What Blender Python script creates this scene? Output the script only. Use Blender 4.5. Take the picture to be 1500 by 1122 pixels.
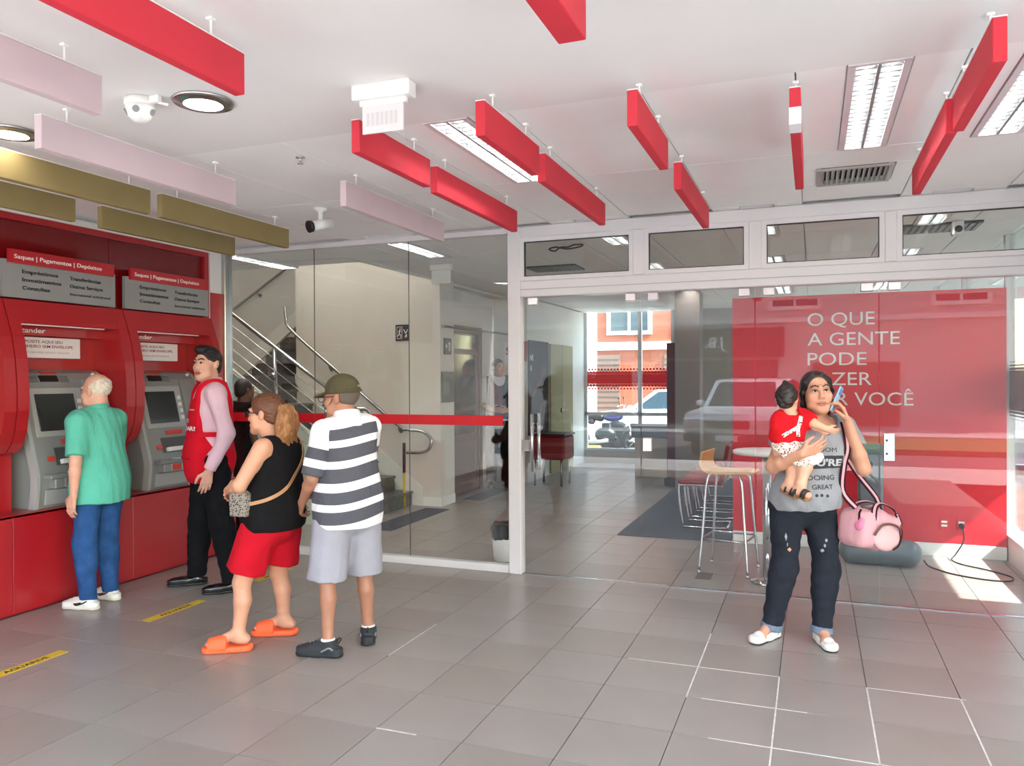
import bpy, math, random
import numpy as np
from mathutils import Vector, Matrix
random.seed(7)
np.random.seed(7)
PI = math.pi
SC = bpy.context.scene
COL = SC.collection
for _o in list(bpy.data.objects):
    bpy.data.objects.remove(_o)

# ------------------------------------------------------------------ camera, sky, sun, exposure
CAMX = Vector((0.93385188, 0.35762171, -0.0052324))      # camera right / down / forward in world axes
CAMD = Vector((-0.00280156, -0.00731499, -0.99996932))
CAMF = Vector((-0.35764901, 0.93383789, -0.00582922))
cam_data = bpy.data.cameras.new('camera')
cam_data.sensor_width = 36.0
cam_data.lens = 1148.948 * 36.0 / 1500.0
cam_data.clip_start = 0.05
cam_data.clip_end = 200
cam = bpy.data.objects.new('camera', cam_data)
COL.objects.link(cam)
cam.matrix_world = Matrix(((CAMX.x, -CAMD.x, -CAMF.x, 0.0), (CAMX.y, -CAMD.y, -CAMF.y, 0.0),
                           (CAMX.z, -CAMD.z, -CAMF.z, 1.55), (0, 0, 0, 1)))
SC.camera = cam

world = bpy.data.worlds.new('world')
SC.world = world
world.use_nodes = True
_nt = world.node_tree
_nt.nodes.clear()
_sky = _nt.nodes.new('ShaderNodeTexSky')
_sky.sky_type = 'NISHITA'
_sky.sun_disc = False
_sky.sun_elevation = math.radians(46)
_sky.sun_rotation = math.radians(105)
_sky.air_density = 1.6
_sky.dust_density = 1.2
_sky.ozone_density = 1.0
_bg = _nt.nodes.new('ShaderNodeBackground')
_bg.inputs['Strength'].default_value = 0.30
_wo = _nt.nodes.new('ShaderNodeOutputWorld')
_nt.links.new(_sky.outputs[0], _bg.inputs[0])
_nt.links.new(_bg.outputs[0], _wo.inputs[0])

_sd = bpy.data.lights.new('sun', 'SUN')
_sd.energy = 5.2
_sd.angle = math.radians(0.6)
_sd.color = (1.0, 0.97, 0.94)
sun = bpy.data.objects.new('sun', _sd)
COL.objects.link(sun)
sun.rotation_euler = Vector((-1.0, 0.22, -1.05)).to_track_quat('-Z', 'Y').to_euler()
sun.location = (20, -4, 20)

SC.view_settings.view_transform = 'Standard'
SC.view_settings.look = 'None'
SC.view_settings.gamma = 1.0
SC.view_settings.use_curve_mapping = False
SC.view_settings.exposure = 2.36
SC.cycles.max_bounces = 10
SC.cycles.diffuse_bounces = 5
SC.cycles.transparent_max_bounces = 24
SC.cycles.glossy_bounces = 4
SC.cycles.sample_clamp_indirect = 6.0
SC.cycles.use_denoising = True

# ------------------------------------------------------------------ materials
def lin(c):
    return tuple(((v / 255) / 12.92 if v / 255 <= 0.04045 else ((v / 255 + 0.055) / 1.055) ** 2.4) for v in c)

MATS = {}
def mat(name, rgb, rough=0.5, metal=0.0, var=0.0, vscale=6.0, bump=0.0, bscale=200.0, emit=0.0, coat=0.0, trans=0.0, stretch=None, spec=0.5, fold=0.0):
    """Principled material; rgb in 0..255 sRGB. var: noise colour variation; bump: noise relief."""
    if name in MATS:
        return MATS[name]
    m = bpy.data.materials.new(name)
    m.use_nodes = True
    nt = m.node_tree
    b = nt.nodes['Principled BSDF']
    col = lin(rgb) + (1.0,)
    b.inputs['Base Color'].default_value = col
    b.inputs['Roughness'].default_value = rough
    b.inputs['Metallic'].default_value = metal
    b.inputs['Specular IOR Level'].default_value = spec
    if coat:
        b.inputs['Coat Weight'].default_value = coat
        b.inputs['Coat Roughness'].default_value = 0.12
    if emit:
        b.inputs['Emission Color'].default_value = col
        b.inputs['Emission Strength'].default_value = emit
    if var or bump:
        tc = nt.nodes.new('ShaderNodeTexCoord')
        mp = nt.nodes.new('ShaderNodeMapping')
        if stretch:
            mp.inputs['Scale'].default_value = stretch
        nt.links.new(tc.outputs['Object'], mp.inputs[0])
    if var:
        n = nt.nodes.new('ShaderNodeTexNoise')
        n.inputs['Scale'].default_value = vscale
        n.inputs['Detail'].default_value = 5
        nt.links.new(mp.outputs[0], n.inputs['Vector'])
        r = nt.nodes.new('ShaderNodeValToRGB')
        r.color_ramp.elements[0].position = 0.3
        r.color_ramp.elements[1].position = 0.7
        r.color_ramp.elements[0].color = tuple(max(0, c * (1 - var)) for c in col[:3]) + (1,)
        r.color_ramp.elements[1].color = tuple(min(1, c * (1 + var)) for c in col[:3]) + (1,)
        nt.links.new(n.outputs[0], r.inputs[0])
        nt.links.new(r.outputs[0], b.inputs['Base Color'])
    if bump:
        n2 = nt.nodes.new('ShaderNodeTexNoise')
        n2.inputs['Scale'].default_value = bscale
        n2.inputs['Detail'].default_value = 3
        nt.links.new(mp.outputs[0], n2.inputs['Vector'])
        bp = nt.nodes.new('ShaderNodeBump')
        bp.inputs['Strength'].default_value = bump
        bp.inputs['Distance'].default_value = 0.01
        nt.links.new(n2.outputs[0], bp.inputs['Height'])
        nt.links.new(bp.outputs[0], b.inputs['Normal'])
        if fold:
            n3 = nt.nodes.new('ShaderNodeTexNoise')
            n3.inputs['Scale'].default_value = 11
            n3.inputs['Detail'].default_value = 2
            n3.inputs['Distortion'].default_value = 1.4
            mp3 = nt.nodes.new('ShaderNodeMapping')
            mp3.inputs['Rotation'].default_value = (0.5, 0.7, 0.3)
            mp3.inputs['Scale'].default_value = (1.6, 1.0, 0.55)
            nt.links.new(tc.outputs['Object'], mp3.inputs[0])
            nt.links.new(mp3.outputs[0], n3.inputs['Vector'])
            b3 = nt.nodes.new('ShaderNodeBump')
            b3.inputs['Strength'].default_value = fold
            b3.inputs['Distance'].default_value = 0.035
            nt.links.new(n3.outputs[0], b3.inputs['Height'])
            nt.links.new(b3.outputs[0], bp.inputs['Normal'])
    MATS[name] = m
    return m

def glass_mat(name, tint=(0.955, 0.965, 0.955), refl=1.0):
    """Architectural pane: straight transmission plus Schlick mirror reflection."""
    m = bpy.data.materials.new(name)
    m.use_nodes = True
    nt = m.node_tree
    nt.nodes.clear()
    out = nt.nodes.new('ShaderNodeOutputMaterial')
    tr = nt.nodes.new('ShaderNodeBsdfTransparent')
    tr.inputs[0].default_value = tint + (1,)
    gl = nt.nodes.new('ShaderNodeBsdfGlossy')
    gl.inputs['Roughness'].default_value = 0.0
    lw = nt.nodes.new('ShaderNodeLayerWeight')
    lw.inputs['Blend'].default_value = 0.5
    pw = nt.nodes.new('ShaderNodeMath'); pw.operation = 'POWER'
    pw.inputs[1].default_value = 5.0
    nt.links.new(lw.outputs['Facing'], pw.inputs[0])
    ma = nt.nodes.new('ShaderNodeMath'); ma.operation = 'MULTIPLY_ADD'
    ma.inputs[1].default_value = 0.95 * refl
    ma.inputs[2].default_value = 0.036 * refl
    nt.links.new(pw.outputs[0], ma.inputs[0])
    mx = nt.nodes.new('ShaderNodeMixShader')
    nt.links.new(ma.outputs[0], mx.inputs[0])
    nt.links.new(tr.outputs[0], mx.inputs[1])
    nt.links.new(gl.outputs[0], mx.inputs[2])
    nt.links.new(mx.outputs[0], out.inputs[0])
    MATS[name] = m
    return m

def film_mat(name, rgb, z0, z1, fade, density=0.9, pitch=0.028):
    """Printed window film: a translucent band whose edges break into halftone dots (object z between z0 and z1)."""
    m = bpy.data.materials.new(name)
    m.use_nodes = True
    nt = m.node_tree
    nt.nodes.clear()
    N = nt.nodes.new
    L = nt.links.new
    out = N('ShaderNodeOutputMaterial')
    tc = N('ShaderNodeTexCoord')
    sx = N('ShaderNodeSeparateXYZ')
    L(tc.outputs['Object'], sx.inputs[0])
    def math_(op, a, b=None, c=None):
        n = N('ShaderNodeMath'); n.operation = op
        for i, v in enumerate((a, b, c)):
            if v is None: continue
            if isinstance(v, (int, float)): n.inputs[i].default_value = v
            else: L(v, n.inputs[i])
        return n.outputs[0]
    along = math_('ADD', sx.outputs[0], sx.outputs[1])
    z = sx.outputs[2]
    row = math_('FLOOR', math_('DIVIDE', z, pitch))
    sh = math_('MULTIPLY', math_('MODULO', row, 2.0), 0.5)
    u = math_('SUBTRACT', math_('FRACT', math_('ADD', math_('DIVIDE', along, pitch), sh)), 0.5)
    v = math_('SUBTRACT', math_('FRACT', math_('DIVIDE', z, pitch)), 0.5)
    rr = math_('SQRT', math_('ADD', math_('MULTIPLY', u, u), math_('MULTIPLY', v, v)))
    edge = math_('MINIMUM', math_('SUBTRACT', z, z0), math_('SUBTRACT', z1, z))
    rad = math_('MULTIPLY', math_('DIVIDE', edge, fade), 0.75)
    msk = math_('MULTIPLY', math_('LESS_THAN', rr, rad), density)
    tr = N('ShaderNodeBsdfTransparent')
    df = N('ShaderNodeBsdfDiffuse')
    df.inputs[0].default_value = lin(rgb) + (1,)
    tl = N('ShaderNodeBsdfTranslucent')
    tl.inputs[0].default_value = lin(rgb) + (1,)
    m1 = N('ShaderNodeMixShader'); m1.inputs[0].default_value = 0.5
    L(df.outputs[0], m1.inputs[1]); L(tl.outputs[0], m1.inputs[2])
    m2 = N('ShaderNodeMixShader')
    L(msk, m2.inputs[0]); L(tr.outputs[0], m2.inputs[1]); L(m1.outputs[0], m2.inputs[2])
    L(m2.outputs[0], out.inputs[0])
    MATS[name] = m
    return m

def attr_band_mat(name, rgb_a, rgb_b, stops, attr='band', rough=0.85):
    """Cloth whose stripes follow a per-vertex coordinate woven into the mesh."""
    m = bpy.data.materials.new(name)
    m.use_nodes = True
    nt = m.node_tree
    b = nt.nodes['Principled BSDF']
    b.inputs['Roughness'].default_value = rough
    b.inputs['Specular IOR Level'].default_value = 0.2
    tc = nt.nodes.new('ShaderNodeTexCoord')
    n3 = nt.nodes.new('ShaderNodeTexNoise')
    n3.inputs['Scale'].default_value = 9
    n3.inputs['Distortion'].default_value = 1.4
    nt.links.new(tc.outputs['Object'], n3.inputs['Vector'])
    b3 = nt.nodes.new('ShaderNodeBump')
    b3.inputs['Strength'].default_value = 0.5
    b3.inputs['Distance'].default_value = 0.035
    nt.links.new(n3.outputs[0], b3.inputs['Height'])
    nt.links.new(b3.outputs[0], b.inputs['Normal'])
    a = nt.nodes.new('ShaderNodeAttribute'); a.attribute_name = attr
    r = nt.nodes.new('ShaderNodeValToRGB')
    r.color_ramp.interpolation = 'CONSTANT'
    els = r.color_ramp.elements
    while len(els) > 1: els.remove(els[0])
    els[0].position = 0.0
    els[0].color = lin(rgb_a) + (1,)
    on = False
    for s in stops:
        on = not on
        e = els.new(s)
        e.color = lin(rgb_b if on else rgb_a) + (1,)
    nt.links.new(a.outputs['Fac'], r.inputs[0])
    nt.links.new(r.outputs[0], b.inputs['Base Color'])
    MATS[name] = m
    return m

def spot_mat(name, base, spots, scale=60.0, rough=0.8):
    """Printed fabric: scattered coloured spots (voronoi cells) on a base cloth."""
    m = bpy.data.materials.new(name)
    m.use_nodes = True
    nt = m.node_tree
    b = nt.nodes['Principled BSDF']
    b.inputs['Roughness'].default_value = rough
    tc = nt.nodes.new('ShaderNodeTexCoord')
    vo = nt.nodes.new('ShaderNodeTexVoronoi')
    vo.inputs['Scale'].default_value = scale
    nt.links.new(tc.outputs['Object'], vo.inputs['Vector'])
    lt = nt.nodes.new('ShaderNodeMath'); lt.operation = 'LESS_THAN'; lt.inputs[1].default_value = 0.36
    nt.links.new(vo.outputs['Distance'], lt.inputs[0])
    sp = nt.nodes.new('ShaderNodeSeparateColor')
    nt.links.new(vo.outputs['Color'], sp.inputs[0])
    rp = nt.nodes.new('ShaderNodeValToRGB'); rp.color_ramp.interpolation = 'CONSTANT'
    els = rp.color_ramp.elements
    els[0].color = lin(spots[0]) + (1,); els[1].color = lin(spots[-1]) + (1,)
    els[1].position = 1 - 1 / len(spots)
    for i in range(1, len(spots) - 1):
        e = els.new(i / len(spots)); e.color = lin(spots[i]) + (1,)
    nt.links.new(sp.outputs[0], rp.inputs[0])
    mx = nt.nodes.new('ShaderNodeMix'); mx.data_type = 'RGBA'
    nt.links.new(lt.outputs[0], mx.inputs[0])
    mx.inputs[6].default_value = lin(base) + (1,)
    nt.links.new(rp.outputs[0], mx.inputs[7])
    nt.links.new(mx.outputs[2], b.inputs['Base Color'])
    MATS[name] = m
    return m

# ------------------------------------------------------------------ objects and meshes
def setp(o, label=None, cat=None, group=None, kind=None):
    if label: o['label'] = label
    if cat: o['category'] = cat
    if group: o['group'] = group
    if kind: o['kind'] = kind
    return o

def thing(name, label, cat, loc=(0, 0, 0), rz=0.0, group=None):
    o = bpy.data.objects.new(name, None)
    COL.objects.link(o)
    o.location = loc
    o.rotation_euler = (0, 0, rz)
    o.empty_display_size = 0.1
    return setp(o, label, cat, group)

def struct(name, rz=0.0, loc=(0, 0, 0)):
    o = bpy.data.objects.new(name, None)
    COL.objects.link(o)
    o.location = loc
    o.rotation_euler = (0, 0, rz)
    o['kind'] = 'structure'
    return o

def link_mesh(name, me, parent=None, mats=None):
    o = bpy.data.objects.new(name, me)
    COL.objects.link(o)
    if parent is not None:
        o.parent = parent
    if mats is not None:
        for m in (mats if isinstance(mats, (list, tuple)) else [mats]):
            me.materials.append(m)
    return o

def dup(root, loc=None, rz=None, label=None, group=None):
    def cp(o, parent):
        c = o.copy()
        COL.objects.link(c)
        c.parent = parent
        for ch in KIDS(o):
            cp(ch, c)
        return c
    r = cp(root, None)
    if loc is not None: r.location = loc
    if rz is not None: r.rotation_euler = (0, 0, rz)
    if label: r['label'] = label
    if group: r['group'] = group
    return r

def KIDS(o):
    return [c for c in COL.objects if c.parent == o]

class MB:
    """collects simple shapes into ONE mesh"""
    def __init__(s):
        s.v = []; s.f = []; s.sm = []
    def add(s, vs, fs, smooth=False):
        o = len(s.v)
        s.v += [tuple(p) for p in vs]
        s.f += [tuple(i + o for i in f) for f in fs]
        s.sm += [smooth] * len(fs)
        return s
    def box(s, x0, x1, y0, y1, z0, z1, bev=0.0, R=None, c=None):
        if bev <= 0:
            vs = [(x, y, z) for x in (x0, x1) for y in (y0, y1) for z in (z0, z1)]
            fs = [(0, 1, 3, 2), (4, 6, 7, 5), (0, 4, 5, 1), (2, 3, 7, 6), (0, 2, 6, 4), (1, 5, 7, 3)]
        else:
            b = min(bev, (x1 - x0) / 2.01, (y1 - y0) / 2.01, (z1 - z0) / 2.01)
            vs, idx = [], {}
            for i, x in enumerate((x0, x1)):
                for j, y in enumerate((y0, y1)):
                    for k, z in enumerate((z0, z1)):
                        sx, sy, sz = (1 if i == 0 else -1), (1 if j == 0 else -1), (1 if k == 0 else -1)
                        for ax in range(3):
                            p = [x + sx * b, y + sy * b, z + sz * b]
                            p[ax] = (x, y, z)[ax]
                            idx[(i, j, k, ax)] = len(vs)
                            vs.append(tuple(p))
            I = idx
            fs = []
            for i in (0, 1):
                q = [I[(i, 0, 0, 0)], I[(i, 0, 1, 0)], I[(i, 1, 1, 0)], I[(i, 1, 0, 0)]]
                fs.append(q if i == 0 else q[::-1])
                q = [I[(0, i, 0, 1)], I[(1, i, 0, 1)], I[(1, i, 1, 1)], I[(0, i, 1, 1)]]
                fs.append(q if i == 0 else q[::-1])
                q = [I[(0, 0, i, 2)], I[(0, 1, i, 2)], I[(1, 1, i, 2)], I[(1, 0, i, 2)]]
                fs.append(q if i == 0 else q[::-1])
            for a in (0, 1):
                for b_ in (0, 1):
                    fs.append([I[(a, b_, 0, 0)], I[(a, b_, 1, 0)], I[(a, b_, 1, 1)], I[(a, b_, 0, 1)]])
                    fs.append([I[(a, 0, b_, 0)], I[(a, 1, b_, 0)], I[(a, 1, b_, 2)], I[(a, 0, b_, 2)]])
                    fs.append([I[(0, a, b_, 1)], I[(1, a, b_, 1)], I[(1, a, b_, 2)], I[(0, a, b_, 2)]])
            for i in (0, 1):
                for j in (0, 1):
                    for k in (0, 1):
                        fs.append([I[(i, j, k, 0)], I[(i, j, k, 1)], I[(i, j, k, 2)]])
            # orient outward
            cx, cy, cz = (x0 + x1) / 2, (y0 + y1) / 2, (z0 + z1) / 2
            ff = []
            for f in fs:
                p = [Vector(vs[i]) for i in f]
                n = (p[1] - p[0]).cross(p[2] - p[0])
                m = sum(p, Vector()) / len(p) - Vector((cx, cy, cz))
                ff.append(tuple(f) if n.dot(m) >= 0 else tuple(f[::-1]))
            fs = ff
        if R is not None:
            c = Vector(c if c is not None else ((x0 + x1) / 2, (y0 + y1) / 2, (z0 + z1) / 2))
            vs = [tuple(R @ (Vector(p) - c) + c) for p in vs]
        return s.add(vs, fs)
    def prism(s, poly, axis, a, b, smooth=False):
        """poly in the two remaining axes (in order), extruded from a to b along axis 0/1/2"""
        n = len(poly)
        def P(u, w, t):
            q = [u, w]; q.insert(axis, t); return tuple(q)
        vs = [P(u, w, a) for u, w in poly] + [P(u, w, b) for u, w in poly]
        fs = [tuple(range(n))[::-1], tuple(range(n, 2 * n))] + [(i, (i + 1) % n, n + (i + 1) % n, n + i) for i in range(n)]
        o = len(s.v)
        s.add(vs, fs[:2]); 
        s.f += [tuple(i + o for i in f) for f in fs[2:]]; s.sm += [smooth] * n
        return s
    def cyl(s, p0, p1, r0, r1=None, n=16, caps=True, smooth=True):
        r1 = r0 if r1 is None else r1
        p0, p1 = Vector(p0), Vector(p1)
        d = (p1 - p0).normalized()
        u = d.orthogonal().normalized(); w = d.cross(u)
        vs = []
        for p, r in ((p0, r0), (p1, r1)):
            for i in range(n):
                a = 2 * PI * i / n
                vs.append(tuple(p + (u * math.cos(a) + w * math.sin(a)) * r))
        s.add(vs, [(i, (i + 1) % n, n + (i + 1) % n, n + i) for i in range(n)], smooth)
        if caps:
            o = len(s.v) - 2 * n
            s.f += [tuple(range(o, o + n))[::-1], tuple(range(o + n, o + 2 * n))]; s.sm += [False, False]
        return s
    def tube(s, pts, r, n=10, closed=False, flat=None):
        """sweep a circle (or an ellipse r x flat with its width along 'flat[1]') along pts"""
        pts = [Vector(p) for p in pts]
        m = len(pts)
        prev = None
        base = len(s.v)
        for i, p in enumerate(pts):
            if closed:
                d = pts[(i + 1) % m] - pts[i - 1]
            else:
                d = pts[min(i + 1, m - 1)] - pts[max(i - 1, 0)]
            d.normalize()
            if prev is None:
                u = d.orthogonal().normalized()
            else:
                u = prev - d * prev.dot(d)
                u = u.normalized() if u.length > 1e-6 else d.orthogonal().normalized()
            prev = u
            w = d.cross(u)
            for k in range(n):
                a = 2 * PI * k / n
                s.v.append(tuple(p + (u * math.cos(a) + w * math.sin(a)) * r))
        segs = m if closed else m - 1
        for i in range(segs):
            j = (i + 1) % m
            for k in range(n):
                s.f.append((base + i * n + k, base + i * n + (k + 1) % n, base + j * n + (k + 1) % n, base + j * n + k))
                s.sm.append(True)
        if not closed:
            s.f.append(tuple(range(base, base + n))[::-1]); s.sm.append(False)
            s.f.append(tuple(range(base + (m - 1) * n, base + m * n))); s.sm.append(False)
        return s
    def ribbon(s, pts, nrm, w, t=0.004):
        """a flat strap: pts and outward normals, width w, thickness t"""
        pts = [Vector(p) for p in pts]; m = len(pts)
        base = len(s.v)
        for i, p in enumerate(pts):
            d = (pts[min(i + 1, m - 1)] - pts[max(i - 1, 0)]).normalized()
            n = Vector(nrm[i]); n = (n - d * n.dot(d)).normalized()
            b = d.cross(n)
            for sx, sn in ((-1, 0), (1, 0), (1, 1), (-1, 1)):
                s.v.append(tuple(p + b * (sx * w / 2) + n * (sn * t)))
        for i in range(m - 1):
            for k in range(4):
                s.f.append((base + i * 4 + k, base + i * 4 + (k + 1) % 4, base + i * 4 + 4 + (k + 1) % 4, base + i * 4 + 4 + k)); s.sm.append(False)
        s.f.append((base, base + 3, base + 2, base + 1)); s.sm.append(False)
        e = base + 4 * (m - 1)
        s.f.append((e, e + 1, e + 2, e + 3)); s.sm.append(False)
        return s
    def lathe(s, prof, c=(0, 0, 0), n=24, axis=2, cap=True):
        """prof: list of (radius, height)"""
        base = len(s.v); m = len(prof)
        for r, h in prof:
            for k in range(n):
                a = 2 * PI * k / n
                q = [r * math.cos(a), r * math.sin(a)]
                q.insert(axis, h)
                s.v.append((c[0] + q[0], c[1] + q[1], c[2] + q[2]))
        for i in range(m - 1):
            for k in range(n):
                s.f.append((base + i * n + k, base + i * n + (k + 1) % n, base + (i + 1) * n + (k + 1) % n, base + (i + 1) * n + k)); s.sm.append(True)
        if cap:
            s.f.append(tuple(range(base, base + n))[::-1]); s.sm.append(False)
            s.f.append(tuple(range(base + (m - 1) * n, base + m * n))); s.sm.append(False)
        return s
    def sphere(s, c, r, n=14, m=9):
        r = (r, r, r) if isinstance(r, (int, float)) else r
        base = len(s.v)
        for i in range(1, m):
            t = PI * i / m
            for k in range(n):
                a = 2 * PI * k / n
                s.v.append((c[0] + r[0] * math.sin(t) * math.cos(a), c[1] + r[1] * math.sin(t) * math.sin(a), c[2] - r[2] * math.cos(t)))
        b = len(s.v); s.v += [(c[0], c[1], c[2] - r[2]), (c[0], c[1], c[2] + r[2])]
        for i in range(m - 2):
            for k in range(n):
                s.f.append((base + i * n + k, base + i * n + (k + 1) % n, base + (i + 1) * n + (k + 1) % n, base + (i + 1) * n + k)); s.sm.append(True)
        for k in range(n):
            s.f.append((b, base + (k + 1) % n, base + k)); s.sm.append(True)
            e = base + (m - 2) * n
            s.f.append((b + 1, e + k, e + (k + 1) % n)); s.sm.append(True)
        return s
    def xf(s, M):
        s.v = [tuple(M @ Vector(p)) for p in s.v]
        return s
    def mesh(s, name):
        me = bpy.data.meshes.new(name)
        me.from_pydata(s.v, [], s.f)
        me.polygons.foreach_set('use_smooth', s.sm)
        me.validate()
        me.update()
        return me
    def build(s, name, mats, parent=None):
        return link_mesh(name, s.mesh(name), parent, mats)

def text_mesh(body, bold=0.0, depth=0.0, align='LEFT', space=1.0):
    cu = bpy.data.curves.new('lettering', 'FONT')
    cu.body = body
    cu.size = 1.0
    cu.offset = bold
    cu.extrude = depth
    cu.align_x = align
    cu.space_line = space
    cu.resolution_u = 4
    ob = bpy.data.objects.new('tmp_text', cu)
    COL.objects.link(ob)
    bpy.context.view_layer.update()
    dg = bpy.context.evaluated_depsgraph_get()
    me = bpy.data.meshes.new_from_object(ob.evaluated_get(dg))
    bpy.data.objects.remove(ob)
    return me

def lettering(body, origin, right, up, cap, material, parent, width=None, bold=0.0, depth=0.002, shear=0.0, name='lettering'):
    """flat raised letters: origin = lower left of the first capital, cap = capital height in metres"""
    me = text_mesh(body, bold, 1.0)
    n = len(me.vertices)
    co = np.empty(n * 3); me.vertices.foreach_get('co', co); co = co.reshape(n, 3)
    s = cap / 0.73
    x = co[:, 0] - co[:, 0].min()
    if width:
        x = x * (width / max(x.max(), 1e-6))
    else:
        x = x * s
    y = co[:, 1] * s
    x = x + shear * y
    z = (co[:, 2] > 0) * depth
    r = np.array(Vector(right).normalized()); u = np.array(Vector(up).normalized()); nn = np.cross(r, u)
    out = np.array(origin)[None, :] + x[:, None] * r + y[:, None] * u + z[:, None] * nn
    me.vertices.foreach_set('co', out.ravel().astype(np.float32))
    me.materials.clear()
    me.update()
    return link_mesh(name, me, parent, material)

def polar(c, r, a):
    return (c[0] + r * math.cos(a), c[1] + r * math.sin(a))

# ------------------------------------------------------------------ sculpting: signed distances -> one smooth surface
class S:
    def __init__(s):
        s.ops = []
    @staticmethod
    def _smin(a, b, k):
        if k <= 0: return np.minimum(a, b)
        h = np.maximum(k - np.abs(a - b), 0.0) / k
        return np.minimum(a, b) - h * h * (k * 0.25)
    def _push(s, op, fn, lo, hi, k):
        s.ops.append((op, fn, np.array(lo, float), np.array(hi, float), k))
        return s
    def rc(s, a, b, r1, r2=None, k=0.02, op='u'):
        r2 = r1 if r2 is None else r2
        a = np.array(a, float); b = np.array(b, float)
        ba = b - a; l2 = max(float(ba @ ba), 1e-9)
        def fn(x, y, z):
            px, py, pz = x - a[0], y - a[1], z - a[2]
            t = np.clip((px * ba[0] + py * ba[1] + pz * ba[2]) / l2, 0, 1)
            return np.sqrt((px - t * ba[0]) ** 2 + (py - t * ba[1]) ** 2 + (pz - t * ba[2]) ** 2) - (r1 + (r2 - r1) * t)
        m = max(r1, r2)
        return s._push(op, fn, np.minimum(a, b) - m, np.maximum(a, b) + m, k)
    def cc(s, a, b, r1, r2, k=0.02, capa=False):
        """cone limb with a flat cut at b (a sleeve or trouser end)"""
        a = np.array(a, float); b = np.array(b, float)
        ba = b - a; L = np.linalg.norm(ba); n = ba / L
        def fn(x, y, z):
            px, py, pz = x - a[0], y - a[1], z - a[2]
            h = px * n[0] + py * n[1] + pz * n[2]
            t = h / L
            q = np.sqrt(np.maximum((px - h * n[0]) ** 2 + (py - h * n[1]) ** 2 + (pz - h * n[2]) ** 2, 0))
            tt = np.clip(t, 0, 1)
            hm = np.minimum(h, 0) if not capa else 0 * h
            d = np.sqrt(q * q + hm * hm) - (r1 + (r2 - r1) * tt)
            d = np.maximum(d, h - L)
            if capa: d = np.maximum(d, -h)
            return d
        m = max(r1, r2)
        return s._push('u', fn, np.minimum(a, b) - m, np.maximum(a, b) + m, k)
    def el(s, c, r, k=0.03, R=None, op='u'):
        c = np.array(c, float); r = np.array(r, float)
        Ri = np.eye(3) if R is None else np.array(R, float).T
        def fn(x, y, z):
            px, py, pz = x - c[0], y - c[1], z - c[2]
            if R is not None:
                px, py, pz = (Ri[0, 0] * px + Ri[0, 1] * py + Ri[0, 2] * pz, Ri[1, 0] * px + Ri[1, 1] * py + Ri[1, 2] * pz,
                              Ri[2, 0] * px + Ri[2, 1] * py + Ri[2, 2] * pz)
            k0 = np.sqrt((px / r[0]) ** 2 + (py / r[1]) ** 2 + (pz / r[2]) ** 2)
            k1 = np.sqrt((px / r[0] ** 2) ** 2 + (py / r[1] ** 2) ** 2 + (pz / r[2] ** 2) ** 2)
            return k0 * (k0 - 1.0) / np.maximum(k1, 1e-6)
        m = r if R is None else np.full(3, r.max())
        return s._push(op, fn, c - m, c + m, k)
    def box(s, c, h, k=0.01, R=None, rnd=0.005, op='u'):
        c = np.array(c, float); h = np.array(h, float) - rnd
        Ri = np.eye(3) if R is None else np.array(R, float).T
        def fn(x, y, z):
            px, py, pz = x - c[0], y - c[1], z - c[2]
            if R is not None:
                px, py, pz = (Ri[0, 0] * px + Ri[0, 1] * py + Ri[0, 2] * pz, Ri[1, 0] * px + Ri[1, 1] * py + Ri[1, 2] * pz,
                              Ri[2, 0] * px + Ri[2, 1] * py + Ri[2, 2] * pz)
            ax, ay, az = np.abs(px) - h[0], np.abs(py) - h[1], np.abs(pz) - h[2]
            o = np.sqrt(np.maximum(ax, 0) ** 2 + np.maximum(ay, 0) ** 2 + np.maximum(az, 0) ** 2)
            return o + np.minimum(np.maximum(np.maximum(ax, ay), az), 0) - rnd
        m = (h + rnd) if R is None else np.full(3, np.linalg.norm(h) + rnd)
        return s._push(op, fn, c - m, c + m, k)
    def pill(s, a, b, r1, r2, z0, z1, k=0.01, rnd=0.006):
        """a foot-shaped slab: 2D capsule a-b (xy) between z0 and z1"""
        a = np.array(a[:2], float); b = np.array(b[:2], float); ba = b - a; l2 = max(float(ba @ ba), 1e-9)
        def fn(x, y, z):
            px, py = x - a[0], y - a[1]
            t = np.clip((px * ba[0] + py * ba[1]) / l2, 0, 1)
            d2 = np.sqrt((px - t * ba[0]) ** 2 + (py - t * ba[1]) ** 2) - (r1 + (r2 - r1) * t) + rnd
            dz = np.abs(z - (z0 + z1) / 2) - (z1 - z0) / 2 + rnd
            return np.sqrt(np.maximum(d2, 0) ** 2 + np.maximum(dz, 0) ** 2) + np.minimum(np.maximum(d2, dz), 0) - rnd
        m = max(r1, r2)
        lo = np.append(np.minimum(a, b) - m, z0); hi = np.append(np.maximum(a, b) + m, z1)
        return s._push('u', fn, lo, hi, k)
    def cut(s, n, o, k=0.0):
        """keep the side where (p - o).n < 0"""
        n = np.array(n, float); n = n / np.linalg.norm(n); o = np.array(o, float)
        def fn(x, y, z):
            return (x - o[0]) * n[0] + (y - o[1]) * n[1] + (z - o[2]) * n[2]
        return s._push('i', fn, [-1e9] * 3, [1e9] * 3, k)
    def fcut(s, fn, k=0.0):
        return s._push('i', fn, [-1e9] * 3, [1e9] * 3, k)
    def wob(s, amp, freq, seed=0, dirs=5, zf=1.0):
        rng = np.random.RandomState(seed)
        W = [(rng.normal(size=3) * np.array([1, 1, zf]) * freq * rng.uniform(0.6, 1.5), rng.uniform(0, 6.3)) for _ in range(dirs)]
        def fn(x, y, z):
            t = 0
            for w, p in W:
                t = t + np.sin(x * w[0] + y * w[1] + z * w[2] + p)
            return t * (amp / dirs ** 0.5)
        return s._push('n', fn, [-1e9] * 3, [1e9] * 3, 0)
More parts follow.
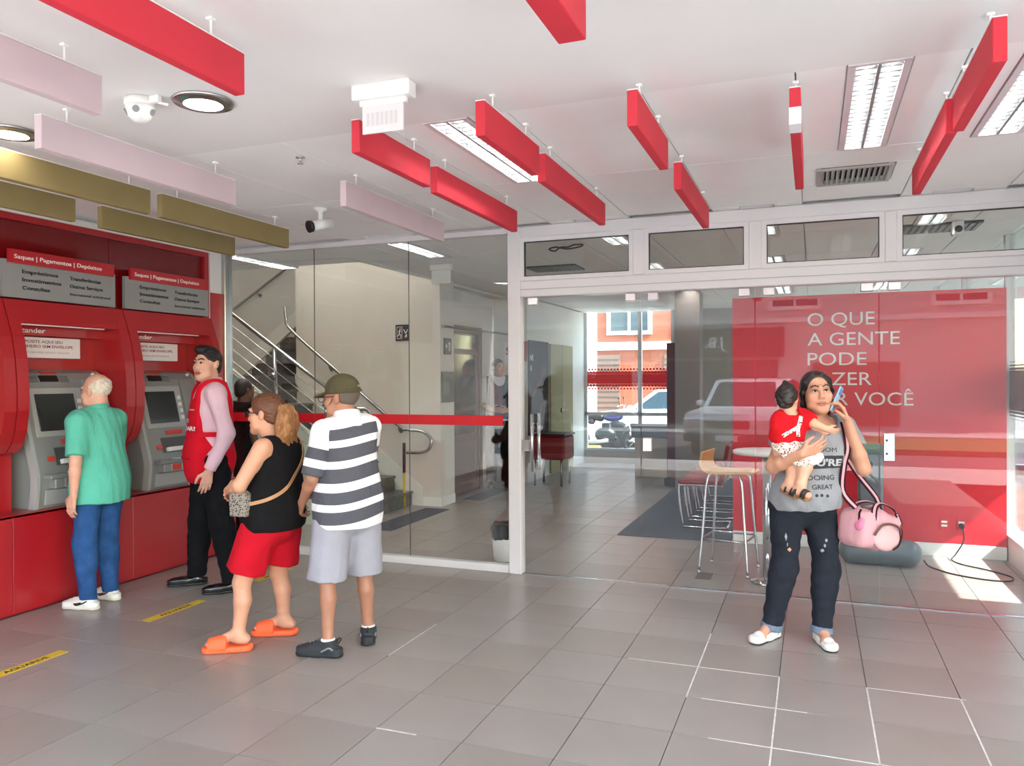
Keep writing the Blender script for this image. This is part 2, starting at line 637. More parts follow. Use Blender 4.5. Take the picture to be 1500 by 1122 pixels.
    def grow(s, t):
        return s._push('n', lambda x, y, z: -t + 0 * x, [-1e9] * 3, [1e9] * 3, 0)
    def ext(s, other):
        s.ops += other.ops
        return s
    def bounds(s):
        lo = np.full(3, 1e9); hi = np.full(3, -1e9)
        for op, fn, l, h, k in s.ops:
            if op == 'u':
                lo = np.minimum(lo, l); hi = np.maximum(hi, h)
        return lo, hi
    def eval(s, P):
        x, y, z = P[:, 0], P[:, 1], P[:, 2]
        d = np.full(len(P), 10.0)
        for op, fn, l, h, k in s.ops:
            q = fn(x, y, z)
            d = s._comb(op, d, q, k)
        return d
    @staticmethod
    def _comb(op, d, q, k):
        if op == 'u': return S._smin(d, q, k)
        if op == 's': return -S._smin(-d, q, k)
        if op == 'i': return -S._smin(-d, -q, k)
        return d + q
    def project(s, P, off=0.003, it=8):
        P = np.array(P, float)
        N = np.zeros_like(P)
        for _ in range(it):
            d = s.eval(P)
            e = 1e-3
            g = np.stack([(s.eval(P + np.eye(3)[i] * e) - s.eval(P - np.eye(3)[i] * e)) / (2 * e) for i in range(3)], 1)
            l = np.linalg.norm(g, axis=1, keepdims=True)
            N = g / np.maximum(l, 1e-6)
            P = P - N * np.clip(d - off, -0.05, 0.05)[:, None]
        return P, N
    def mesh(s, v, lo=None, hi=None):
        L, H = s.bounds()
        if lo is not None: L = np.maximum(L, lo)
        if hi is not None: H = np.minimum(H, hi)
        L = L - 3.0 * v - 0.004; H = H + 3.0 * v + 0.004
        n = np.maximum(np.ceil((H - L) / v).astype(int) + 1, 4)
        ax = [(L[i] + v * np.arange(n[i])).astype(np.float32) for i in range(3)]
        d = np.full(tuple(n), 10.0, np.float32)
        for op, fn, l, h, k in s.ops:
            if l[0] < -1e8:
                sl = tuple(slice(0, n[i]) for i in range(3))
            else:
                mg = k + 3.5 * v
                a = np.clip(np.floor((l - mg - L) / v).astype(int), 0, n); b = np.clip(np.ceil((h + mg - L) / v).astype(int) + 1, 0, n)
                if (b <= a).any(): continue
                sl = tuple(slice(a[i], b[i]) for i in range(3))
            q = fn(ax[0][sl[0]][:, None, None], ax[1][sl[1]][None, :, None], ax[2][sl[2]][None, None, :])
            d[sl] = s._comb(op, d[sl], q.astype(np.float32) if hasattr(q, 'astype') else q, k)
        d[0], d[-1], d[:, 0], d[:, -1], d[:, :, 0], d[:, :, -1] = [np.maximum(t, v) for t in (d[0], d[-1], d[:, 0], d[:, -1], d[:, :, 0], d[:, :, -1])]
        ins = d < 0
        cnt = np.zeros(tuple(n - 1), np.int8)
        for i in (0, 1):
            for j in (0, 1):
                for k in (0, 1):
                    cnt += ins[i:n[0] - 1 + i, j:n[1] - 1 + j, k:n[2] - 1 + k]
        cells = np.argwhere((cnt > 0) & (cnt < 8))
        if len(cells) == 0:
            return np.zeros((0, 3)), np.zeros((0, 4), int)
        cid = np.full(tuple(n - 1), -1, np.int32)
        cid[cells[:, 0], cells[:, 1], cells[:, 2]] = np.arange(len(cells))
        acc = np.zeros((len(cells), 3)); num = np.zeros(len(cells))
        cor = [(i, j, k) for i in (0, 1) for j in (0, 1) for k in (0, 1)]
        dv = {c: d[cells[:, 0] + c[0], cells[:, 1] + c[1], cells[:, 2] + c[2]] for c in cor}
        for c in cor:
            for a in range(3):
                if c[a] == 0:
                    e = list(c); e[a] = 1; e = tuple(e)
                    d0, d1 = dv[c], dv[e]
                    m = (d0 < 0) != (d1 < 0)
                    t = d0[m] / (d0[m] - d1[m])
                    p = np.tile(np.array(c, float), (m.sum(), 1)); p[:, a] = t
                    acc[m] += p; num[m] += 1
        V = L + v * (cells + acc / num[:, None])
        F = []
        for a in range(3):
            o = [x for x in range(3) if x != a]
            sa = [slice(None)] * 3; sb = [slice(None)] * 3
            sa[a] = slice(0, n[a] - 1); sb[a] = slice(1, n[a])
            e0, e1 = ins[tuple(sa)], ins[tuple(sb)]
            E = np.argwhere(e0 != e1)
            E = E[(E[:, o[0]] > 0) & (E[:, o[1]] > 0) & (E[:, o[0]] < n[o[0]] - 1) & (E[:, o[1]] < n[o[1]] - 1)]
            q = []
            for du, dw in ((-1, -1), (0, -1), (0, 0), (-1, 0)):
                c = E.copy(); c[:, o[0]] += du; c[:, o[1]] += dw
                q.append(cid[c[:, 0], c[:, 1], c[:, 2]])
            q = np.stack(q, 1)
            flip = e0[E[:, 0], E[:, 1], E[:, 2]]
            if a == 1: flip = ~flip
            q = np.where(flip[:, None], q, q[:, ::-1])
            F.append(q[(q >= 0).all(1)])
        return V, np.concatenate(F)
    def build(s, name, v, material, parent=None, lo=None, hi=None, attr=None):
        V, F = s.mesh(v, lo, hi)
        me = bpy.data.meshes.new(name)
        me.vertices.add(len(V)); me.vertices.foreach_set('co', V.ravel().astype(np.float32))
        me.loops.add(F.size); me.loops.foreach_set('vertex_index', F.ravel().astype(np.int32))
        me.polygons.add(len(F)); me.polygons.foreach_set('loop_start', np.arange(0, F.size, 4, dtype=np.int32))
        me.update(calc_edges=True)
        me.polygons.foreach_set('use_smooth', np.ones(len(F), bool))
        if attr is not None:
            at = me.attributes.new('band', 'FLOAT', 'POINT')
            at.data.foreach_set('value', attr(V).astype(np.float32))
        return link_mesh(name, me, parent, material)

def rotm(yaw=0, pitch=0, roll=0):
    """degrees; yaw about z, pitch about x, roll about y"""
    a, b, c = [math.radians(t) for t in (yaw, pitch, roll)]
    return np.array(Matrix.Rotation(a, 3, 'Z') @ Matrix.Rotation(b, 3, 'X') @ Matrix.Rotation(c, 3, 'Y'))
# ------------------------------------------------------------------ palette
RED = mat('red_paint', (176, 24, 34), 0.38, var=0.04, vscale=2, coat=0.25)
RED_LAM = mat('red_laminate', (166, 26, 34), 0.34, var=0.03, vscale=3, coat=0.3)
RED_WALL = mat('red_wall_paint', (204, 24, 42), 0.35, var=0.03, vscale=3)
RED_BAF = mat('red_baffle_fabric', (206, 46, 62), 0.7, var=0.05, vscale=4, bump=0.1, bscale=300)
PINK_BAF = mat('pale_pink_baffle_fabric', (206, 186, 190), 0.75, var=0.03, bump=0.1, bscale=300)
OLIVE_BAF = mat('olive_baffle_fabric', (140, 122, 78), 0.75, var=0.05, bump=0.1, bscale=300)
WHITE = mat('white_paint', (226, 224, 220), 0.6, var=0.02, vscale=2)
CEIL = mat('ceiling_plaster', (232, 230, 229), 0.9, var=0.025, vscale=1.3, bump=0.05, bscale=30)
CPAN = mat('ceiling_panel_face', (240, 239, 238), 0.85, var=0.02, vscale=3)
DARKGAP = mat('dark_gap', (60, 58, 56), 0.9)
WALLC = mat('cream_wall_paint', (216, 210, 203), 0.75, var=0.02, vscale=2)
ALU = mat('white_coated_aluminium', (214, 210, 212), 0.35, var=0.02, vscale=3)
STEEL = mat('brushed_steel', (190, 190, 190), 0.25, 1.0)
CHROME = mat('chrome', (215, 215, 218), 0.08, 1.0)
BLACK = mat('black_plastic', (22, 22, 24), 0.4)
WHITEP = mat('white_plastic', (232, 231, 228), 0.4)
TILE = mat('floor_tile_porcelain', (150, 141, 134), 0.30, var=0.05, vscale=2.2, bump=0.03, bscale=40)
TILE2 = mat('floor_tile_porcelain_warm', (146, 136, 128), 0.32, var=0.06, vscale=1.8, bump=0.03, bscale=40)
GROUT = mat('grout', (118, 108, 100), 0.9, var=0.2, vscale=3)
GROUTW = mat('white_grout', (214, 210, 204), 0.9, var=0.15, vscale=30)
STAIN = mat('grout_stain', (138, 126, 114), 0.8, var=0.2, vscale=20)
GRANITE = spot_mat('grey_granite', (92, 92, 90), [(140, 140, 136), (112, 112, 110), (160, 158, 152), (58, 58, 58)], 70, 0.35)
MATBLUE = mat('slate_rubber_mat', (74, 78, 88), 0.8, var=0.08, vscale=30)
GLASS = glass_mat('clear_glass')
GLASS_T = glass_mat('transom_glass', (0.86, 0.88, 0.85))
GLASS_R = glass_mat('facade_glass', (0.9, 0.95, 0.93), 0.9)
WHITE_TXT = mat('white_vinyl_lettering', (240, 238, 236), 0.6)
BLACK_TXT = mat('black_lettering', (26, 26, 28), 0.6)
GREY_SIGN = mat('grey_sign_board', (140, 142, 142), 0.45, var=0.02)
TUBE = mat('fluorescent_tube', (250, 250, 252), 0.5, emit=36.0)
LOUV = mat('polished_louvre', (120, 122, 122), 0.3, 0.0)
LAMPW = mat('lamp_diffuser', (255, 248, 235), 0.5, emit=6.0)

YG = 5.845          # plane of the glass front
CZ = 2.745          # ceiling height
TX, TY, TX0, TY0 = 0.412, 0.4145, -0.164, 4.27

# ------------------------------------------------------------------ floor
floor = MB().box(-8.6, 3.6, -1.2, 14.3, -0.12, -0.008).build('floor', GROUT)
floor['kind'] = 'structure'
_cells = []
for i in range(-21, 5):
    for j in range(-14, 25):
        x0, y0 = TX0 + TX * i, TY0 + TY * j
        x1, y1 = x0 + TX, y0 + TY
        if x0 > 1.5: continue
        if y1 < YG + 0.1 and x1 < -4.9: continue
        x0c = max(x0, -4.915) if y0 < YG - 0.1 else x0
        if x1 - x0c < 0.05: continue
        c = Vector(((x0 + x1) / 2, (y0 + y1) / 2, 0)) - Vector((0, 0, 1.55))
        d = c.dot(CAMF)
        vis = False
        if d > 0.5:
            u, w = 1149 * c.dot(CAMX) / d, 1149 * c.dot(CAMD) / d
            vis = abs(u) < 830 and abs(w) < 650
        _cells.append((0 if vis else 1, d if d > 0 else 99, x0c, x1, y0, y1))
_cells.sort()
_far = MB()
_tm = {}
for n, (nv, d, x0, x1, y0, y1) in enumerate(_cells):
    g = 0.0022
    if n < 290 and nv == 0:
        key = (round(x1 - x0, 3), (hash((round(x0, 2), round(y0, 2))) % 3) == 0)
        if key not in _tm:
            me = MB().box(-(x1 - x0) / 2 + g, (x1 - x0) / 2 - g, -TY / 2 + g, TY / 2 - g, -0.012, 0.0).mesh('tile')
            me.materials.append(TILE2 if key[1] else TILE)
            _tm[key] = me
        t = link_mesh('tile', _tm[key], floor)
        t.location = ((x0 + x1) / 2, (y0 + y1) / 2, 0)
    else:
        _far.box(x0 + g, x1 - g, y0 + g, y1 - g, -0.012, 0.0)
setp(_far.build('tile_field', TILE, floor), kind='stuff')
# joints refilled with white grout, and one joint line darkened by dirt
for k, (x0, y0, x1, y1) in enumerate([(-0.576, 3.85, -0.576, 4.85), (-0.164, 3.03, -0.164, 4.27), (0.248, 3.44, 0.248, 4.27), (0.66, 3.2, 0.66, 4.27),
                                      (-0.95, 4.27, -0.17, 4.27), (-0.50, 3.855, -0.03, 3.855), (0.25, 4.27, 0.68, 4.27), (-0.42, 3.44, 0.6, 3.44),
                                      (-2.224, 3.85, -2.224, 4.45), (-1.81, 3.03, -1.62, 3.03)]):
    MB().box(x0 - 0.0035, x1 + 0.0035, y0 - 0.0035, y1 + 0.0035, -0.004, 0.0006).build('grout_line', GROUTW, floor)
MB().box(-2.229, -2.219, 3.15, 3.85, -0.004, 0.0005).build('stain', STAIN, floor)
# yellow queue strips stuck to the floor
YEL = mat('yellow_vinyl_tape', (214, 180, 54), 0.5, var=0.06, vscale=30)
for n, (y0, y1, lb) in enumerate([(2.80, 3.27, 'yellow floor strip lettered in black, nearest the camera by the picture edge'),
                                  (3.86, 4.36, 'yellow floor strip lettered in black in front of the black dress shoes'),
                                  (4.92, 5.36, 'yellow floor strip seen beyond the woman in orange slides')]):
    t = thing('floor_strip', lb, 'floor marking', (-4.01, (y0 + y1) / 2, 0), 0, 'yellow queue strips on the floor')
    h = (y1 - y0) / 2
    MB().box(-0.036, 0.036, -h, h, 0.0002, 0.0022).build('tape', YEL, t)
    lettering('AGUARDE', (0.02, -h * 0.55, 0.0022), (0, 1, 0), (-1, 0, 0), 0.036, BLACK_TXT, t, width=h * 1.1, bold=0.02, depth=0.0006)

# ------------------------------------------------------------------ ceiling
ceiling = MB().box(-5.35, 3.58, -1.2, 3.28, CZ, CZ + 0.2).box(-8.6, 1.6, YG, 6.64, CZ + 0.03, CZ + 0.2).box(-5.35, 3.58, 3.28, YG, CZ + 0.03, CZ + 0.2) \
    .box(-4.3, 1.6, 6.64, 14.2, CZ + 0.03, CZ + 0.2).box(-5.0, -4.3, 8.96, 14.2, CZ + 0.002, CZ + 0.2).box(-8.6, -4.3, 8.7, 14.2, CZ + 1.6, CZ + 1.7).build('ceiling', [CEIL])
ceiling['kind'] = 'structure'
MB().box(1.6, 3.58, 3.28, 14.2, CZ, CZ + 0.2).box(3.58, 4.5, 0.5, 5.6, CZ, CZ + 0.2).build('sun_block_eave', CEIL, ceiling)  # unseen overhang set to the sun line; outer box added to shade the porch
MB().box(-5.35, 1.6, 3.285, 14.1, CZ + 0.02, CZ + 0.03).box(-8.6, -5.35, YG, 6.64, CZ + 0.02, CZ + 0.03).build('plenum_board', DARKGAP, ceiling) if False else None
LIGHTS = {(-1.89, 3.28), (-0.06, 3.28), (0.55, 3.28), (-1.89, 5.72), (-1.89, 8.16), (0.55, 5.72), (0.55, 8.16), (-0.67, 8.16), (-3.72, 5.72),
          (-1.89, 10.6), (-0.67, 10.6), (0.55, 10.6), (-0.67, 5.72), (-5.55, 5.72)}
_pm = {}
def panel(w, l, x, y):
    k = (round(w, 3), round(l, 3))
    if k not in _pm:
        g = 0.003
        me = MB().box(-w / 2 + g, w / 2 - g, -l / 2 + g, l / 2 - g, 0, 0.026, 0.002).mesh('panel')
        me.materials.append(CPAN)
        _pm[k] = me
    o = link_mesh('panel', _pm[k], ceiling)
    o.location = (x, y, CZ + 0.002)
VENTS = {(-0.06, 4.50)}
for i in range(-14, 3):
    x0 = round(-0.06 + 0.61 * i, 2)
    for j in range(9):
        y0 = round(3.28 + 1.22 * j, 2)
        if y0 < 5.7 and x0 < -5.1: continue
        if x0 < -4.4 and y0 > 6.0: continue
        x1, y1 = min(x0 + 0.61, 1.6), min(y0 + 1.22, 14.1)
        if x0 < -4.2 and y0 > 6.6: continue
        if (x0, y0) in LIGHTS:
            panel(0.19, y1 - y0, x0 + 0.095, (y0 + y1) / 2)
            panel(0.19, y1 - y0, x1 - 0.095, (y0 + y1) / 2)
        elif (x0, y0) in VENTS:
            panel(x1 - x0, 0.36, (x0 + x1) / 2, y0 + 0.18)
            panel(x1 - x0, 0.46, (x0 + x1) / 2, y1 - 0.23)
            panel(0.09, 0.4, x0 + 0.045, y0 + 0.56); panel(0.11, 0.4, x1 - 0.055, y0 + 0.56)
        elif y0 < 5.7:                     # outside the glass
            y1o = min(y1, YG - 0.04)
            panel(x1 - x0, y1o - y0, (x0 + x1) / 2, (y0 + y1o) / 2)
        else:
            y0i = max(y0, YG + 0.04)
            if y0 < 5.8: panel(x1 - x0, y1 - y0i, (x0 + x1) / 2, (y1 + y0i) / 2)
            else: panel(x1 - x0, y1 - y0, (x0 + x1) / 2, (y0 + y1) / 2)

# fluorescent troffers
def troffer(name, label):
    t = thing(name, label, 'ceiling light', (0, 0, 0), 0, 'fluorescent troffers')
    f = MB()
    for sx in (-1, 1):
        f.box(min(sx * 0.085, sx * 0.113), max(sx * 0.085, sx * 0.113), -0.6, 0.6, 0.0, 0.03)
    f.box(-0.113, 0.113, -0.605, -0.585, 0, 0.03).box(-0.113, 0.113, 0.585, 0.605, 0, 0.03)
    f.build('frame', ALU, t)
    MB().box(-0.11, 0.11, -0.6, 0.6, 0.07, 0.075).build('reflector', WHITEP, t)
    for sx in (-0.043, 0.043):
        MB().cyl((sx, -0.57, 0.05), (sx, 0.57, 0.05), 0.018, n=8).build('tube', TUBE, t)
    l = MB().box(-0.006, 0.006, -0.585, 0.585, 0.000, 0.03)
    for k in range(-9, 10):
        l.box(-0.084, 0.084, k * 0.06 - 0.004, k * 0.06 + 0.004, 0.004, 0.028)
    l.build('louvre', LOUV, t)
    return t
_lb = {(-1.89, 3.28): 'louvred fluorescent ceiling light on the porch behind a red baffle', (-0.06, 3.28): 'louvred fluorescent ceiling light beside the air grille on the porch',
       (0.55, 3.28): 'louvred fluorescent ceiling light at the right corner of the porch ceiling', (-1.89, 5.72): 'fluorescent ceiling light behind the first transom pane',
       (-1.89, 8.16): 'fluorescent ceiling light behind the second transom pane', (0.55, 5.72): 'fluorescent ceiling light high behind the last transom pane',
       (0.55, 8.16): 'fluorescent ceiling light low behind the last transom pane', (-0.67, 8.16): 'fluorescent ceiling light at the left of the third transom pane',
       (-3.72, 5.72): 'fluorescent ceiling light just behind the top of the fixed glazing', (-0.67, 5.72): 'fluorescent ceiling light close behind the third transom pane',
       (-5.55, 5.72): 'ceiling light beside the top of the aluminium post at the stairs',
       (-1.89, 10.6): 'fluorescent ceiling light deep in the hall, first of the far row', (-0.67, 10.6): 'fluorescent ceiling light deep in the hall, middle of the far row',
       (0.55, 10.6): 'fluorescent ceiling light deep in the hall behind the red partition'}
_t0 = None
for (x, y), lb in _lb.items():
    o = troffer('ceiling_light', lb) if _t0 is None else dup(_t0, label=lb)
    _t0 = _t0 or o
    o.location = (x + 0.305, y + 0.61 + (0.1 if y < 6 and y > 5 else 0), CZ - 0.004)

# round downlights
def downlight(x, y, lb):
    t = thing('downlight', lb, 'ceiling light', (x, y, CZ), 0, 'round downlights over the cash machines')
    MB().lathe([(0.082, -0.001), (0.125, -0.001), (0.128, -0.006), (0.122, -0.014), (0.1, -0.012), (0.086, -0.02), (0.08, -0.02)], n=32, cap=False).build('rim', STEEL, t)
    MB().lathe([(0.001, -0.019), (0.084, -0.016), (0.084, -0.002)], n=28).build('diffuser', LAMPW, t)
downlight(-2.43, 2.67, 'round downlight by the tip of the big red baffle')
downlight(-3.585, 2.655, 'round downlight by the left picture edge above the olive baffles')

# ------------------------------------------------------------------ hanging baffles
def baffle(x, y0, y1, m, lb, grp, th=0.042, z0=2.535, z1=2.68):
    t = thing('ceiling_baffle', lb, 'baffle', (x, (y0 + y1) / 2, z0), 0, grp)
    h = (y1 - y0) / 2
    MB().box(-th / 2, th / 2, -h, h, 0, z1 - z0 - 0.004, 0.003).build('panel', m, t)
    MB().box(-th / 2, th / 2, -h, h, z1 - z0 - 0.004, z1 - z0).build('top_edge', WHITEP, t)
    for s in (-1, 1):
        yy = s * (h - min(0.14, h * 0.4))
        MB().cyl((0, yy, z1 - z0), (0, yy, CZ - z0 + 0.004), 0.004, n=8).box(-0.011, 0.011, yy - 0.011, yy + 0.011, CZ - z0 - 0.008, CZ - z0 + 0.003).build('hanger', CPAN, t)
    return t
R_, P_, O_ = 'red ceiling baffles', 'pale pink ceiling baffles', 'olive ceiling baffles'
baffle(-1.85, 0.9, 2.21, RED_BAF, 'large red baffle hanging nearest the round downlight', R_)
baffle(-2.475, 0.9, 2.18, PINK_BAF, 'pale pink baffle at the left edge above the dome camera', P_)
baffle(-3.06, 2.39, 3.59, PINK_BAF, 'pale pink baffle hanging over the olive baffles', P_)
baffle(-3.68, 2.4, 3.585, OLIVE_BAF, 'front olive baffle running off the left picture edge', O_)
baffle(-3.68, 3.67, 4.90, OLIVE_BAF, 'front olive baffle ending beside the bullet camera', O_)
baffle(-4.28, 2.4, 3.58, OLIVE_BAF, 'rear olive baffle over the left cash machine sign', O_)
baffle(-4.29, 3.78, 5.03, OLIVE_BAF, 'rear olive baffle over the right cash machine sign', O_)
baffle(-2.49, 3.83, 5.10, PINK_BAF, 'pale pink baffle in front of the fixed glazing', P_)
baffle(-1.85, 2.945, 3.62, RED_BAF, 'short red baffle behind the white emergency lamp', R_)
baffle(-1.87, 3.74, 4.945, RED_BAF, 'red baffle ending at the top of the aluminium post', R_)
baffle(-1.255, 2.93, 3.61, RED_BAF, 'short red baffle across the first fluorescent light', R_)
baffle(-1.265, 3.73, 4.95, RED_BAF, 'long red baffle in front of the first transom pane', R_)
baffle(-0.655, 3.04, 3.74, RED_BAF, 'short red baffle left of the paper-wrapped one', R_)
baffle(-0.655, 4.15, 5.31, RED_BAF, 'red baffle overlapping the second transom pane', R_)
_g = baffle(-0.06, 3.25, 4.40, RED_BAF, 'red baffle seen end on with a white paper wrapped round it', R_)
_h = (4.40 - 3.25) / 2
MB().box(-0.0225, 0.0225, -_h - 0.0012, -_h + 0.12, -0.0015, 0.065).build('paper', mat('white_paper', (232, 232, 234), 0.8), _g)
baffle(0.552, 2.85, 3.605, RED_BAF, 'red baffle at the upper right, the nearer of its pair', R_)
baffle(0.53, 3.615, 4.77, RED_BAF, 'red baffle over the last transom pane, the farther of its pair', R_)
baffle(-0.655, 1.0, 2.22, RED_BAF, 'red baffle cut off by the top of the picture', R_, th=0.085)

# ------------------------------------------------------------------ left wall with the cash machines
wall_left = MB().box(-5.5, -5.28, -1.2, 5.80, 0, CZ).box(-5.3, -5.085, 5.655, 5.80, 0, CZ).box(-5.3, -5.085, -1.2, 5.655, 2.70, CZ).build('wall_left', WHITE)
wall_left['kind'] = 'structure'
UN = 0.977
U0 = [3.68 - UN, 3.68, 3.68 + UN]
# red plinth under the machines, one panel per unit
plinth = struct('trim_1')
MB().box(-5.28, -4.94, 1.5, 5.655, 0, 0.655).build('carcass', RED_LAM, plinth)
for y in [U0[0] - UN] + U0:
    MB().box(-4.945, -4.92, y - 0.04 + 0.002, min(y - 0.04 + UN - 0.002, 5.655), 0.012, 0.66, 0.002).build('panel', RED_LAM, plinth)
MB().box(-5.28, -4.92, 1.5, 5.655, 0.645, 0.662).build('worktop', RED_LAM, plinth)
MB().box(-5.09, -5.075, 5.656, 5.80, 0.0, 2.34).box(-5.09, -4.94, 5.656, 5.80, 0.0, 0.66).build('end_panel', RED_LAM, plinth)
# clerestory of dark red glass above
FILMRED = mat('dark_red_glass', (112, 8, 16), 0.12, coat=0.5)
w1 = struct('window_1')
MB().box(-5.28, -5.13, 1.5, 5.60, 2.06, 2.655).build('pane', FILMRED, w1)
MB().box(-5.28, -5.10, 1.5, 5.60, 2.655, 2.70).box(-5.28, -5.10, 5.60, 5.655, 2.06, 2.70).build('frame', RED_LAM, w1)
MB().box(-5.13, -5.125, 4.60, 4.66, 2.06, 2.655).build('mullion', FILMRED, w1)

PROF = [(2.105, -5.055), (2.05, -5.035), (1.97, -5.005), (1.85, -4.965), (1.70, -4.935), (1.5, -4.92), (1.35, -4.922), (1.22, -4.945), (1.13, -4.98), (1.07, -5.03), (1.045, -5.10)]
def surround(y0, lb):
    t = thing('machine_surround', lb, 'red surround', (-5.0, y0 + UN / 2, 0.662), 0, 'red cash machine surrounds')
    o = Vector(t.location)
    def fix(mb, nm, m): return mb.xf(Matrix.Translation(-o)).build(nm, m, t)
    poly = [(x, z) for z, x in PROF] + [(-5.278, 1.045), (-5.278, 2.105)]
    for a, b in ((y0 + 0.004, y0 + 0.088), (y0 + UN - 0.088, y0 + UN - 0.004)):
        fix(MB().prism(poly, 1, a, b), 'side_fin', RED_LAM)
        fix(MB().box(-5.278, -5.10, a, b, 0.663, 1.045), 'side_panel', RED_LAM)
    hood = [(x, z) for z, x in PROF[:4]] + [(-4.94 - 0.03, 1.85)]
    hood = [(-5.055, 2.105), (-5.035, 2.05), (-5.01, 1.975), (-4.998, 1.945), (-5.03, 1.94), (-5.278, 1.94), (-5.278, 2.105)]
    fix(MB().prism(hood, 1, y0 + 0.088, y0 + UN - 0.088), 'hood', RED_LAM)
    fix(MB().box(-5.006, -4.996, y0 + 0.088, y0 + UN - 0.22, 1.932, 1.940), 'hood_highlight', mat('painted_edge_highlight', (226, 200, 200), 0.4))  # pale strip painted as the catch-light along the hood's lower edge
    fix(MB().box(-5.278, -5.262, y0 + 0.088, y0 + UN - 0.088, 0.663, 1.94), 'back_panel', RED_LAM)
    fix(MB().box(-5.262, -5.165, y0 + 0.088, y0 + UN - 0.088, 1.872, 1.94), 'header_strip', RED_LAM)
    p = o
    lettering('Santander', Vector((-5.164, y0 + 0.125, 1.892)) - p, (0, 1, 0), (0, 0, 1), 0.036, WHITE_TXT, t, width=0.275, bold=0.008)
    fix(MB().box(-5.262, -5.18, y0 + 0.10, y0 + 0.70, 1.715, 1.862), 'notice', mat('white_notice', (226, 222, 224), 0.5))
    rd = mat('dark_red_ink', (128, 30, 40), 0.6)
    lettering('DEPOSITE AQUI SEU', Vector((-5.179, y0 + 0.205, 1.822)) - p, (0, 1, 0), (0, 0, 1), 0.021, rd, t, width=0.345, bold=0.004, depth=0.001)
    lettering('DINHEIRO SEM ENVELOPE.', Vector((-5.179, y0 + 0.205, 1.788)) - p, (0, 1, 0), (0, 0, 1), 0.021, rd, t, width=0.44, bold=0.004, depth=0.001)
    lettering('DEPOSIT CASH HERE WITHOUT ENVELOPE', Vector((-5.179, y0 + 0.205, 1.748)) - p, (0, 1, 0), (0, 0, 1), 0.014, mat('pale_ink', (186, 178, 180), 0.6), t, width=0.4, depth=0.001)
    return t
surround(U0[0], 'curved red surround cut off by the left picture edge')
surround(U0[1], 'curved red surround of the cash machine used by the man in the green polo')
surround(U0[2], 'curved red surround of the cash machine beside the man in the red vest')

APROF = [(0.664, -4.985), (0.80, -4.965), (0.88, -4.962), (0.95, -4.975), (1.05, -5.005), (1.2, -5.045), (1.35, -5.083), (1.48, -5.12), (1.56, -5.15), (1.605, -5.185), (1.625, -5.225)]
GREYM = mat('grey_machine_housing', (134, 137, 138), 0.38, var=0.02, coat=0.1)
GREYL = mat('light_grey_machine_trim', (164, 167, 168), 0.35)
GREYD = mat('dark_grey_machine_recess', (74, 76, 78), 0.45)
SCREEN = mat('dark_screen_glass', (38, 42, 42), 0.12, coat=0.6)
REDLAB = mat('red_sticker', (206, 66, 52), 0.5)
def aslope(z):
    zs = [p[0] for p in APROF]; xs = [p[1] for p in APROF]
    x = float(np.interp(z, zs, xs)); dx = float(np.interp(z + 0.02, zs, xs)) - float(np.interp(z - 0.02, zs, xs))
    return x, math.atan2(-dx, 0.04)
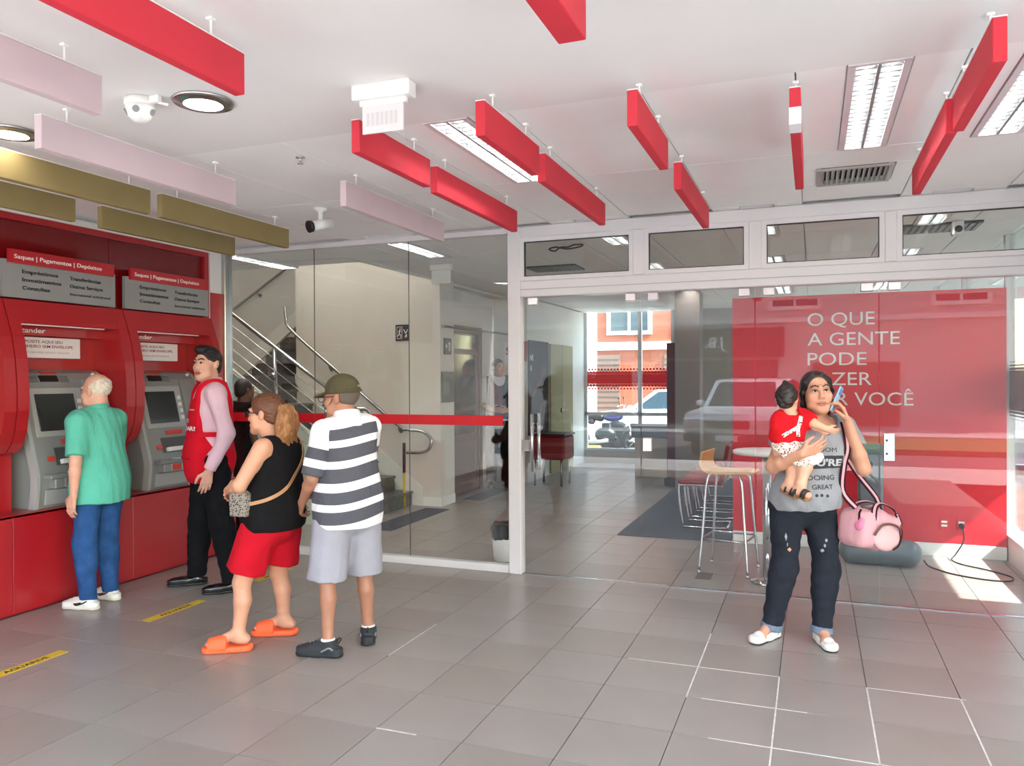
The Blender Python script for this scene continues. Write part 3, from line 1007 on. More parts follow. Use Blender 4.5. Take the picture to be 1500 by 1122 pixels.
def cash_machine(y0, lb):
    t = thing('cash_machine', lb, 'cash machine', (-5.08, y0 + UN / 2, 0.662), 0, 'grey cash machines')
    o = Vector(t.location)
    a, b = y0 + 0.17, y0 + 0.855
    poly = [(x, z) for z, x in APROF] + [(-5.255, 1.63), (-5.255, 0.664)]
    MB().prism(poly, 1, a, b).xf(Matrix.Translation(-o)).build('housing', GREYM, t)
    out = [(x + 0.012, z) for z, x in APROF]; inn = [(x - 0.05, z) for z, x in APROF]
    for (p, q) in ((a - 0.012, a + 0.016), (b - 0.016, b + 0.012)):
        MB().prism(out + inn[::-1], 1, p, q).xf(Matrix.Translation(-o)).build('edge_trim', GREYL, t)
    def plate(nm, ya, yb, za, zb, m, th=0.012, off=0.0, parent=None):
        zc = (za + zb) / 2
        x, ang = aslope(zc)
        hz = (zb - za) / 2 / math.cos(ang)
        mb = MB().box(-th, th * 0.25 + off, -(yb - ya) / 2, (yb - ya) / 2, -hz, hz, min(0.004, th / 3))
        M = Matrix.Translation(Vector((x + off, (ya + yb) / 2, zc)) - o) @ Matrix.Rotation(-ang, 4, 'Y')
        return mb.xf(M).build(nm, m, parent or t)
    s = y0
    plate('display_window', s + 0.34, s + 0.485, 1.545, 1.588, BLACK, 0.008, 0.004)
    for q in (s + 0.25, s + 0.50):
        for k in range(5):
            plate('grille_slot', q, q + 0.075, 1.541 + k * 0.010, 1.545 + k * 0.010, GREYD, 0.006, 0.001)
    plate('logo_label', s + 0.37, s + 0.50, 1.600, 1.617, REDLAB, 0.004, 0.003)
    for q in (s + 0.21, s + 0.80):
        MB().cyl(Vector((aslope(1.595)[0] - 0.01, q, 1.595)) - o, Vector((aslope(1.595)[0] + 0.012, q, 1.597)) - o, 0.013, n=12).build('camera_lens', WHITEP, t)
    plate('screen_frame', s + 0.225, s + 0.64, 1.155, 1.50, GREYL, 0.012, 0.004)
    plate('screen', s + 0.255, s + 0.565, 1.195, 1.455, SCREEN, 0.008, 0.009)
    for k in range(4):
        plate('side_key', s + 0.59, s + 0.622, 1.22 + k * 0.055, 1.25 + k * 0.055, WHITEP, 0.008, 0.010)
    plate('side_wing', s + 0.665, s + 0.84, 1.23, 1.56, GREYM, 0.01, 0.006)
    plate('card_slot', s + 0.68, s + 0.80, 1.255, 1.285, BLACK, 0.008, 0.012)
    plate('slot_light', s + 0.68, s + 0.72, 1.262, 1.282, WHITEP, 0.006, 0.018)
    plate('label', s + 0.40, s + 0.58, 1.098, 1.132, REDLAB, 0.005, 0.003)
    plate('cash_bay', s + 0.33, s + 0.66, 0.955, 1.075, GREYD, 0.006, 0.003)
    plate('cash_tray', s + 0.36, s + 0.56, 0.962, 0.995, WHITEP, 0.02, 0.016)
    plate('sticker', s + 0.27, s + 0.325, 0.985, 1.02, REDLAB, 0.004, 0.004)
    # keyboard shelf
    x = aslope(0.9)[0]
    MB().box(x - 0.03, x + 0.075, s + 0.22, s + 0.82, 0.87, 0.90, 0.006).box(x - 0.02, x + 0.066, s + 0.26, s + 0.80, 0.80, 0.87, 0.006).xf(Matrix.Translation(-o)).build('shelf', GREYM, t)
    MB().box(x + 0.066, x + 0.0685, s + 0.33, s + 0.66, 0.806, 0.866).xf(Matrix.Translation(-o)).build('slot_panel', GREYL, t)
    MB().box(x + 0.0685, x + 0.0705, s + 0.345, s + 0.44, 0.812, 0.862).xf(Matrix.Translation(-o)).build('sticker', REDLAB, t)
    kp = MB()
    for i in range(4):
        for j in range(3):
            kp.box(x + 0.005 + j * 0.018, x + 0.018 + j * 0.018, s + 0.40 + i * 0.03, s + 0.422 + i * 0.03, 0.9, 0.905)
    kp.xf(Matrix.Translation(-o)).build('keypad', WHITEP, t)
    plate('lower_door', s + 0.235, s + 0.815, 0.685, 0.79, GREYL, 0.008, 0.004)
    return t
cash_machine(U0[1], 'grey cash machine with a dark screen behind the man in the green polo')
cash_machine(U0[2], 'grey cash machine with a dark screen beside the man in the red vest')

def machine_sign(ya, lb):
    t = thing('machine_sign', lb, 'sign', (-5.08, ya + 0.45, 2.12), 0, 'grey service signs above the cash machines')
    o = Vector(t.location)
    MB().box(-5.10, -5.07, ya, ya + 0.915, 2.12, 2.375).xf(Matrix.Translation(-o)).build('board', GREY_SIGN, t)
    MB().box(-5.07, -5.045, ya + 0.035, ya + 0.885, 2.352, 2.445).xf(Matrix.Translation(-o)).build('header', RED, t)
    X = -5.044
    lettering('Saques | Pagamentos | Depósitos', Vector((X, ya + 0.07, 2.384)) - o, (0, 1, 0), (0, 0, 1), 0.030, WHITE_TXT, t, width=0.70, bold=0.004)
    X = -5.069
    for k, w in enumerate(('Empréstimos', 'Investimentos', 'Consultas')):
        lettering(w, Vector((X, ya + 0.145, 2.292 - k * 0.056)) - o, (0, 1, 0), (0, 0, 1), 0.027, BLACK_TXT, t, width=(0.275, 0.30, 0.21)[k], bold=0.014)
    for k, w in enumerate(('Transferências', 'Outros Serviços', 'International withdrawal')):
        lettering(w, Vector((X, ya + 0.515, 2.286 - k * 0.056)) - o, (0, 1, 0), (0, 0, 1), (0.027, 0.027, 0.021)[k], BLACK_TXT, t, width=(0.265, 0.285, 0.35)[k], bold=(0.014, 0.014, 0.0)[k], shear=(0, 0, 0.2)[k])
    return t
machine_sign(3.69, 'grey sign with red header above the left cash machine')
machine_sign(4.70, 'grey sign with red header above the right cash machine')

# ------------------------------------------------------------------ glass front
front = struct('trim_2')
MB().box(-2.255, -2.15, YG - 0.05, YG + 0.05, 0, CZ, 0.006).build('post', ALU, front)
MB().box(-5.085, -5.04, YG - 0.05, YG + 0.05, 0, CZ, 0.004).build('post', STEEL, front)
MB().box(-5.04, -2.255, YG - 0.035, YG + 0.035, 0, 0.062, 0.004).build('bottom_rail', ALU, front)
MB().box(-5.04, -2.255, YG - 0.03, YG + 0.03, 2.70, CZ, 0.003).build('top_rail', ALU, front)
MB().box(-2.15, 1.62, YG - 0.05, YG + 0.05, 2.19, 2.318, 0.008).build('header_beam', ALU, front)
MB().box(-2.15, 1.62, YG - 0.055, YG - 0.05, 2.245, 2.25).build('beam_groove', GREYL, front)
MB().box(-2.15, 1.62, YG - 0.05, YG + 0.05, 2.655, CZ, 0.006).build('top_beam', ALU, front)
MB().box(-2.15, 1.6, YG - 0.012, YG + 0.012, 0.0, 0.006).build('floor_channel', STEEL, front)
for a, b in ((-1.25, -1.165), (-0.42, -0.33), (0.455, 0.53), (1.5, 1.62)):
    MB().box(a, b, YG - 0.045, YG + 0.045, 2.318, 2.655, 0.005).build('mullion', ALU, front)
MB().box(1.52, 1.62, YG - 0.05, YG + 0.05, 0, 2.19, 0.005).build('post', ALU, front)
for k, (a, b) in enumerate(((-2.15, -1.25), (-1.165, -0.42), (-0.33, 0.455), (0.53, 1.5))):
    w = struct('window_%d' % (k + 2))
    f = 0.032
    MB().box(a, b, YG - 0.04, YG + 0.02, 2.318, 2.318 + f).box(a, b, YG - 0.04, YG + 0.02, 2.655 - f, 2.655).box(a, a + f, YG - 0.04, YG + 0.02, 2.318 + f, 2.655 - f) \
        .box(b - f, b, YG - 0.04, YG + 0.02, 2.318 + f, 2.655 - f).build('sash', ALU, w)
    g = MB()
    for q in (2.318 + f, 2.655 - f - 0.006):
        g.box(a + f, b - f, YG - 0.034, YG - 0.01, q, q + 0.006)
    g.box(a + f, a + f + 0.006, YG - 0.034, YG - 0.01, 2.318 + f, 2.655 - f).box(b - f - 0.006, b - f, YG - 0.034, YG - 0.01, 2.318 + f, 2.655 - f)
    g.build('gasket', BLACK, w)
    MB().box(a + f, b - f, YG - 0.018, YG - 0.012, 2.318 + f, 2.655 - f).build('pane', GLASS_T, w)
for k, (a, b) in enumerate(((-5.04, -4.104), (-4.1, -3.164), (-3.16, -2.255))):
    w = struct('window_%d' % (k + 6))
    MB().box(a, b, YG - 0.005, YG + 0.005, 0.062, 2.70).build('pane', GLASS, w)
    e = MB().box(a + 0.0005, b - (0.06 if k == 2 else 0.0005) - (0.0 if k < 2 else 0.0), YG - 0.0068, YG - 0.0052, 1.17, 1.252)
    e.build('red_band', mat('red_vinyl_band', (206, 16, 32), 0.5), w)
    if k < 2:
        MB().box(b, b + 0.004, YG - 0.004, YG + 0.004, 0.062, 2.70).build('silicone_joint', GREYD, w)
# frameless doors and side panes
PATCH = mat('polished_patch_fitting', (222, 214, 212), 0.18, 0.85)
for k, (a, b) in enumerate(((-2.145, -1.206), (-1.198, -0.384), (-0.376, 0.418), (0.426, 1.515))):
    d = struct('door_%d' % (k + 1))
    MB().box(a, b, YG - 0.005, YG + 0.005, 0.008, 2.186).build('pane', GLASS, d)
    for q in ((a + 0.05, a + 0.13), (b - 0.11, b - 0.03)):
        if k == 0 or q[0] > -1.3:
            MB().box(q[0], q[1], YG - 0.02, YG + 0.02, 2.128, 2.186, 0.004).build('patch_fitting', PATCH, d)
    if k == 0:
        for yy in (YG - 0.05, YG + 0.05):
            for xx in ((-2.055,) if yy < YG else (-2.03,)):
                MB().cyl((xx, yy, 0.82), (xx, yy, 1.27), 0.013, n=12).cyl((xx, yy, 0.9), (xx, YG, 0.9), 0.008, n=8).cyl((xx, yy, 1.19), (xx, YG, 1.19), 0.008, n=8).build('pull_handle', CHROME, d)
        MB().box(-2.145, -2.085, YG - 0.028, YG + 0.028, 0.975, 1.065, 0.005).build('lock', PATCH, d)
    if k == 1:
        MB().box(a + 0.01, a + 0.08, YG - 0.022, YG + 0.022, 1.0, 1.10, 0.004).build('lock', PATCH, d)
    if k == 3:
        MB().box(a + 0.02, a + 0.09, YG - 0.022, YG + 0.022, 0.98, 1.17, 0.004).build('lock', PATCH, d)
        MB().cyl((a + 0.04, YG - 0.026, 1.03), (a + 0.04, YG - 0.02, 1.03), 0.008, n=8).cyl((a + 0.04, YG - 0.026, 1.12), (a + 0.04, YG - 0.02, 1.12), 0.008, n=8).build('screw_head', GREYD, d)

# ------------------------------------------------------------------ red partition behind the doors
PY = 7.62
wp = MB().box(-0.70, 1.52, PY, PY + 0.14, 0.0, 2.29).build('wall_partition', RED_WALL)
wp['kind'] = 'structure'
bb = MB().box(-0.70, 1.52, PY - 0.014, PY, 0.0, 0.112, 0.003).build('baseboard_partition', WHITEP)
bb['kind'] = 'structure'
for k, w in enumerate(('O QUE', 'A GENTE', 'PODE', 'FAZER', 'POR VOCÊ')):
    lettering(w, (-0.04, PY - 0.001, 2.012 - 0.179 * k), (1, 0, 0), (0, 0, 1), 0.121, mat('pale_wall_lettering', (226, 214, 208), 0.6), wp, width=(0.555, 0.755, 0.49, 0.53, 0.86)[k], depth=0.003)
for x, plug in ((1.055, False), (1.184, True)):
    t = thing('wall_socket', 'red wall socket with a black plug in it' if plug else 'red wall socket with a white insert and no plug', 'socket', (x, PY - 0.001, 0.28), 0)
    MB().box(-0.037, 0.037, -0.008, 0, -0.06, 0.06, 0.004).build('plate', RED_WALL, t)
    MB().box(-0.022, 0.022, -0.0105, -0.007, 0.01, 0.028, 0.002).build('insert', WHITEP, t)
    MB().box(-0.022, 0.022, -0.0105, -0.007, -0.022, -0.004, 0.002).build('insert', WHITEP, t)
plug = thing('power_plug', 'black power plug pushed into the right red wall socket', 'plug', (1.184, PY - 0.012, 0.272))
MB().cyl((0, 0.002, 0), (0, -0.035, 0), 0.024, 0.02, n=12).cyl((0, -0.035, 0), (0, -0.055, -0.008), 0.012, n=10).build('body', BLACK, plug)
def bez(pts, n=10):
    """Catmull-Rom through pts"""
    P = [Vector(p) for p in pts]; P = [P[0]] + P + [P[-1]]
    out = []
    for i in range(1, len(P) - 2):
        for k in range(n):
            t = k / n
            out.append(0.5 * ((2 * P[i]) + (-P[i - 1] + P[i + 1]) * t + (2 * P[i - 1] - 5 * P[i] + 4 * P[i + 1] - P[i + 2]) * t * t + (-P[i - 1] + 3 * P[i] - 3 * P[i + 1] + P[i + 2]) * t ** 3))
    out.append(P[-2])
    return out
cord = MB().tube(bez([(1.184, PY - 0.068, 0.262), (1.19, PY - 0.08, 0.16), (1.13, PY - 0.10, 0.05), (1.09, PY - 0.16, 0.007), (1.15, 7.30, 0.007), (1.30, 7.16, 0.007), (1.42, 6.98, 0.007),
                      (1.38, 6.83, 0.007), (1.22, 6.82, 0.007), (1.03, 6.92, 0.007), (0.93, 7.05, 0.007), (0.87, 7.10, 0.02), (0.838, 7.12, 0.06)], 10), 0.006, 6)
setp(cord.build('power_cable', BLACK), 'black power cable looping over the sunlit floor to the grey totem', 'cable')

# right-hand glass facade
fac = struct('window_9')
MB().box(1.56, 1.572, YG + 0.05, 14.0, 0.2, CZ).build('pane', GLASS_R, fac)
for y in (YG + 0.08, 7.74, 9.8, 11.9, 13.95):
    MB().box(1.53, 1.60, y - 0.03, y + 0.03, 0.17, CZ).build('mullion', ALU, fac)
MB().box(1.53, 1.60, YG + 0.05, 14.0, 0.17, 0.21).build('bottom_rail', ALU, fac)
_fm = film_mat('red_halftone_film', (120, 8, 18), 1.16, 1.70, 0.16)
MB().box(1.556, 1.559, YG + 0.05, 14.0, 1.16, 1.70).build('film', _fm, fac)
wr = MB().box(1.53, 1.75, YG + 0.05, 14.2, -0.02, 0.17).build('wall_right', WHITE)
wr['kind'] = 'structure'
# ------------------------------------------------------------------ hall and stairs behind the glass
ws = MB().box(-6.3, -4.212, 8.567, 8.96, 0, 4.4).build('wall_stair', WALLC); ws['kind'] = 'structure'
b_ = MB().box(-4.62, -4.197, 8.553, 8.567, 0, 0.11).box(-4.212, -4.197, 8.567, 8.95, 0, 0.11).build('baseboard_stair', WHITEP); b_['kind'] = 'structure'
w_ = MB().box(-8.5, -4.7, 9.8, 9.95, 0, 4.4).build('wall_landing', WALLC); w_['kind'] = 'structure'
w_ = MB().box(-8.65, -8.5, 5.85, 9.95, 0, 4.4).box(-8.65, -5.5, 5.70, 5.85, 0, 4.4).build('wall_far_left', WALLC); w_['kind'] = 'structure'
w_ = MB().box(-4.31, -4.28, 6.64, 8.567, CZ + 0.0, 4.4).box(-8.5, -4.28, 6.61, 6.64, CZ, 4.4).box(-8.65, -4.28, 6.61, 9.95, 4.4, 4.5).build('wall_shaft', WALLC); w_['kind'] = 'structure'
for nm_, bx_ in (('wall_lobby_left', (-4.9, -4.5, 10.26, 11.2, 0, CZ)), ('wall_lobby_back', (-4.5, -3.95, 10.95, 14.2, 0, CZ)), ('wall_lobby_lintel', (-4.9, -4.4, 8.96, 10.26, 2.26, CZ)), ('wall_lobby_rear', (-5.0, -4.9, 8.96, 11.2, 0, CZ))):
    w_ = MB().box(*bx_).build(nm_, WALLC); w_['kind'] = 'structure'
w_ = MB().box(-3.95, -2.3, 14.05, 14.2, 0, 0.22).box(-2.3, 1.56, 14.05, 14.2, 0, CZ).build('wall_back', mat('taupe_wall_paint', (176, 166, 158), 0.7, var=0.02)); w_['kind'] = 'structure'
t = thing('stairwell_lamp', 'ceiling lamp high in the stairwell above the steps', 'ceiling light', (-5.7, 7.7, 4.4))
MB().box(-0.6, 0.6, -0.15, 0.15, -0.05, 0).build('housing', WHITEP, t)
MB().box(-0.57, 0.57, -0.13, 0.13, -0.07, -0.05).build('diffuser', LAMPW, t)
# dark red glazed door in the lobby
DKRED = mat('dark_red_door_frame', (96, 50, 50), 0.4)
DKGL = mat('dark_door_panel', (58, 40, 42), 0.15, coat=0.5)
d5 = struct('door_5')
X5 = -4.40
MB().box(X5 - 0.05, X5 + 0.02, 8.965, 9.06, 0, 2.26).box(X5 - 0.05, X5 + 0.02, 10.16, 10.255, 0, 2.26).box(X5 - 0.05, X5 + 0.02, 9.06, 10.16, 2.17, 2.26).build('frame', DKRED, d5)
MB().box(X5 - 0.04, X5 + 0.005, 9.06, 9.15, 0.02, 1.95).box(X5 - 0.04, X5 + 0.005, 10.07, 10.16, 0.02, 1.95).box(X5 - 0.04, X5 + 0.005, 9.15, 10.07, 0.70, 0.80).box(X5 - 0.04, X5 + 0.005, 9.15, 10.07, 1.88, 1.95).box(X5 - 0.04, X5 + 0.005, 9.15, 10.07, 0.02, 0.12) \
    .build('leaf_frame', mat('grey_red_leaf', (118, 84, 82), 0.4), d5)
MB().box(X5 - 0.03, X5 - 0.01, 9.15, 10.07, 0.80, 1.88).build('upper_panel', DKGL, d5)
MB().box(X5 - 0.03, X5 - 0.01, 9.15, 10.07, 0.12, 0.70).build('lower_panel', mat('mauve_door_panel', (120, 96, 94), 0.4), d5)
MB().box(X5 - 0.03, X5 - 0.01, 9.06, 10.16, 1.95, 2.17).build('fanlight', DKGL, d5)
MB().cyl((X5 + 0.02, 9.2, 1.0), (X5 + 0.05, 9.2, 1.0), 0.012, n=10).cyl((X5 + 0.05, 9.19, 1.0), (X5 + 0.05, 9.33, 1.0), 0.01, n=10).build('handle', CHROME, d5)
t = thing('wall_rail', 'slim dark rail running along the lobby wall above the door', 'rail', (-4.19, 8.6, 2.19))
MB().cyl((0, 0, 0), (0.06, 2.35, 0), 0.014, n=8).build('bar', mat('dark_metal', (70, 66, 66), 0.4, 0.6), t)
MB().cyl((-0.022, 0.02, 0), (0.0, 0.02, 0), 0.02, n=8).sphere((0, 0, 0), 0.022, 8, 6).build('bracket', STEEL, t)
# mats
for a, b, c, d, lb in ((-4.33, -4.02, 7.02, 8.40, 'dark floor mat at the foot of the stairs'), (-4.19, -3.93, 9.15, 10.25, 'dark floor mat in front of the lobby door')):
    m_ = MB().box(a, b, c, d, 0.0005, 0.006).build('floor_mat', MATBLUE); setp(m_, lb, 'mat', 'dark mats in the lobby')
m_ = MB().box(-1.80, -0.72, 7.58, 12.4, 0.0005, 0.005).build('carpet_strip', MATBLUE); setp(m_, 'slate grey carpet strip under the waiting chairs', 'carpet')
# stairs
st = struct('stairs')
st.name = 'trim_3'
for k in range(9):
    x1 = -4.6 - 0.24 * k
    MB().box(x1 - 0.265, x1, 7.1, 8.55, 0.0 if k == 0 else 0.178 * k - 0.05, 0.178 * (k + 1) - 0.03).build('riser', GRANITE, st)
    MB().box(x1 - 0.265, x1 + 0.02, 7.08, 8.556, 0.178 * (k + 1) - 0.03, 0.178 * (k + 1), 0.004).build('tread', GRANITE, st)
MB().prism([(-4.95, 0.0), (-4.95, 0.95), (-8.4, 3.24), (-8.4, 0.0)], 1, 7.04, 7.075).build('side_panel', mat('pale_green_panel', (206, 216, 206), 0.5), st)
MB().box(-8.45, -6.74, 7.09, 9.78, 1.5, 1.6).build('landing', GRANITE, st)
for k in range(6):
    MB().box(-7.35 + 0.24 * k, -7.08 + 0.24 * k, 8.98, 9.78, 1.6 + 0.178 * k, 1.6 + 0.178 * (k + 1)).build('upper_step', GRANITE, st)
MB().prism([(-7.9, 1.45), (-7.45, 1.62), (-6.0, 2.70), (-6.0, 2.9), (-7.6, 1.75)], 1, 8.93, 8.98).build('stringer', WHITE, st)
MB().prism([(-4.45, 0.0), (-4.45, 0.22), (-5.3, 0.86), (-6.3, 1.62), (-6.3, 1.5), (-5.3, 0.6)], 1, 8.545, 8.562).build('skirting', WHITE, st)
def railing():
    t = thing('stair_railing', 'steel stair railing with horizontal wires on the near side', 'railing', (-5.2, 7.02, 0))
    o = Vector(t.location)
    def zz(x): return 1.592 + (-4.966 - x) * 0.66
    P = [(-8.0, zz(-8.0)), (-4.62, zz(-4.62)), (-4.42, zz(-4.45)), (-4.27, zz(-4.4)), (-4.22, 1.0), (-4.24, 0.86), (-4.36, 0.80), (-4.52, 0.84)]
    MB().tube([p - o for p in bez([(x, 7.02, z) for x, z in P], 6)], 0.022, 10).build('handrail', STEEL, t)
    for k in range(6):
        MB().tube([Vector((x, 7.02, zz(x) - 0.13 * (k + 1))) - o for x in (-8.0, -6.2, -4.55)], 0.006, 6).build('wire', STEEL, t)
    for x in (-4.55, -5.45, -6.4):
        zb = 0.178 * max(1, math.ceil((-4.6 - x) / 0.24)) if x < -4.6 else 0.0
        MB().cyl(Vector((x, 7.02 if x > -4.6 else 7.1, max(zb - 0.05, 0.0))) - o, Vector((x, 7.02, zz(x))) - o, 0.02, n=10).build('post', STEEL, t)
        MB().cyl(Vector((x - 0.03, 7.0, zz(x) - 0.3)) - o, Vector((x + 0.03, 7.0, zz(x) - 0.32)) - o, 0.026, n=10).build('clamp', STEEL, t)
railing()
def wallrail(y, pts, lb, br, n):
    t = thing('handrail', lb, 'handrail', (pts[0][0], y, pts[0][1]), 0)
    o = Vector(t.location)
    MB().tube([p - o for p in bez([(x, y - 0.07, z) for x, z in pts], 8)], 0.02, 10).build('bar', STEEL, t)
    for x, z in br:
        MB().tube([Vector((x, y - 0.07, z)) - o, Vector((x, y - 0.06, z - 0.06)) - o, Vector((x, y, z - 0.07)) - o], 0.009, 8).cyl(Vector((x, y - 0.012, z - 0.07)) - o, Vector((x, y, z - 0.07)) - o, 0.03, n=12).build('bracket', STEEL, t)
wallrail(8.567, [(-6.42, 2.50), (-6.40, 2.34), (-6.32, 2.19), (-5.6, 1.63), (-4.78, 1.0), (-4.62, 0.93), (-4.42, 0.91), (-4.31, 0.83), (-4.32, 0.72), (-4.42, 0.66), (-4.64, 0.65)], 'steel handrail on the stair wall ending in a loop', [(-5.75, 1.75), (-4.75, 0.98)], 0)
wallrail(9.8, [(-8.45, 2.55), (-7.3, 3.22), (-6.5, 3.7)], 'steel handrail rising on the landing wall', [(-7.85, 2.9)], 0)
t = thing('barrier_pole', 'slim yellow and black pole standing by the wall handrail loop', 'pole', (-4.60, 8.36, 0))
MB().cyl((0, 0, 0), (0, 0, 0.42), 0.016, n=10).build('shaft', mat('yellow_paint', (206, 176, 40), 0.5), t)
MB().cyl((0, 0, 0.42), (0, 0, 0.78), 0.02, n=10).build('grip', BLACK, t)

def plate_sign(x, y, z, w, h, lb, axis, draw):
    t = thing('wall_sign', lb, 'sign', (x, y, z))
    b = MB().box(-w / 2, w / 2, -0.012, 0, -h / 2, h / 2) if axis == 0 else MB().box(0, 0.012, -w / 2, w / 2, -h / 2, h / 2)
    b.build('plate', BLACK, t)
    p = MB()
    for (a, c, e, f) in draw:
        if axis == 0: p.box(a, c, -0.0145, -0.012, e, f)
        else: p.box(0.012, 0.0145, a, c, e, f)
    p.build('pictogram', WHITE_TXT, t)
    return t
t = plate_sign(-4.722, 8.566, 2.12, 0.185, 0.20, 'black exit sign with a running man on the stair wall', 0, [(-0.075, 0.0, -0.075, -0.069), (-0.075, 0.0, 0.069, 0.075), (-0.075, -0.069, -0.069, 0.069), (-0.006, 0.0, -0.069, 0.069)])
run = MB().sphere((-0.03, -0.013, 0.045), (0.011, 0.004, 0.011), 10, 6)
for a, b, r in (((-0.035, 0.03), (-0.04, -0.01), 0.008), ((-0.04, -0.01), (-0.018, -0.03), 0.006), ((-0.018, -0.03), (-0.022, -0.058), 0.005), ((-0.04, -0.01), (-0.052, -0.035), 0.006), ((-0.052, -0.035), (-0.064, -0.04), 0.005), ((-0.035, 0.028), (-0.015, 0.012), 0.004), ((-0.035, 0.028), (-0.055, 0.012), 0.004)):
    run.cyl((a[0], -0.013, a[1]), (b[0], -0.013, b[1]), r, n=6)
for a, b in (((0.02, 0.04), (0.05, -0.01)), ((0.05, -0.01), (0.075, 0.04)), ((0.035, -0.06), (0.06, -0.02)), ((0.06, -0.02), (0.06, -0.06))):
    run.cyl((a[0], -0.013, a[1]), (b[0], -0.013, b[1]), 0.006, n=6)
run.build('running_figure', WHITE_TXT, t)
plate_sign(-4.211, 8.76, 1.95, 0.20, 0.20, 'small black pictogram sign at the wall corner above the dark notice', 1, [(-0.07, -0.02, -0.01, 0.01), (-0.055, -0.035, -0.03, 0.03), (0.01, 0.06, 0.02, 0.05), (0.02, 0.035, -0.06, 0.02), (0.045, 0.06, -0.06, 0.02)])
t = thing('notice_board', 'dark glossy notice on the wall corner below the pictogram sign', 'notice', (-4.211, 8.76, 1.45))
MB().box(0, 0.012, -0.17, 0.17, -0.19, 0.19).build('sheet', mat('dark_notice', (70, 70, 68), 0.25), t)
MB().box(0.012, 0.0135, -0.12, 0.12, 0.11, 0.15).box(0.012, 0.0135, -0.12, 0.04, -0.1, 0.06).build('print', mat('notice_print', (110, 104, 98), 0.4), t)
t = thing('red_notice', 'red and white notices on the white wall behind the guard', 'notice', (-4.2, 10.949, 1.93))
MB().box(-0.12, 0.02, -0.008, 0, -0.16, 0.16).build('white_sheet', mat('white_notice', (226, 222, 224), 0.5), t)
MB().box(0.06, 0.25, -0.008, 0, -0.13, 0.17).build('red_sheet', RED, t)
lettering('S', (-0.085, -0.009, -0.02), (1, 0, 0), (0, 0, 1), 0.11, RED, t, bold=0.02)
# tall grey poster with a pair of raised hands on the lobby side wall
t = thing('tall_poster', 'tall grey poster showing raised hands on the lobby side wall', 'poster', (-3.949, 11.45, 1.3))
MB().box(0, 0.015, -0.48, 0.46, -0.6, 0.82).build('sheet', mat('grey_poster', (66, 62, 61), 0.85, spec=0.1), t)
lettering('NE', (0.0155, -0.42, 0.52), (0, 1, 0), (0, 0, 1), 0.09, WHITE_TXT, t)
lettering('A', (0.0155, -0.42, 0.36), (0, 1, 0), (0, 0, 1), 0.09, WHITE_TXT, t)
hs = S()
for a, b, r1, r2 in (((0, -0.3, 0.0), (0, 0.05, 0.2), 0.05, 0.04), ((0, 0.05, 0.2), (0, 0.16, 0.30), 0.045, 0.04), ((0, 0.16, 0.30), (0, 0.12, 0.42), 0.018, 0.012), ((0, 0.19, 0.31), (0, 0.2, 0.46), 0.018, 0.012), ((0, 0.2, 0.28), (0, 0.3, 0.40), 0.016, 0.011), ((0, 0.13, 0.26), (0, 0.05, 0.36), 0.018, 0.013), ((0, 0.15, -0.5), (0, 0.35, -0.15), 0.1, 0.07), ((0, -0.1, -0.55), (0, 0.1, -0.2), 0.11, 0.07)):
    hs.rc(a, b, r1, r2, 0.02)
o_ = hs.build('printed_hands', 0.016, mat('print_skin', (104, 82, 72), 0.85, spec=0.1), t)
o_.scale = (0.03, 1, 1); o_.location = (0.016, 0, 0)
t = thing('side_door', 'beige double door with black latch on the lobby side wall', 'door', (-3.949, 12.6, 0))
BEI = mat('beige_door', (150, 140, 104), 0.7, spec=0.2)
for a, b in ((-0.62, -0.005), (0.005, 0.62)):
    MB().box(0, 0.03, a, b, 0.02, 2.1, 0.006).build('leaf', BEI, t)
MB().box(0.03, 0.05, -0.1, 0.1, 0.98, 1.05).build('latch', BLACK, t)
# back window with film
bw = struct('window_10')
MB().box(-3.95, -2.3, 14.10, 14.11, 0.22, CZ).build('pane', GLASS_R, bw)
MB().box(-3.95, -2.3, 14.07, 14.14, 0.20, 0.26).box(-3.95, -2.3, 14.07, 14.14, 0.86, 0.92).box(-3.95, -3.90, 14.07, 14.14, 0.26, CZ).box(-2.35, -2.3, 14.07, 14.14, 0.26, CZ).box(-2.95, -2.88, 14.07, 14.14, 0.26, CZ).build('frame', ALU, bw)
MB().box(-3.9, -2.35, 14.092, 14.096, 1.27, 1.80).build('film', film_mat('back_window_film', (196, 14, 26), 1.27, 1.80, 0.22, 0.93, 0.06), bw)
t = thing('square_column', 'taupe square column in the middle of the hall', 'column', (-1.62, 11.2, 0)); t['kind'] = 'structure'; t.name = 'wall_column'
for q in ('label', 'category'):
    del t[q]
MB().box(-0.17, 0.17, -0.17, 0.17, 0, CZ).build('shaft', mat('taupe_column', (150, 138, 130), 0.6), t)
t = thing('red_display_panel', 'tall dark red display panel left of the column', 'display panel', (-1.86, 11.4, 0))
MB().box(-0.10, 0.06, -0.05, 0.05, 0.1, 2.05, 0.008).build('panel', mat('dark_red_display', (108, 14, 22), 0.4), t)
MB().box(-0.13, 0.09, -0.12, 0.12, 0.0, 0.1, 0.008).build('base', GREYD, t)
t = thing('desk_pedestal', 'slate blue service desk with a pale front behind the doors', 'desk', (-2.34, 12.4, 0))
MB().box(-0.25, 0.45, -0.3, 0.3, 0.0, 0.62, 0.01).build('front', mat('pale_desk', (176, 164, 150), 0.5), t)
MB().box(-0.3, 0.5, -0.35, 0.35, 0.62, 0.80, 0.01).build('top', mat('slate_desk', (84, 92, 104), 0.4), t)
t = thing('red_pouf', 'dark red padded bench seat standing near the lobby poster', 'seat', (-3.55, 10.9, 0))
MB().box(-0.26, 0.26, -0.26, 0.26, 0.38, 0.72, 0.03).build('cushion', mat('dark_red_vinyl', (132, 22, 26), 0.4), t)
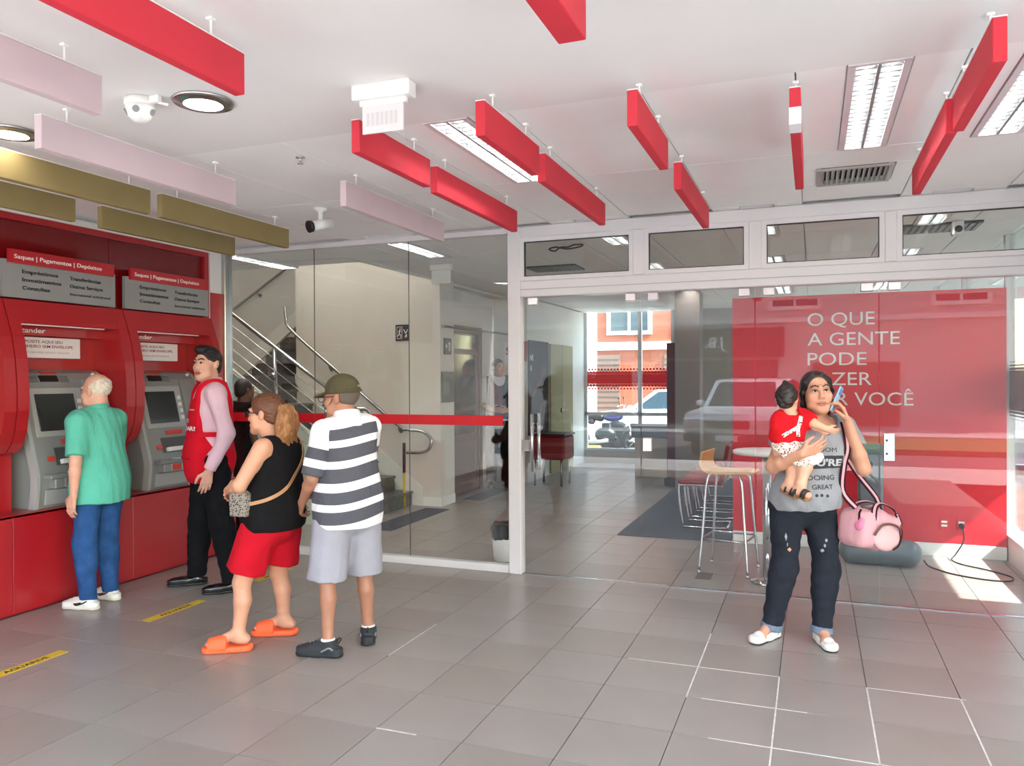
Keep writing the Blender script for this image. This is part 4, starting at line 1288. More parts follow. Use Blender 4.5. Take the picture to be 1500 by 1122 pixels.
MB().box(-0.27, 0.27, -0.27, 0.27, 0.72, 0.755, 0.01).build('top_edge', BLACK, t)
for sx in (-0.2, 0.2):
    for sy in (-0.2, 0.2):
        MB().cyl((sx, sy, 0), (sx, sy, 0.39), 0.016, n=8).build('leg', STEEL, t)

# waiting chairs
REDV = mat('red_chair_vinyl', (140, 22, 30), 0.5)
def wait_chair(lb):
    t = thing('waiting_chair', lb, 'chair', (0, 0, 0), 0, 'red waiting chairs in a row')
    MB().box(-0.24, 0.2, -0.22, 0.22, 0.44, 0.49, 0.015).build('seat', REDV, t)
    MB().box(0.2, 0.24, -0.22, 0.22, 0.47, 0.86, 0.012, R=Matrix.Rotation(math.radians(10), 3, 'Y')).build('backrest', REDV, t)
    for s in (-0.2, 0.2):
        MB().tube(bez([(0.2, s, 0.44), (-0.18, s, 0.44), (-0.24, s, 0.40), (-0.2, s, 0.04), (-0.16, s, 0.014), (0.24, s, 0.014)], 5), 0.012, 8).build('sled_leg', CHROME, t)
    MB().cyl((0.24, -0.2, 0.014), (0.24, 0.2, 0.014), 0.012, n=8).build('cross_bar', CHROME, t)
    return t
_c = None
for k, (y, lb) in enumerate(((8.35, 'red waiting chair with chrome sled legs, nearest the doors'), (8.95, 'red waiting chair with chrome sled legs, second from the doors'),
                             (9.55, 'red waiting chair with chrome sled legs, third from the doors'), (10.15, 'red waiting chair with chrome sled legs, farthest from the doors'))):
    c = wait_chair(lb) if _c is None else dup(_c, label=lb)
    _c = _c or c
    c.location = (-1.05, y, 0.008)
# bar stool behind the door
t = thing('bar_stool', 'chrome bar stool with a bent pale wood seat behind the door glass', 'stool', (-0.63, 6.5, 0), math.radians(-8))
WOOD = mat('pale_beech', (214, 168, 112), 0.4, var=0.08, vscale=4, stretch=(1, 8, 8))
def shell(prof, y0, y1, th):
    mb = MB(); n = len(prof); vs = []
    for y in (y0, y1):
        for i, (x, z) in enumerate(prof):
            a = prof[max(i - 1, 0)]; b = prof[min(i + 1, n - 1)]
            d = Vector((b[0] - a[0], b[1] - a[1])).normalized(); nn = (-d.y, d.x)
            vs.append((x, y, z)); vs.append((x + nn[0] * th, y, z + nn[1] * th))
    fs = []
    for i in range(n - 1):
        a, b = 2 * i, 2 * i + 2; o = 2 * n
        fs += [(a, b, o + b, o + a), (a + 1, o + a + 1, o + b + 1, b + 1), (a, a + 1, b + 1, b), (o + a, o + b, o + b + 1, o + a + 1)]
    fs += [(0, 2 * n, 2 * n + 1, 1), (2 * n - 2, 2 * n - 1, 4 * n - 1, 4 * n - 2)]
    return mb.add(vs, fs, False)
sp = [(p.x, p.z) for p in bez([(-0.17, 0, 0.96), (-0.185, 0, 0.86), (-0.14, 0, 0.80), (0.0, 0, 0.79), (0.16, 0, 0.80), (0.2, 0, 0.785)], 5)]
shell(sp, -0.19, 0.19, 0.014).build('seat', WOOD, t)
for sx in (-1, 1):
    for sy in (-1, 1):
        MB().tube(bez([(sx * 0.06, sy * 0.12, 0.782), (sx * 0.13, sy * 0.15, 0.75), (sx * 0.16, sy * 0.17, 0.4), (sx * 0.19, sy * 0.2, 0.012)], 6), 0.011, 8).cyl((sx * 0.19, sy * 0.2, 0.0), (sx * 0.19, sy * 0.2, 0.02), 0.014, n=8).build('leg', CHROME, t)
fr = [(-0.172, -0.182, 0.27), (0.172, -0.182, 0.27), (0.172, 0.182, 0.27), (-0.172, 0.182, 0.27)]
MB().tube(fr, 0.009, 8, closed=True).build('foot_rail', CHROME, t)
# high table
t = thing('high_table', 'white round high table on a chrome column behind the woman on the phone', 'table', (-0.32, 6.20, 0))
MB().lathe([(0.12, 0.0), (0.125, 0.008), (0.115, 0.02), (0.05, 0.032), (0.034, 0.04)], n=32).build('base', CHROME, t)
MB().cyl((0, 0, 0.03), (0, 0, 0.97), 0.034, n=20).build('column', CHROME, t)
MB().lathe([(0.24, 0.97), (0.25, 0.975), (0.25, 0.995), (0.24, 1.0), (0.001, 1.0)], n=36).build('top', WHITEP, t)
m_ = MB().box(-0.85, -0.735, 6.14, 6.34, 0.0005, 0.004).build('floor_cover_plate', mat('brown_metal_plate', (112, 96, 84), 0.4, 0.5)); setp(m_, 'small brown cover plate set in the floor under the bar stool', 'floor plate')
# grey totem
TOT = mat('slate_plastic', (96, 108, 114), 0.35, coat=0.2)
t = thing('info_totem', 'slate grey display totem on a rounded foot behind the pink bag', 'totem', (0.52, 7.12, 0))
f_ = S().rc((-0.21, 0, 0.105), (0.2, 0.0, 0.105), 0.11, 0.11, 0.02).cut((0, 0, -1), (0, 0, 0.0))
f_.build('foot', 0.012, TOT, t)
MB().box(-0.17, 0.02, -0.05, 0.05, 0.15, 1.0, 0.02).build('column', TOT, t)
MB().lathe([(0.001, 0), (0.035, 0), (0.035, 0.004)], n=20, axis=1, c=(-0.09, -0.054, 0.82)).build('cable_port', BLACK, t)
# waste bin inside the glass
t = thing('waste_bin', 'white waste bin lined with a black bag inside the glass', 'bin', (-2.46, 6.22, 0))
MB().lathe([(0.085, 0.0), (0.09, 0.005), (0.108, 0.27), (0.104, 0.27), (0.086, 0.012)], n=28).build('pail', WHITEP, t)
bg = S().rc((0, 0, 0.25), (0, 0, 0.30), 0.118, 0.112, 0.01).cut((0, 0, 1), (0, 0, 0.315), 0.01).cut((0, 0, -1), (0, 0, 0.19)).wob(0.006, 45, 3).el((0, 0, 0.33), (0.09, 0.09, 0.07), 0.01, None, 's')
bg.build('bin_bag', 0.008, mat('black_bin_bag', (30, 30, 32), 0.3, bump=0.3, bscale=60), t)

# ------------------------------------------------------------------ ceiling fittings
t = thing('dome_camera', 'white multi lens dome camera on the ceiling beside the downlight', 'security camera', (-2.66, 2.55, CZ))
MB().lathe([(0.05, 0.0), (0.06, -0.002), (0.062, -0.03), (0.058, -0.035)], n=28).build('base', WHITEP, t)
MB().lathe([(0.058, -0.03), (0.056, -0.05), (0.045, -0.08), (0.025, -0.1), (0.001, -0.105)], n=28).build('dome', WHITEP, t)
for a in (-140, -60, 20, 110):
    x, y = polar((0, 0), 0.05, math.radians(a))
    MB().cyl((x * 0.9, y * 0.9, -0.055), (x * 1.14, y * 1.14, -0.062), 0.014, n=12).build('lens', GREYM, t)
MB().box(0.06, 0.11, -0.012, 0.012, -0.03, 0.0, 0.003).cyl((0.1, 0, -0.03), (0.125, 0.03, -0.034), 0.006, n=8).build('mount', WHITEP, t)
t = thing('bullet_camera', 'white bullet camera on a ceiling arm beside the olive baffle', 'security camera', (-3.20, 4.64, CZ))
MB().lathe([(0.05, 0.0), (0.05, -0.012), (0.03, -0.02), (0.016, -0.03), (0.016, -0.09)], n=20).build('mount', WHITEP, t)
bd = Vector((-0.45, -0.85, -0.28)).normalized()
p0 = Vector((0.02, 0.03, -0.105))
MB().cyl(p0 - bd * 0.05, p0 + bd * 0.11, 0.032, 0.036, n=18).sphere((0, 0, -0.1), 0.022, 10, 7).build('body', WHITEP, t)
MB().cyl(p0 + bd * 0.108, p0 + bd * 0.135, 0.04, 0.042, n=18).build('hood', BLACK, t)
t = thing('emergency_lamp', 'white emergency lamp box with a hanging blank exit panel', 'emergency light', (-1.62, 2.79, CZ), math.radians(2))
MB().box(-0.13, 0.13, -0.035, 0.035, -0.062, 0, 0.005).build('housing', WHITEP, t)
MB().box(-0.105, 0.105, -0.012, 0.012, -0.085, -0.06, 0.003).build('lamp_strip', WHITEP, t)
MB().box(-0.095, 0.09, -0.004, 0.004, -0.195, -0.082, 0.001).build('panel', mat('frosted_panel', (220, 216, 216), 0.3), t)
pr = MB()
for k in range(7):
    pr.box(-0.075 + k * 0.021, -0.062 + k * 0.021, -0.0052, -0.004, -0.165, -0.112)
pr.build('faded_print', mat('faded_print', (206, 200, 202), 0.5), t)
t = thing('lobby_sign_lamp', 'white exit lamp box hanging from the ceiling inside near the stair wall', 'emergency light', (-3.62, 7.4, CZ))
MB().box(-0.12, 0.12, -0.03, 0.03, -0.06, 0, 0.005).build('housing', WHITEP, t)
MB().box(-0.11, 0.11, -0.005, 0.005, -0.2, -0.06, 0.002).build('panel', WHITEP, t)
t = thing('sprinkler', 'small chrome sprinkler head in the plain white ceiling', 'sprinkler', (-2.565, 3.536, CZ))
MB().lathe([(0.026, 0.0), (0.024, -0.006), (0.009, -0.008), (0.008, -0.03), (0.016, -0.034), (0.016, -0.037), (0.001, -0.037)], n=16).build('head', CHROME, t)
t = thing('air_grille', 'grey louvred air grille in the porch ceiling', 'air vent', (0.23, 5.06, CZ))
MB().box(-0.205, 0.205, -0.2, -0.175, -0.012, 0.0).box(-0.205, 0.205, 0.175, 0.2, -0.012, 0.0).box(-0.205, -0.18, -0.175, 0.175, -0.012, 0).box(0.18, 0.205, -0.175, 0.175, -0.012, 0).build('frame', mat('grey_vent_metal', (170, 168, 164), 0.45, 0.3), t)
for k in range(13):
    x = -0.17 + k * 0.0283
    MB().box(x - 0.012, x + 0.012, -0.175, 0.175, -0.004, -0.001, R=Matrix.Rotation(math.radians(-38), 3, 'Y')).build('slat', MATS['grey_vent_metal'], t)
MB().box(-0.18, 0.18, -0.175, 0.175, 0.02, 0.024).build('backing', DARKGAP, t)
for x, y, lb in ((-2.6, 8.1, 'dark air grille in the hall ceiling behind the first transom pane'), (0.95, 7.1, 'dark air grille in the hall ceiling behind the last transom pane')):
    t = thing('hall_grille', lb, 'air vent', (x, y, CZ), 0, 'air grilles in the hall ceiling')
    MB().box(-0.28, 0.28, -0.2, 0.2, -0.012, 0.0).build('frame', GREYD, t)
    sl = [MB().box(-0.25 + k * 0.05, -0.22 + k * 0.05, -0.18, 0.18, -0.018, -0.012).build('slat', GREYM, t) for k in range(11)]
t = thing('hall_camera', 'small white camera with a black lens high behind the last transom pane', 'security camera', (1.05, 6.9, CZ))
MB().box(-0.04, 0.04, -0.05, 0.05, -0.11, 0, 0.01).build('body', WHITEP, t)
MB().cyl((0, -0.05, -0.065), (0, -0.07, -0.068), 0.026, n=14).build('lens', BLACK, t)
t = thing('cable_loop', 'tangle of dark cable hanging from the hall ceiling behind the first transom', 'cable', (-1.98, 6.75, CZ))
MB().tube(bez([(0, 0, 0), (-0.05, -0.03, -0.025), (-0.13, 0, -0.02), (-0.2, 0.05, -0.04), (-0.24, 0.0, -0.03), (-0.17, -0.03, -0.02), (-0.08, 0.04, -0.03), (0.05, 0.02, -0.02), (0.08, -0.03, -0.012), (0.0, 0.0, -0.005)], 6), 0.007, 6).build('cable', BLACK, t)
# ------------------------------------------------------------------ people
def V3(*p): return np.array(p, float)
def head_sdf(B, c, R, sc, nose=1.0, jaw=1.0, ears=True):
    def h(x, y, z): return c + R @ (V3(x, y, z) * sc)
    def el(p, r, k=0.02, op='u', R2=None):
        B.el(h(*p), np.array(r) * sc, k * sc, R if R2 is None else R @ R2, op)
    el((0, 0.018, 0.032), (0.074, 0.093, 0.084), 0.02)
    el((0, -0.028, -0.045), (0.056 * jaw, 0.062, 0.072), 0.045)
    el((0, -0.066, -0.098), (0.024 * jaw, 0.02, 0.018), 0.03)
    for s in (-1, 1):
        el((s * 0.045, -0.052, -0.028), (0.024, 0.026, 0.024), 0.025)          # cheek
        B.rc(h(s * 0.05, -0.045, -0.075), h(s * 0.015, -0.075, -0.1), 0.016 * sc, 0.014 * sc, 0.03 * sc)   # jaw line
        el((s * 0.030, -0.094, 0.008), (0.020, 0.016, 0.013), 0.012, 's')      # eye socket
        B.rc(h(s * 0.014, -0.086, 0.030), h(s * 0.046, -0.074, 0.030), 0.008 * sc, 0.007 * sc, 0.018 * sc)   # brow ridge
        el((s * 0.030, -0.0755, 0.006), (0.0165, 0.011, 0.0085), 0.006)         # lids
        el((s * 0.0105, -0.094, -0.034), (0.0075 * nose, 0.009, 0.006), 0.006)  # nostril wing
        if ears:
            el((s * 0.077, 0.012, -0.008), (0.009, 0.019, 0.031), 0.008, R2=rotm(0, -12, s * 10))
    B.rc(h(0, -0.083, 0.016), h(0, -0.102, -0.026), 0.007 * sc, 0.0095 * sc * nose, 0.012 * sc)
    el((0, -0.102, -0.029), (0.0095 * nose, 0.010, 0.009), 0.008)
    B.rc(h(-0.016, -0.083, -0.060), h(0.016, -0.083, -0.060), 0.0085 * sc, None, 0.012 * sc)
    B.rc(h(-0.012, -0.082, -0.073), h(0.012, -0.082, -0.073), 0.0085 * sc, None, 0.012 * sc)
    return h

EYEW = mat('eye_white', (222, 216, 210), 0.3)
EYED = mat('dark_iris', (40, 26, 20), 0.2)
LASH = mat('dark_lash', (34, 24, 22), 0.7)
def face_parts(B, h, sc, R, par, lip, brow, brow_w=0.0065, lips=True, gaze=(0, 0)):
    for s in (-1, 1):
        e = MB().sphere((0, 0, 0), (0.0135 * sc, 0.0095 * sc, 0.0068 * sc), 14, 9)
        M = Matrix.Translation(h(s * 0.030, -0.0795, 0.0045)) @ Matrix(R.tolist()).to_4x4()
        ey = e.xf(M).build('eye', EYEW, par)
        MB().sphere((0, 0, 0), (0.0066 * sc, 0.0035 * sc, 0.0064 * sc), 12, 8).xf(Matrix.Translation(h(s * 0.030 + gaze[0], -0.0868, 0.005 + gaze[1])) @ Matrix(R.tolist()).to_4x4()).build('iris', EYED, ey)
        P = [h(s * x, y, z) for x, y, z in ((0.0155, -0.0855, 0.0035), (0.022, -0.0895, 0.0095), (0.030, -0.0905, 0.0118), (0.038, -0.0875, 0.0098), (0.0455, -0.0805, 0.0045))]
        MB().tube(bez(P, 4), 0.0022 * sc, 6).build('eyelid', LASH, par)
        br = S()
        pts = ((0.012, 0.0275), (0.026, 0.0345), (0.040, 0.0335), (0.050, 0.0265))
        Q, N = B.project([h(s * x, -0.098 + x * 0.35, z) for x, z in pts], 0.0)
        for a, b in zip(Q[:-1], Q[1:]):
            br.rc(a, b, brow_w * 0.55 * sc, brow_w * 0.45 * sc, 0.004)
        br.build('eyebrow', 0.0028, brow, par)
    if lips:
        lp = S()
        up = [(-0.023, -0.063), (-0.010, -0.0585), (0.0, -0.060), (0.010, -0.0585), (0.023, -0.063)]
        lo = [(-0.021, -0.066), (-0.009, -0.0735), (0.009, -0.0735), (0.021, -0.066)]
        for st, r in ((up, 0.0048), (lo, 0.0055)):
            Q, N = B.project([h(x, -0.09, z) for x, z in st], -0.001)
            for a, b in zip(Q[:-1], Q[1:]):
                lp.rc(a, b, r * sc, None, 0.003)
        lp.build('lips', 0.0025, lip, par)
        Q, N = B.project([h(x, -0.09, z) for x, z in ((-0.022, -0.0655), (-0.008, -0.0665), (0.008, -0.0665), (0.022, -0.0655))], 0.0042 * sc)
        MB().tube(Q, 0.0012 * sc, 5).build('mouth_line', LASH, par)

def hand_sdf(B, w, f, n, t, curl=(0.25, 0.35, 0.4), sc=1.0, spread=0.06, thumb=0.5, k=0.004, curls=None):
    """w wrist point, f pointing direction, n palm normal (fingers curl towards it), t thumb side"""
    f = V3(*f); f /= np.linalg.norm(f)
    t = V3(*t); t -= f * (t @ f); t /= np.linalg.norm(t)
    n = V3(*n); n -= f * (n @ f) + t * (n @ t); n /= np.linalg.norm(n)
    w = V3(*w)
    offs = (0.029, 0.0095, -0.0095, -0.027)
    lens = ((0.040, 0.024, 0.020), (0.044, 0.028, 0.021), (0.041, 0.026, 0.021), (0.032, 0.020, 0.018))
    for i in range(4):
        kn = w + (f * (0.088 - abs(i - 1) * 0.004 - (0.006 if i == 3 else 0)) + t * offs[i]) * sc
        B.rc(w + (f * 0.012 + t * offs[i] * 0.55) * sc, kn, 0.0135 * sc, 0.0105 * sc, 0.012)
        d = f + t * (offs[i] / 0.03 * spread); d /= np.linalg.norm(d)
        p = kn; a = 0
        cu = curl if curls is None else curls[i]
        for j in range(3):
            a += cu[j]
            dd = d * math.cos(a) + n * math.sin(a)
            q = p + dd * lens[i][j] * sc
            B.rc(p, q, (0.0092 - 0.0008 * j) * sc, (0.0086 - 0.0009 * j) * sc, k if j else 0.006)
            p = q
    b = w + (f * 0.022 + t * 0.02) * sc
    d = f * 0.55 + t * 0.75 + n * 0.35 * thumb; d /= np.linalg.norm(d)
    q = b + d * 0.044 * sc
    B.rc(b, q, 0.0155 * sc, 0.0115 * sc, 0.012)
    d2 = f * 0.85 + t * 0.25 + n * thumb * 0.6; d2 /= np.linalg.norm(d2)
    r = q + d2 * 0.032 * sc
    B.rc(q, r, 0.0112 * sc, 0.0098 * sc, 0.005)
    d3 = f * 0.9 + t * 0.0 + n * thumb * 0.7; d3 /= np.linalg.norm(d3)
    B.rc(r, r + d3 * 0.024 * sc, 0.0096 * sc, 0.008 * sc, 0.004)

class Fig:
    def __init__(s, name, label, loc, deg, H, J, bulk=(1, 1, 1), limb=1.0, cat='person'):
        s.root = thing(name, label, cat, (loc[0], loc[1], 0), math.radians(deg))
        s.H = H; s.s = H / 1.75; s.bulk = bulk; s.limb = limb
        k = s.s
        base = dict(hipL=(.092, .01, .92), hipR=(-.092, .01, .92), kneeL=(.098, -.012, .49), kneeR=(-.098, -.012, .49), ankL=(.10, .03, .085), ankR=(-.10, .03, .085),
                    shL=(.175, .012, 1.425), shR=(-.175, .012, 1.425), elL=(.225, .04, 1.13), elR=(-.225, .04, 1.13), wrL=(.235, -.03, .88), wrR=(-.235, -.03, .88),
                    neck=(0, .02, 1.475), head=(0, -.012, 1.632))
        s.J = {a: V3(*b) * k for a, b in base.items()}
        for a, b in J.items(): s.J[a] = V3(*b)
    def torso(s, B, g=0.0, k=0.06, low=True):
        J, q = s.J, s.s
        sh = (J['shL'] + J['shR']) / 2; hp = (J['hipL'] + J['hipR']) / 2
        def fr(a, b, up):
            x = a - b; x = x / np.linalg.norm(x)
            z = up / np.linalg.norm(up); y = np.cross(z, x); y /= np.linalg.norm(y); z = np.cross(x, y)
            return np.stack([x, y, z], 1)
        up = sh - hp
        Rc = fr(J['shL'], J['shR'], up); Rp = fr(J['hipL'], J['hipR'], up)
        c, w, p = s.bulk
        ch = sh - Rc[:, 2] * 0.145 * q; pe = hp + Rp[:, 2] * 0.02 * q; wa = ch * 0.42 + pe * 0.58 + V3(0, -0.006, 0.0) * q
        B.el(pe, V3(.168 * p, .122 * p, .135) * q + g, k * q, Rp)
        B.el(wa, V3(.148 * w, .112 * w, .16) * q + g, k * q, Rp)
        B.el(ch, V3(.163 * c, .115 * c, .19) * q + g, k * q, Rc)
        B.rc(J['shL'] + (J['shR'] - J['shL']) * 0.1, J['shR'] + (J['shL'] - J['shR']) * 0.1, .056 * q + g, None, k * q)
        B.rc((J['shL'] + sh) / 2, J['neck'] + V3(0, 0.005, -0.01), .05 * q + g, .045 * q + g, k * 0.7 * q)
        B.rc((J['shR'] + sh) / 2, J['neck'] + V3(0, 0.005, -0.01), .05 * q + g, .045 * q + g, k * 0.7 * q)
        return ch, wa, pe
    def arm(s, B, sd, g=0.0, k=0.03):
        J, q = s.J, s.s * s.limb
        B.rc(J['sh' + sd], J['el' + sd], .052 * q + g, .040 * q + g, k)
        d = J['wr' + sd] - J['el' + sd]
        m = J['el' + sd] + d * 0.3
        B.rc(J['el' + sd], m, .038 * q + g, .040 * q + g, 0.015)
        B.rc(m, J['wr' + sd], .040 * q + g, .0255 * q + g, 0.015)
    def leg(s, B, sd, g=0.0, k=0.03):
        J, q = s.J, s.s * s.limb
        h, n, a = J['hip' + sd], J['knee' + sd], J['ank' + sd]
        B.rc(h, n, .086 * q + g, .055 * q + g, k)
        d = a - n
        cf = n + d * 0.33 + V3(0, .012, 0) * q
        B.rc(n, cf, .051 * q + g, .051 * q + g, 0.012)
        B.rc(cf, n + d * 0.72, .051 * q + g, .036 * q + g, 0.012)
        B.rc(n + d * 0.72, a, .036 * q + g, .035 * q + g, 0.015)
    def foot(s, B, sd, d, L=0.235):
        a = s.J['ank' + sd]; d = V3(d[0], d[1], 0); d /= np.linalg.norm(d)
        z0 = a[2] - 0.07 * s.s
        hl = V3(a[0], a[1], z0 + 0.030) - d * 0.035
        bl = V3(a[0], a[1], z0 + 0.022) + d * (L - 0.035 - 0.07)
        B.rc(a, hl, .034 * s.s, .030, 0.02)
        B.rc(a + d * 0.02, bl, .036 * s.s, .024, 0.03)
        side = V3(-d[1], d[0], 0)
        B.rc(bl - side * 0.016, bl + side * 0.016, .024, .022, 0.02)
        for i in range(5):
            o = (i - 2) * 0.0155
            B.rc(bl + side * o + d * 0.01, bl + side * o + d * (0.058 - 0.004 * abs(i - 2)) - V3(0, 0, 0.008), .0115, .009, 0.004)
    def cloth(s, name, B, v, m, **kw):
        return B.build(name, v, m, s.root, **kw)

def shoe(par, F, sd, d, L, mu, ms, name='shoe', hz=0.075, w=0.044, laces=None, low=False, toe=1.0, mark=None):
    """sole and upper of one shoe pointing along d"""
    a = F.J['ank' + sd]; d = V3(d[0], d[1], 0); d /= np.linalg.norm(d)
    hl = V3(a[0], a[1], 0) - d * 0.045; tp = hl + d * (L - 0.045 - w)
    hl = hl + d * 0.0
    md = hl * 0.45 + tp * 0.55
    u = S().pill(hl, md, w * 0.80, w * 0.84, 0.012, 0.05, 0.02).pill(md, tp, w * 0.86, w * 0.92 * toe, 0.012, 0.048, 0.02)
    if not low:
        u.rc(V3(a[0], a[1], hz * 0.62) - d * 0.012, V3(a[0], a[1], hz) - d * 0.014, w * 0.85, w * 0.86, 0.02)
        u.rc(V3(a[0], a[1], hz * 0.75) + d * 0.01, tp + V3(0, 0, 0.038) - d * 0.02, w * 0.72, w * 0.55, 0.03)
        u.cut((0, 0, 1), (0, 0, hz), 0.006)
    o = u.build(name, 0.006, mu, par)
    so = S().pill(hl, md, w * 0.86, w * 0.86, 0.0015, 0.022, 0.015).pill(md, tp, w * 0.88, w * 0.98 * toe, 0.0015, 0.020, 0.015)
    so.build('sole', 0.006, ms, o)
    if laces is not None:
        side = V3(-d[1], d[0], 0)
        for k in range(4):
            c = V3(a[0], a[1], 0) + d * (0.05 + 0.022 * k) + V3(0, 0, 0.11)
            P = [c + side * x for x in np.linspace(-0.022, 0.022, 5)]
            Q, N = u.project(P, 0.002, 12)
            MB().tube(Q, 0.0032, 6).build('lace', laces, o)
    return o, u

SK1 = mat('skin_light', (214, 164, 142), 0.55, var=0.05, vscale=18)
SK2 = mat('skin_tan', (196, 138, 108), 0.5, var=0.06, vscale=18)
SK3 = mat('skin_warm', (206, 150, 122), 0.5, var=0.05, vscale=18)
SK4 = mat('skin_brown', (112, 72, 54), 0.5, var=0.05, vscale=18)
SK5 = mat('skin_bronze', (170, 118, 94), 0.5, var=0.06, vscale=18)
SKB = mat('skin_baby', (222, 170, 142), 0.5, var=0.04, vscale=18)
LIP = mat('lip_rose', (184, 112, 98), 0.45)
HBLK = mat('black_hair', (22, 19, 19), 0.55, var=0.4, vscale=60, bump=0.2, bscale=320, stretch=(1, 1, 0.12))
HWHT = mat('white_hair', (214, 204, 188), 0.7, var=0.12, vscale=60, bump=0.4, bscale=160)
HBRN = mat('chestnut_hair', (98, 58, 36), 0.5, var=0.22, vscale=90, bump=0.25, bscale=320, stretch=(1, 1, 0.12))
HBLD = mat('blonde_brown_hair', (150, 102, 62), 0.5, var=0.4, vscale=70, bump=0.3, bscale=260, stretch=(1, 1, 0.12))
HDRK = mat('dark_brown_hair', (36, 26, 24), 0.4, var=0.4, vscale=80, bump=0.18, bscale=340, stretch=(1, 1, 0.1))
def cloth_mat(n, c, var=0.06, b=0.25, rough=0.9): return mat(n, c, rough, var=var, vscale=9, bump=b, bscale=420, spec=0.15, fold=0.2)
DENIM = cloth_mat('blue_denim', (46, 84, 138), 0.28)
DENIMD = cloth_mat('dark_denim', (40, 43, 52), 0.2)
DENIMC = cloth_mat('denim_cuff', (112, 124, 142), 0.15)

def hair_cap(F, c, R, sc, m, grow=0.012, back=-0.075, front=0.056, amp=0.003, freq=120, tilt=0.55, par=None, top=None, name='hair', zsc=1.0, v=0.005):
    def h(x, y, z): return c + R @ (V3(x, y, z) * sc)
    B = S().el(h(0, 0.020, 0.034), V3(0.074 + grow, 0.093 + grow, (0.084 + grow) * zsc) * sc, 0.0, R)
    B.el(h(0, 0.06, -0.03), V3(0.058 + grow * 0.6, 0.05 + grow * 0.5, 0.055) * sc, 0.03, R)
    n = R @ V3(0, -math.cos(tilt), -math.sin(tilt))
    B.cut(n, h(0, -0.066, front), 0.006)
    n2 = R @ V3(0, -1.0, -0.15)
    B2 = S()
    B.cut(R @ V3(0, -0.55, -1), h(0, 0.03, back), 0.008)
    if amp: B.wob(amp, freq, 5)
    return B

# --------- man in the green polo at the left machine
J = dict(hipL=(.085, .01, .83), hipR=(-.085, .01, .83), kneeL=(.10, -.02, .44), kneeR=(-.10, -.05, .44), ankL=(.115, .02, .075), ankR=(-.115, -.03, .075),
         shL=(.172, .0, 1.275), shR=(-.172, -.02, 1.275), elL=(.235, .06, 1.01), elR=(-.215, -.10, 1.02), wrL=(.235, .04, .79), wrR=(-.16, -.30, 1.03), neck=(0, -.005, 1.335), head=(-.01, -.035, 1.478))
F = Fig('person', 'elderly white haired man in a green polo and jeans at the left machine', (-4.62, 4.05), -90, 1.607, J, (1.08, 1.12, 1.02))
B = S(); F.torso(B)
for sd in 'LR': F.arm(B, sd); F.leg(B, sd)
R = rotm(6, 6, 0); c = F.J['head']; B.rc(F.J['neck'] - V3(0, 0, .03), c + R @ V3(0, .018, -.05), .056, .054, .03)
h = head_sdf(B, c, R, 1.0)
hand_sdf(B, F.J['wrL'], (0.05, -.25, -1), (-.8, -.1, 0), (0, -1, 0.1), (0.25, 0.35, 0.3), 0.97)
hand_sdf(B, F.J['wrR'], (0.1, -1, .05), (0, 0, -1), (1, 0, 0), (0.2, 0.3, 0.3), 0.97)
B.build('body', 0.006, SK1, F.root)
hr = S().el(h(0, 0.020, 0.030), V3(0.0775, 0.0965, 0.086), 0, R).cut(R @ V3(0, -0.45, 1), h(0, 0.03, 0.060), 0.02).cut(R @ V3(0, -1, 0.1), h(0, 0.012, 0)).cut(R @ V3(0, -0.3, -1), h(0, 0.05, -0.062), 0.01).wob(0.0025, 140, 2)
hr.build('hair', 0.004, HWHT, F.root)
POLO = cloth_mat('green_polo_cotton', (94, 184, 164), 0.05)
sh = S(); F.torso(sh, 0.020, 0.09); sh.el(V3(0, .012, .80), V3(.205, .168, .34), .06).cut((0, 0, -1), (0, 0, .715), .006)
sh.cut((0, 0.1, 1), F.J['neck'] + V3(0, 0, .035), .01)
for sd in 'LR':
    a, b = F.J['sh' + sd], F.J['el' + sd]
    sh.cc(a, a + (b - a) * 0.86, .068, .066, .045)
sh.wob(0.0035, 26, 11)
sh.build('polo_shirt', 0.007, POLO, F.root)
n_ = F.J['neck']
S().cc(n_ + V3(0, .012, -.035), n_ + V3(0, -.006, .045), .083, .066, .0, True).build('collar', 0.006, POLO, F.root)
def trousers(F, m, top, end, g=0.018, v=0.007, seed=1, flare=0.0, name='trousers', cuts=None):
    T = S(); J, q = F.J, F.s
    hp = (J['hipL'] + J['hipR']) / 2
    p = F.bulk[2]
    T.el(hp + V3(0, 0.012, 0.0), V3(.172 * p, .128 * p, .145) * q + g * 0.6, .05)
    T.el(hp + V3(0, 0.0, 0.10) * q, V3(.155 * F.bulk[1], .118 * F.bulk[1], .12) * q + g * 0.5, .06)
    T.cut((0, 0, 1), (0, 0, top), .004)
    for sd in 'LR':
        h_, n_, a_ = J['hip' + sd], J['knee' + sd], J['ank' + sd]
        lm = F.limb
        if end == 'ankle':
            T.rc(n_, n_ + (a_ - n_) * 0.4 + V3(0, .012, 0) * q, .060 * q * lm + g, .060 * q * lm + g, .03)
            T.rc(h_, n_, .090 * q * lm + g, .062 * q * lm + g, .03)
            e = a_ + V3(0, 0, -0.02)
            T.cc(n_, n_ + (e - n_) * 0.98, .062 * q * lm + g, .040 * q * lm + g * 1.25 + flare, .03)
        else:
            d = n_ - h_
            T.cc(h_ + V3(0, 0, .03), h_ + d * end, .094 * q * lm + g, .080 * q * lm + g * 1.3 + flare, .03)
    T.wob(0.003, 22, seed, zf=1.3)
    return T
T = trousers(F, DENIM, .80, 'ankle', 0.014); T.build('jeans', 0.007, DENIM, F.root)
pk = S().box(V3(.075, .16, .70), (.055, .06, .065), 0, None, .012); 
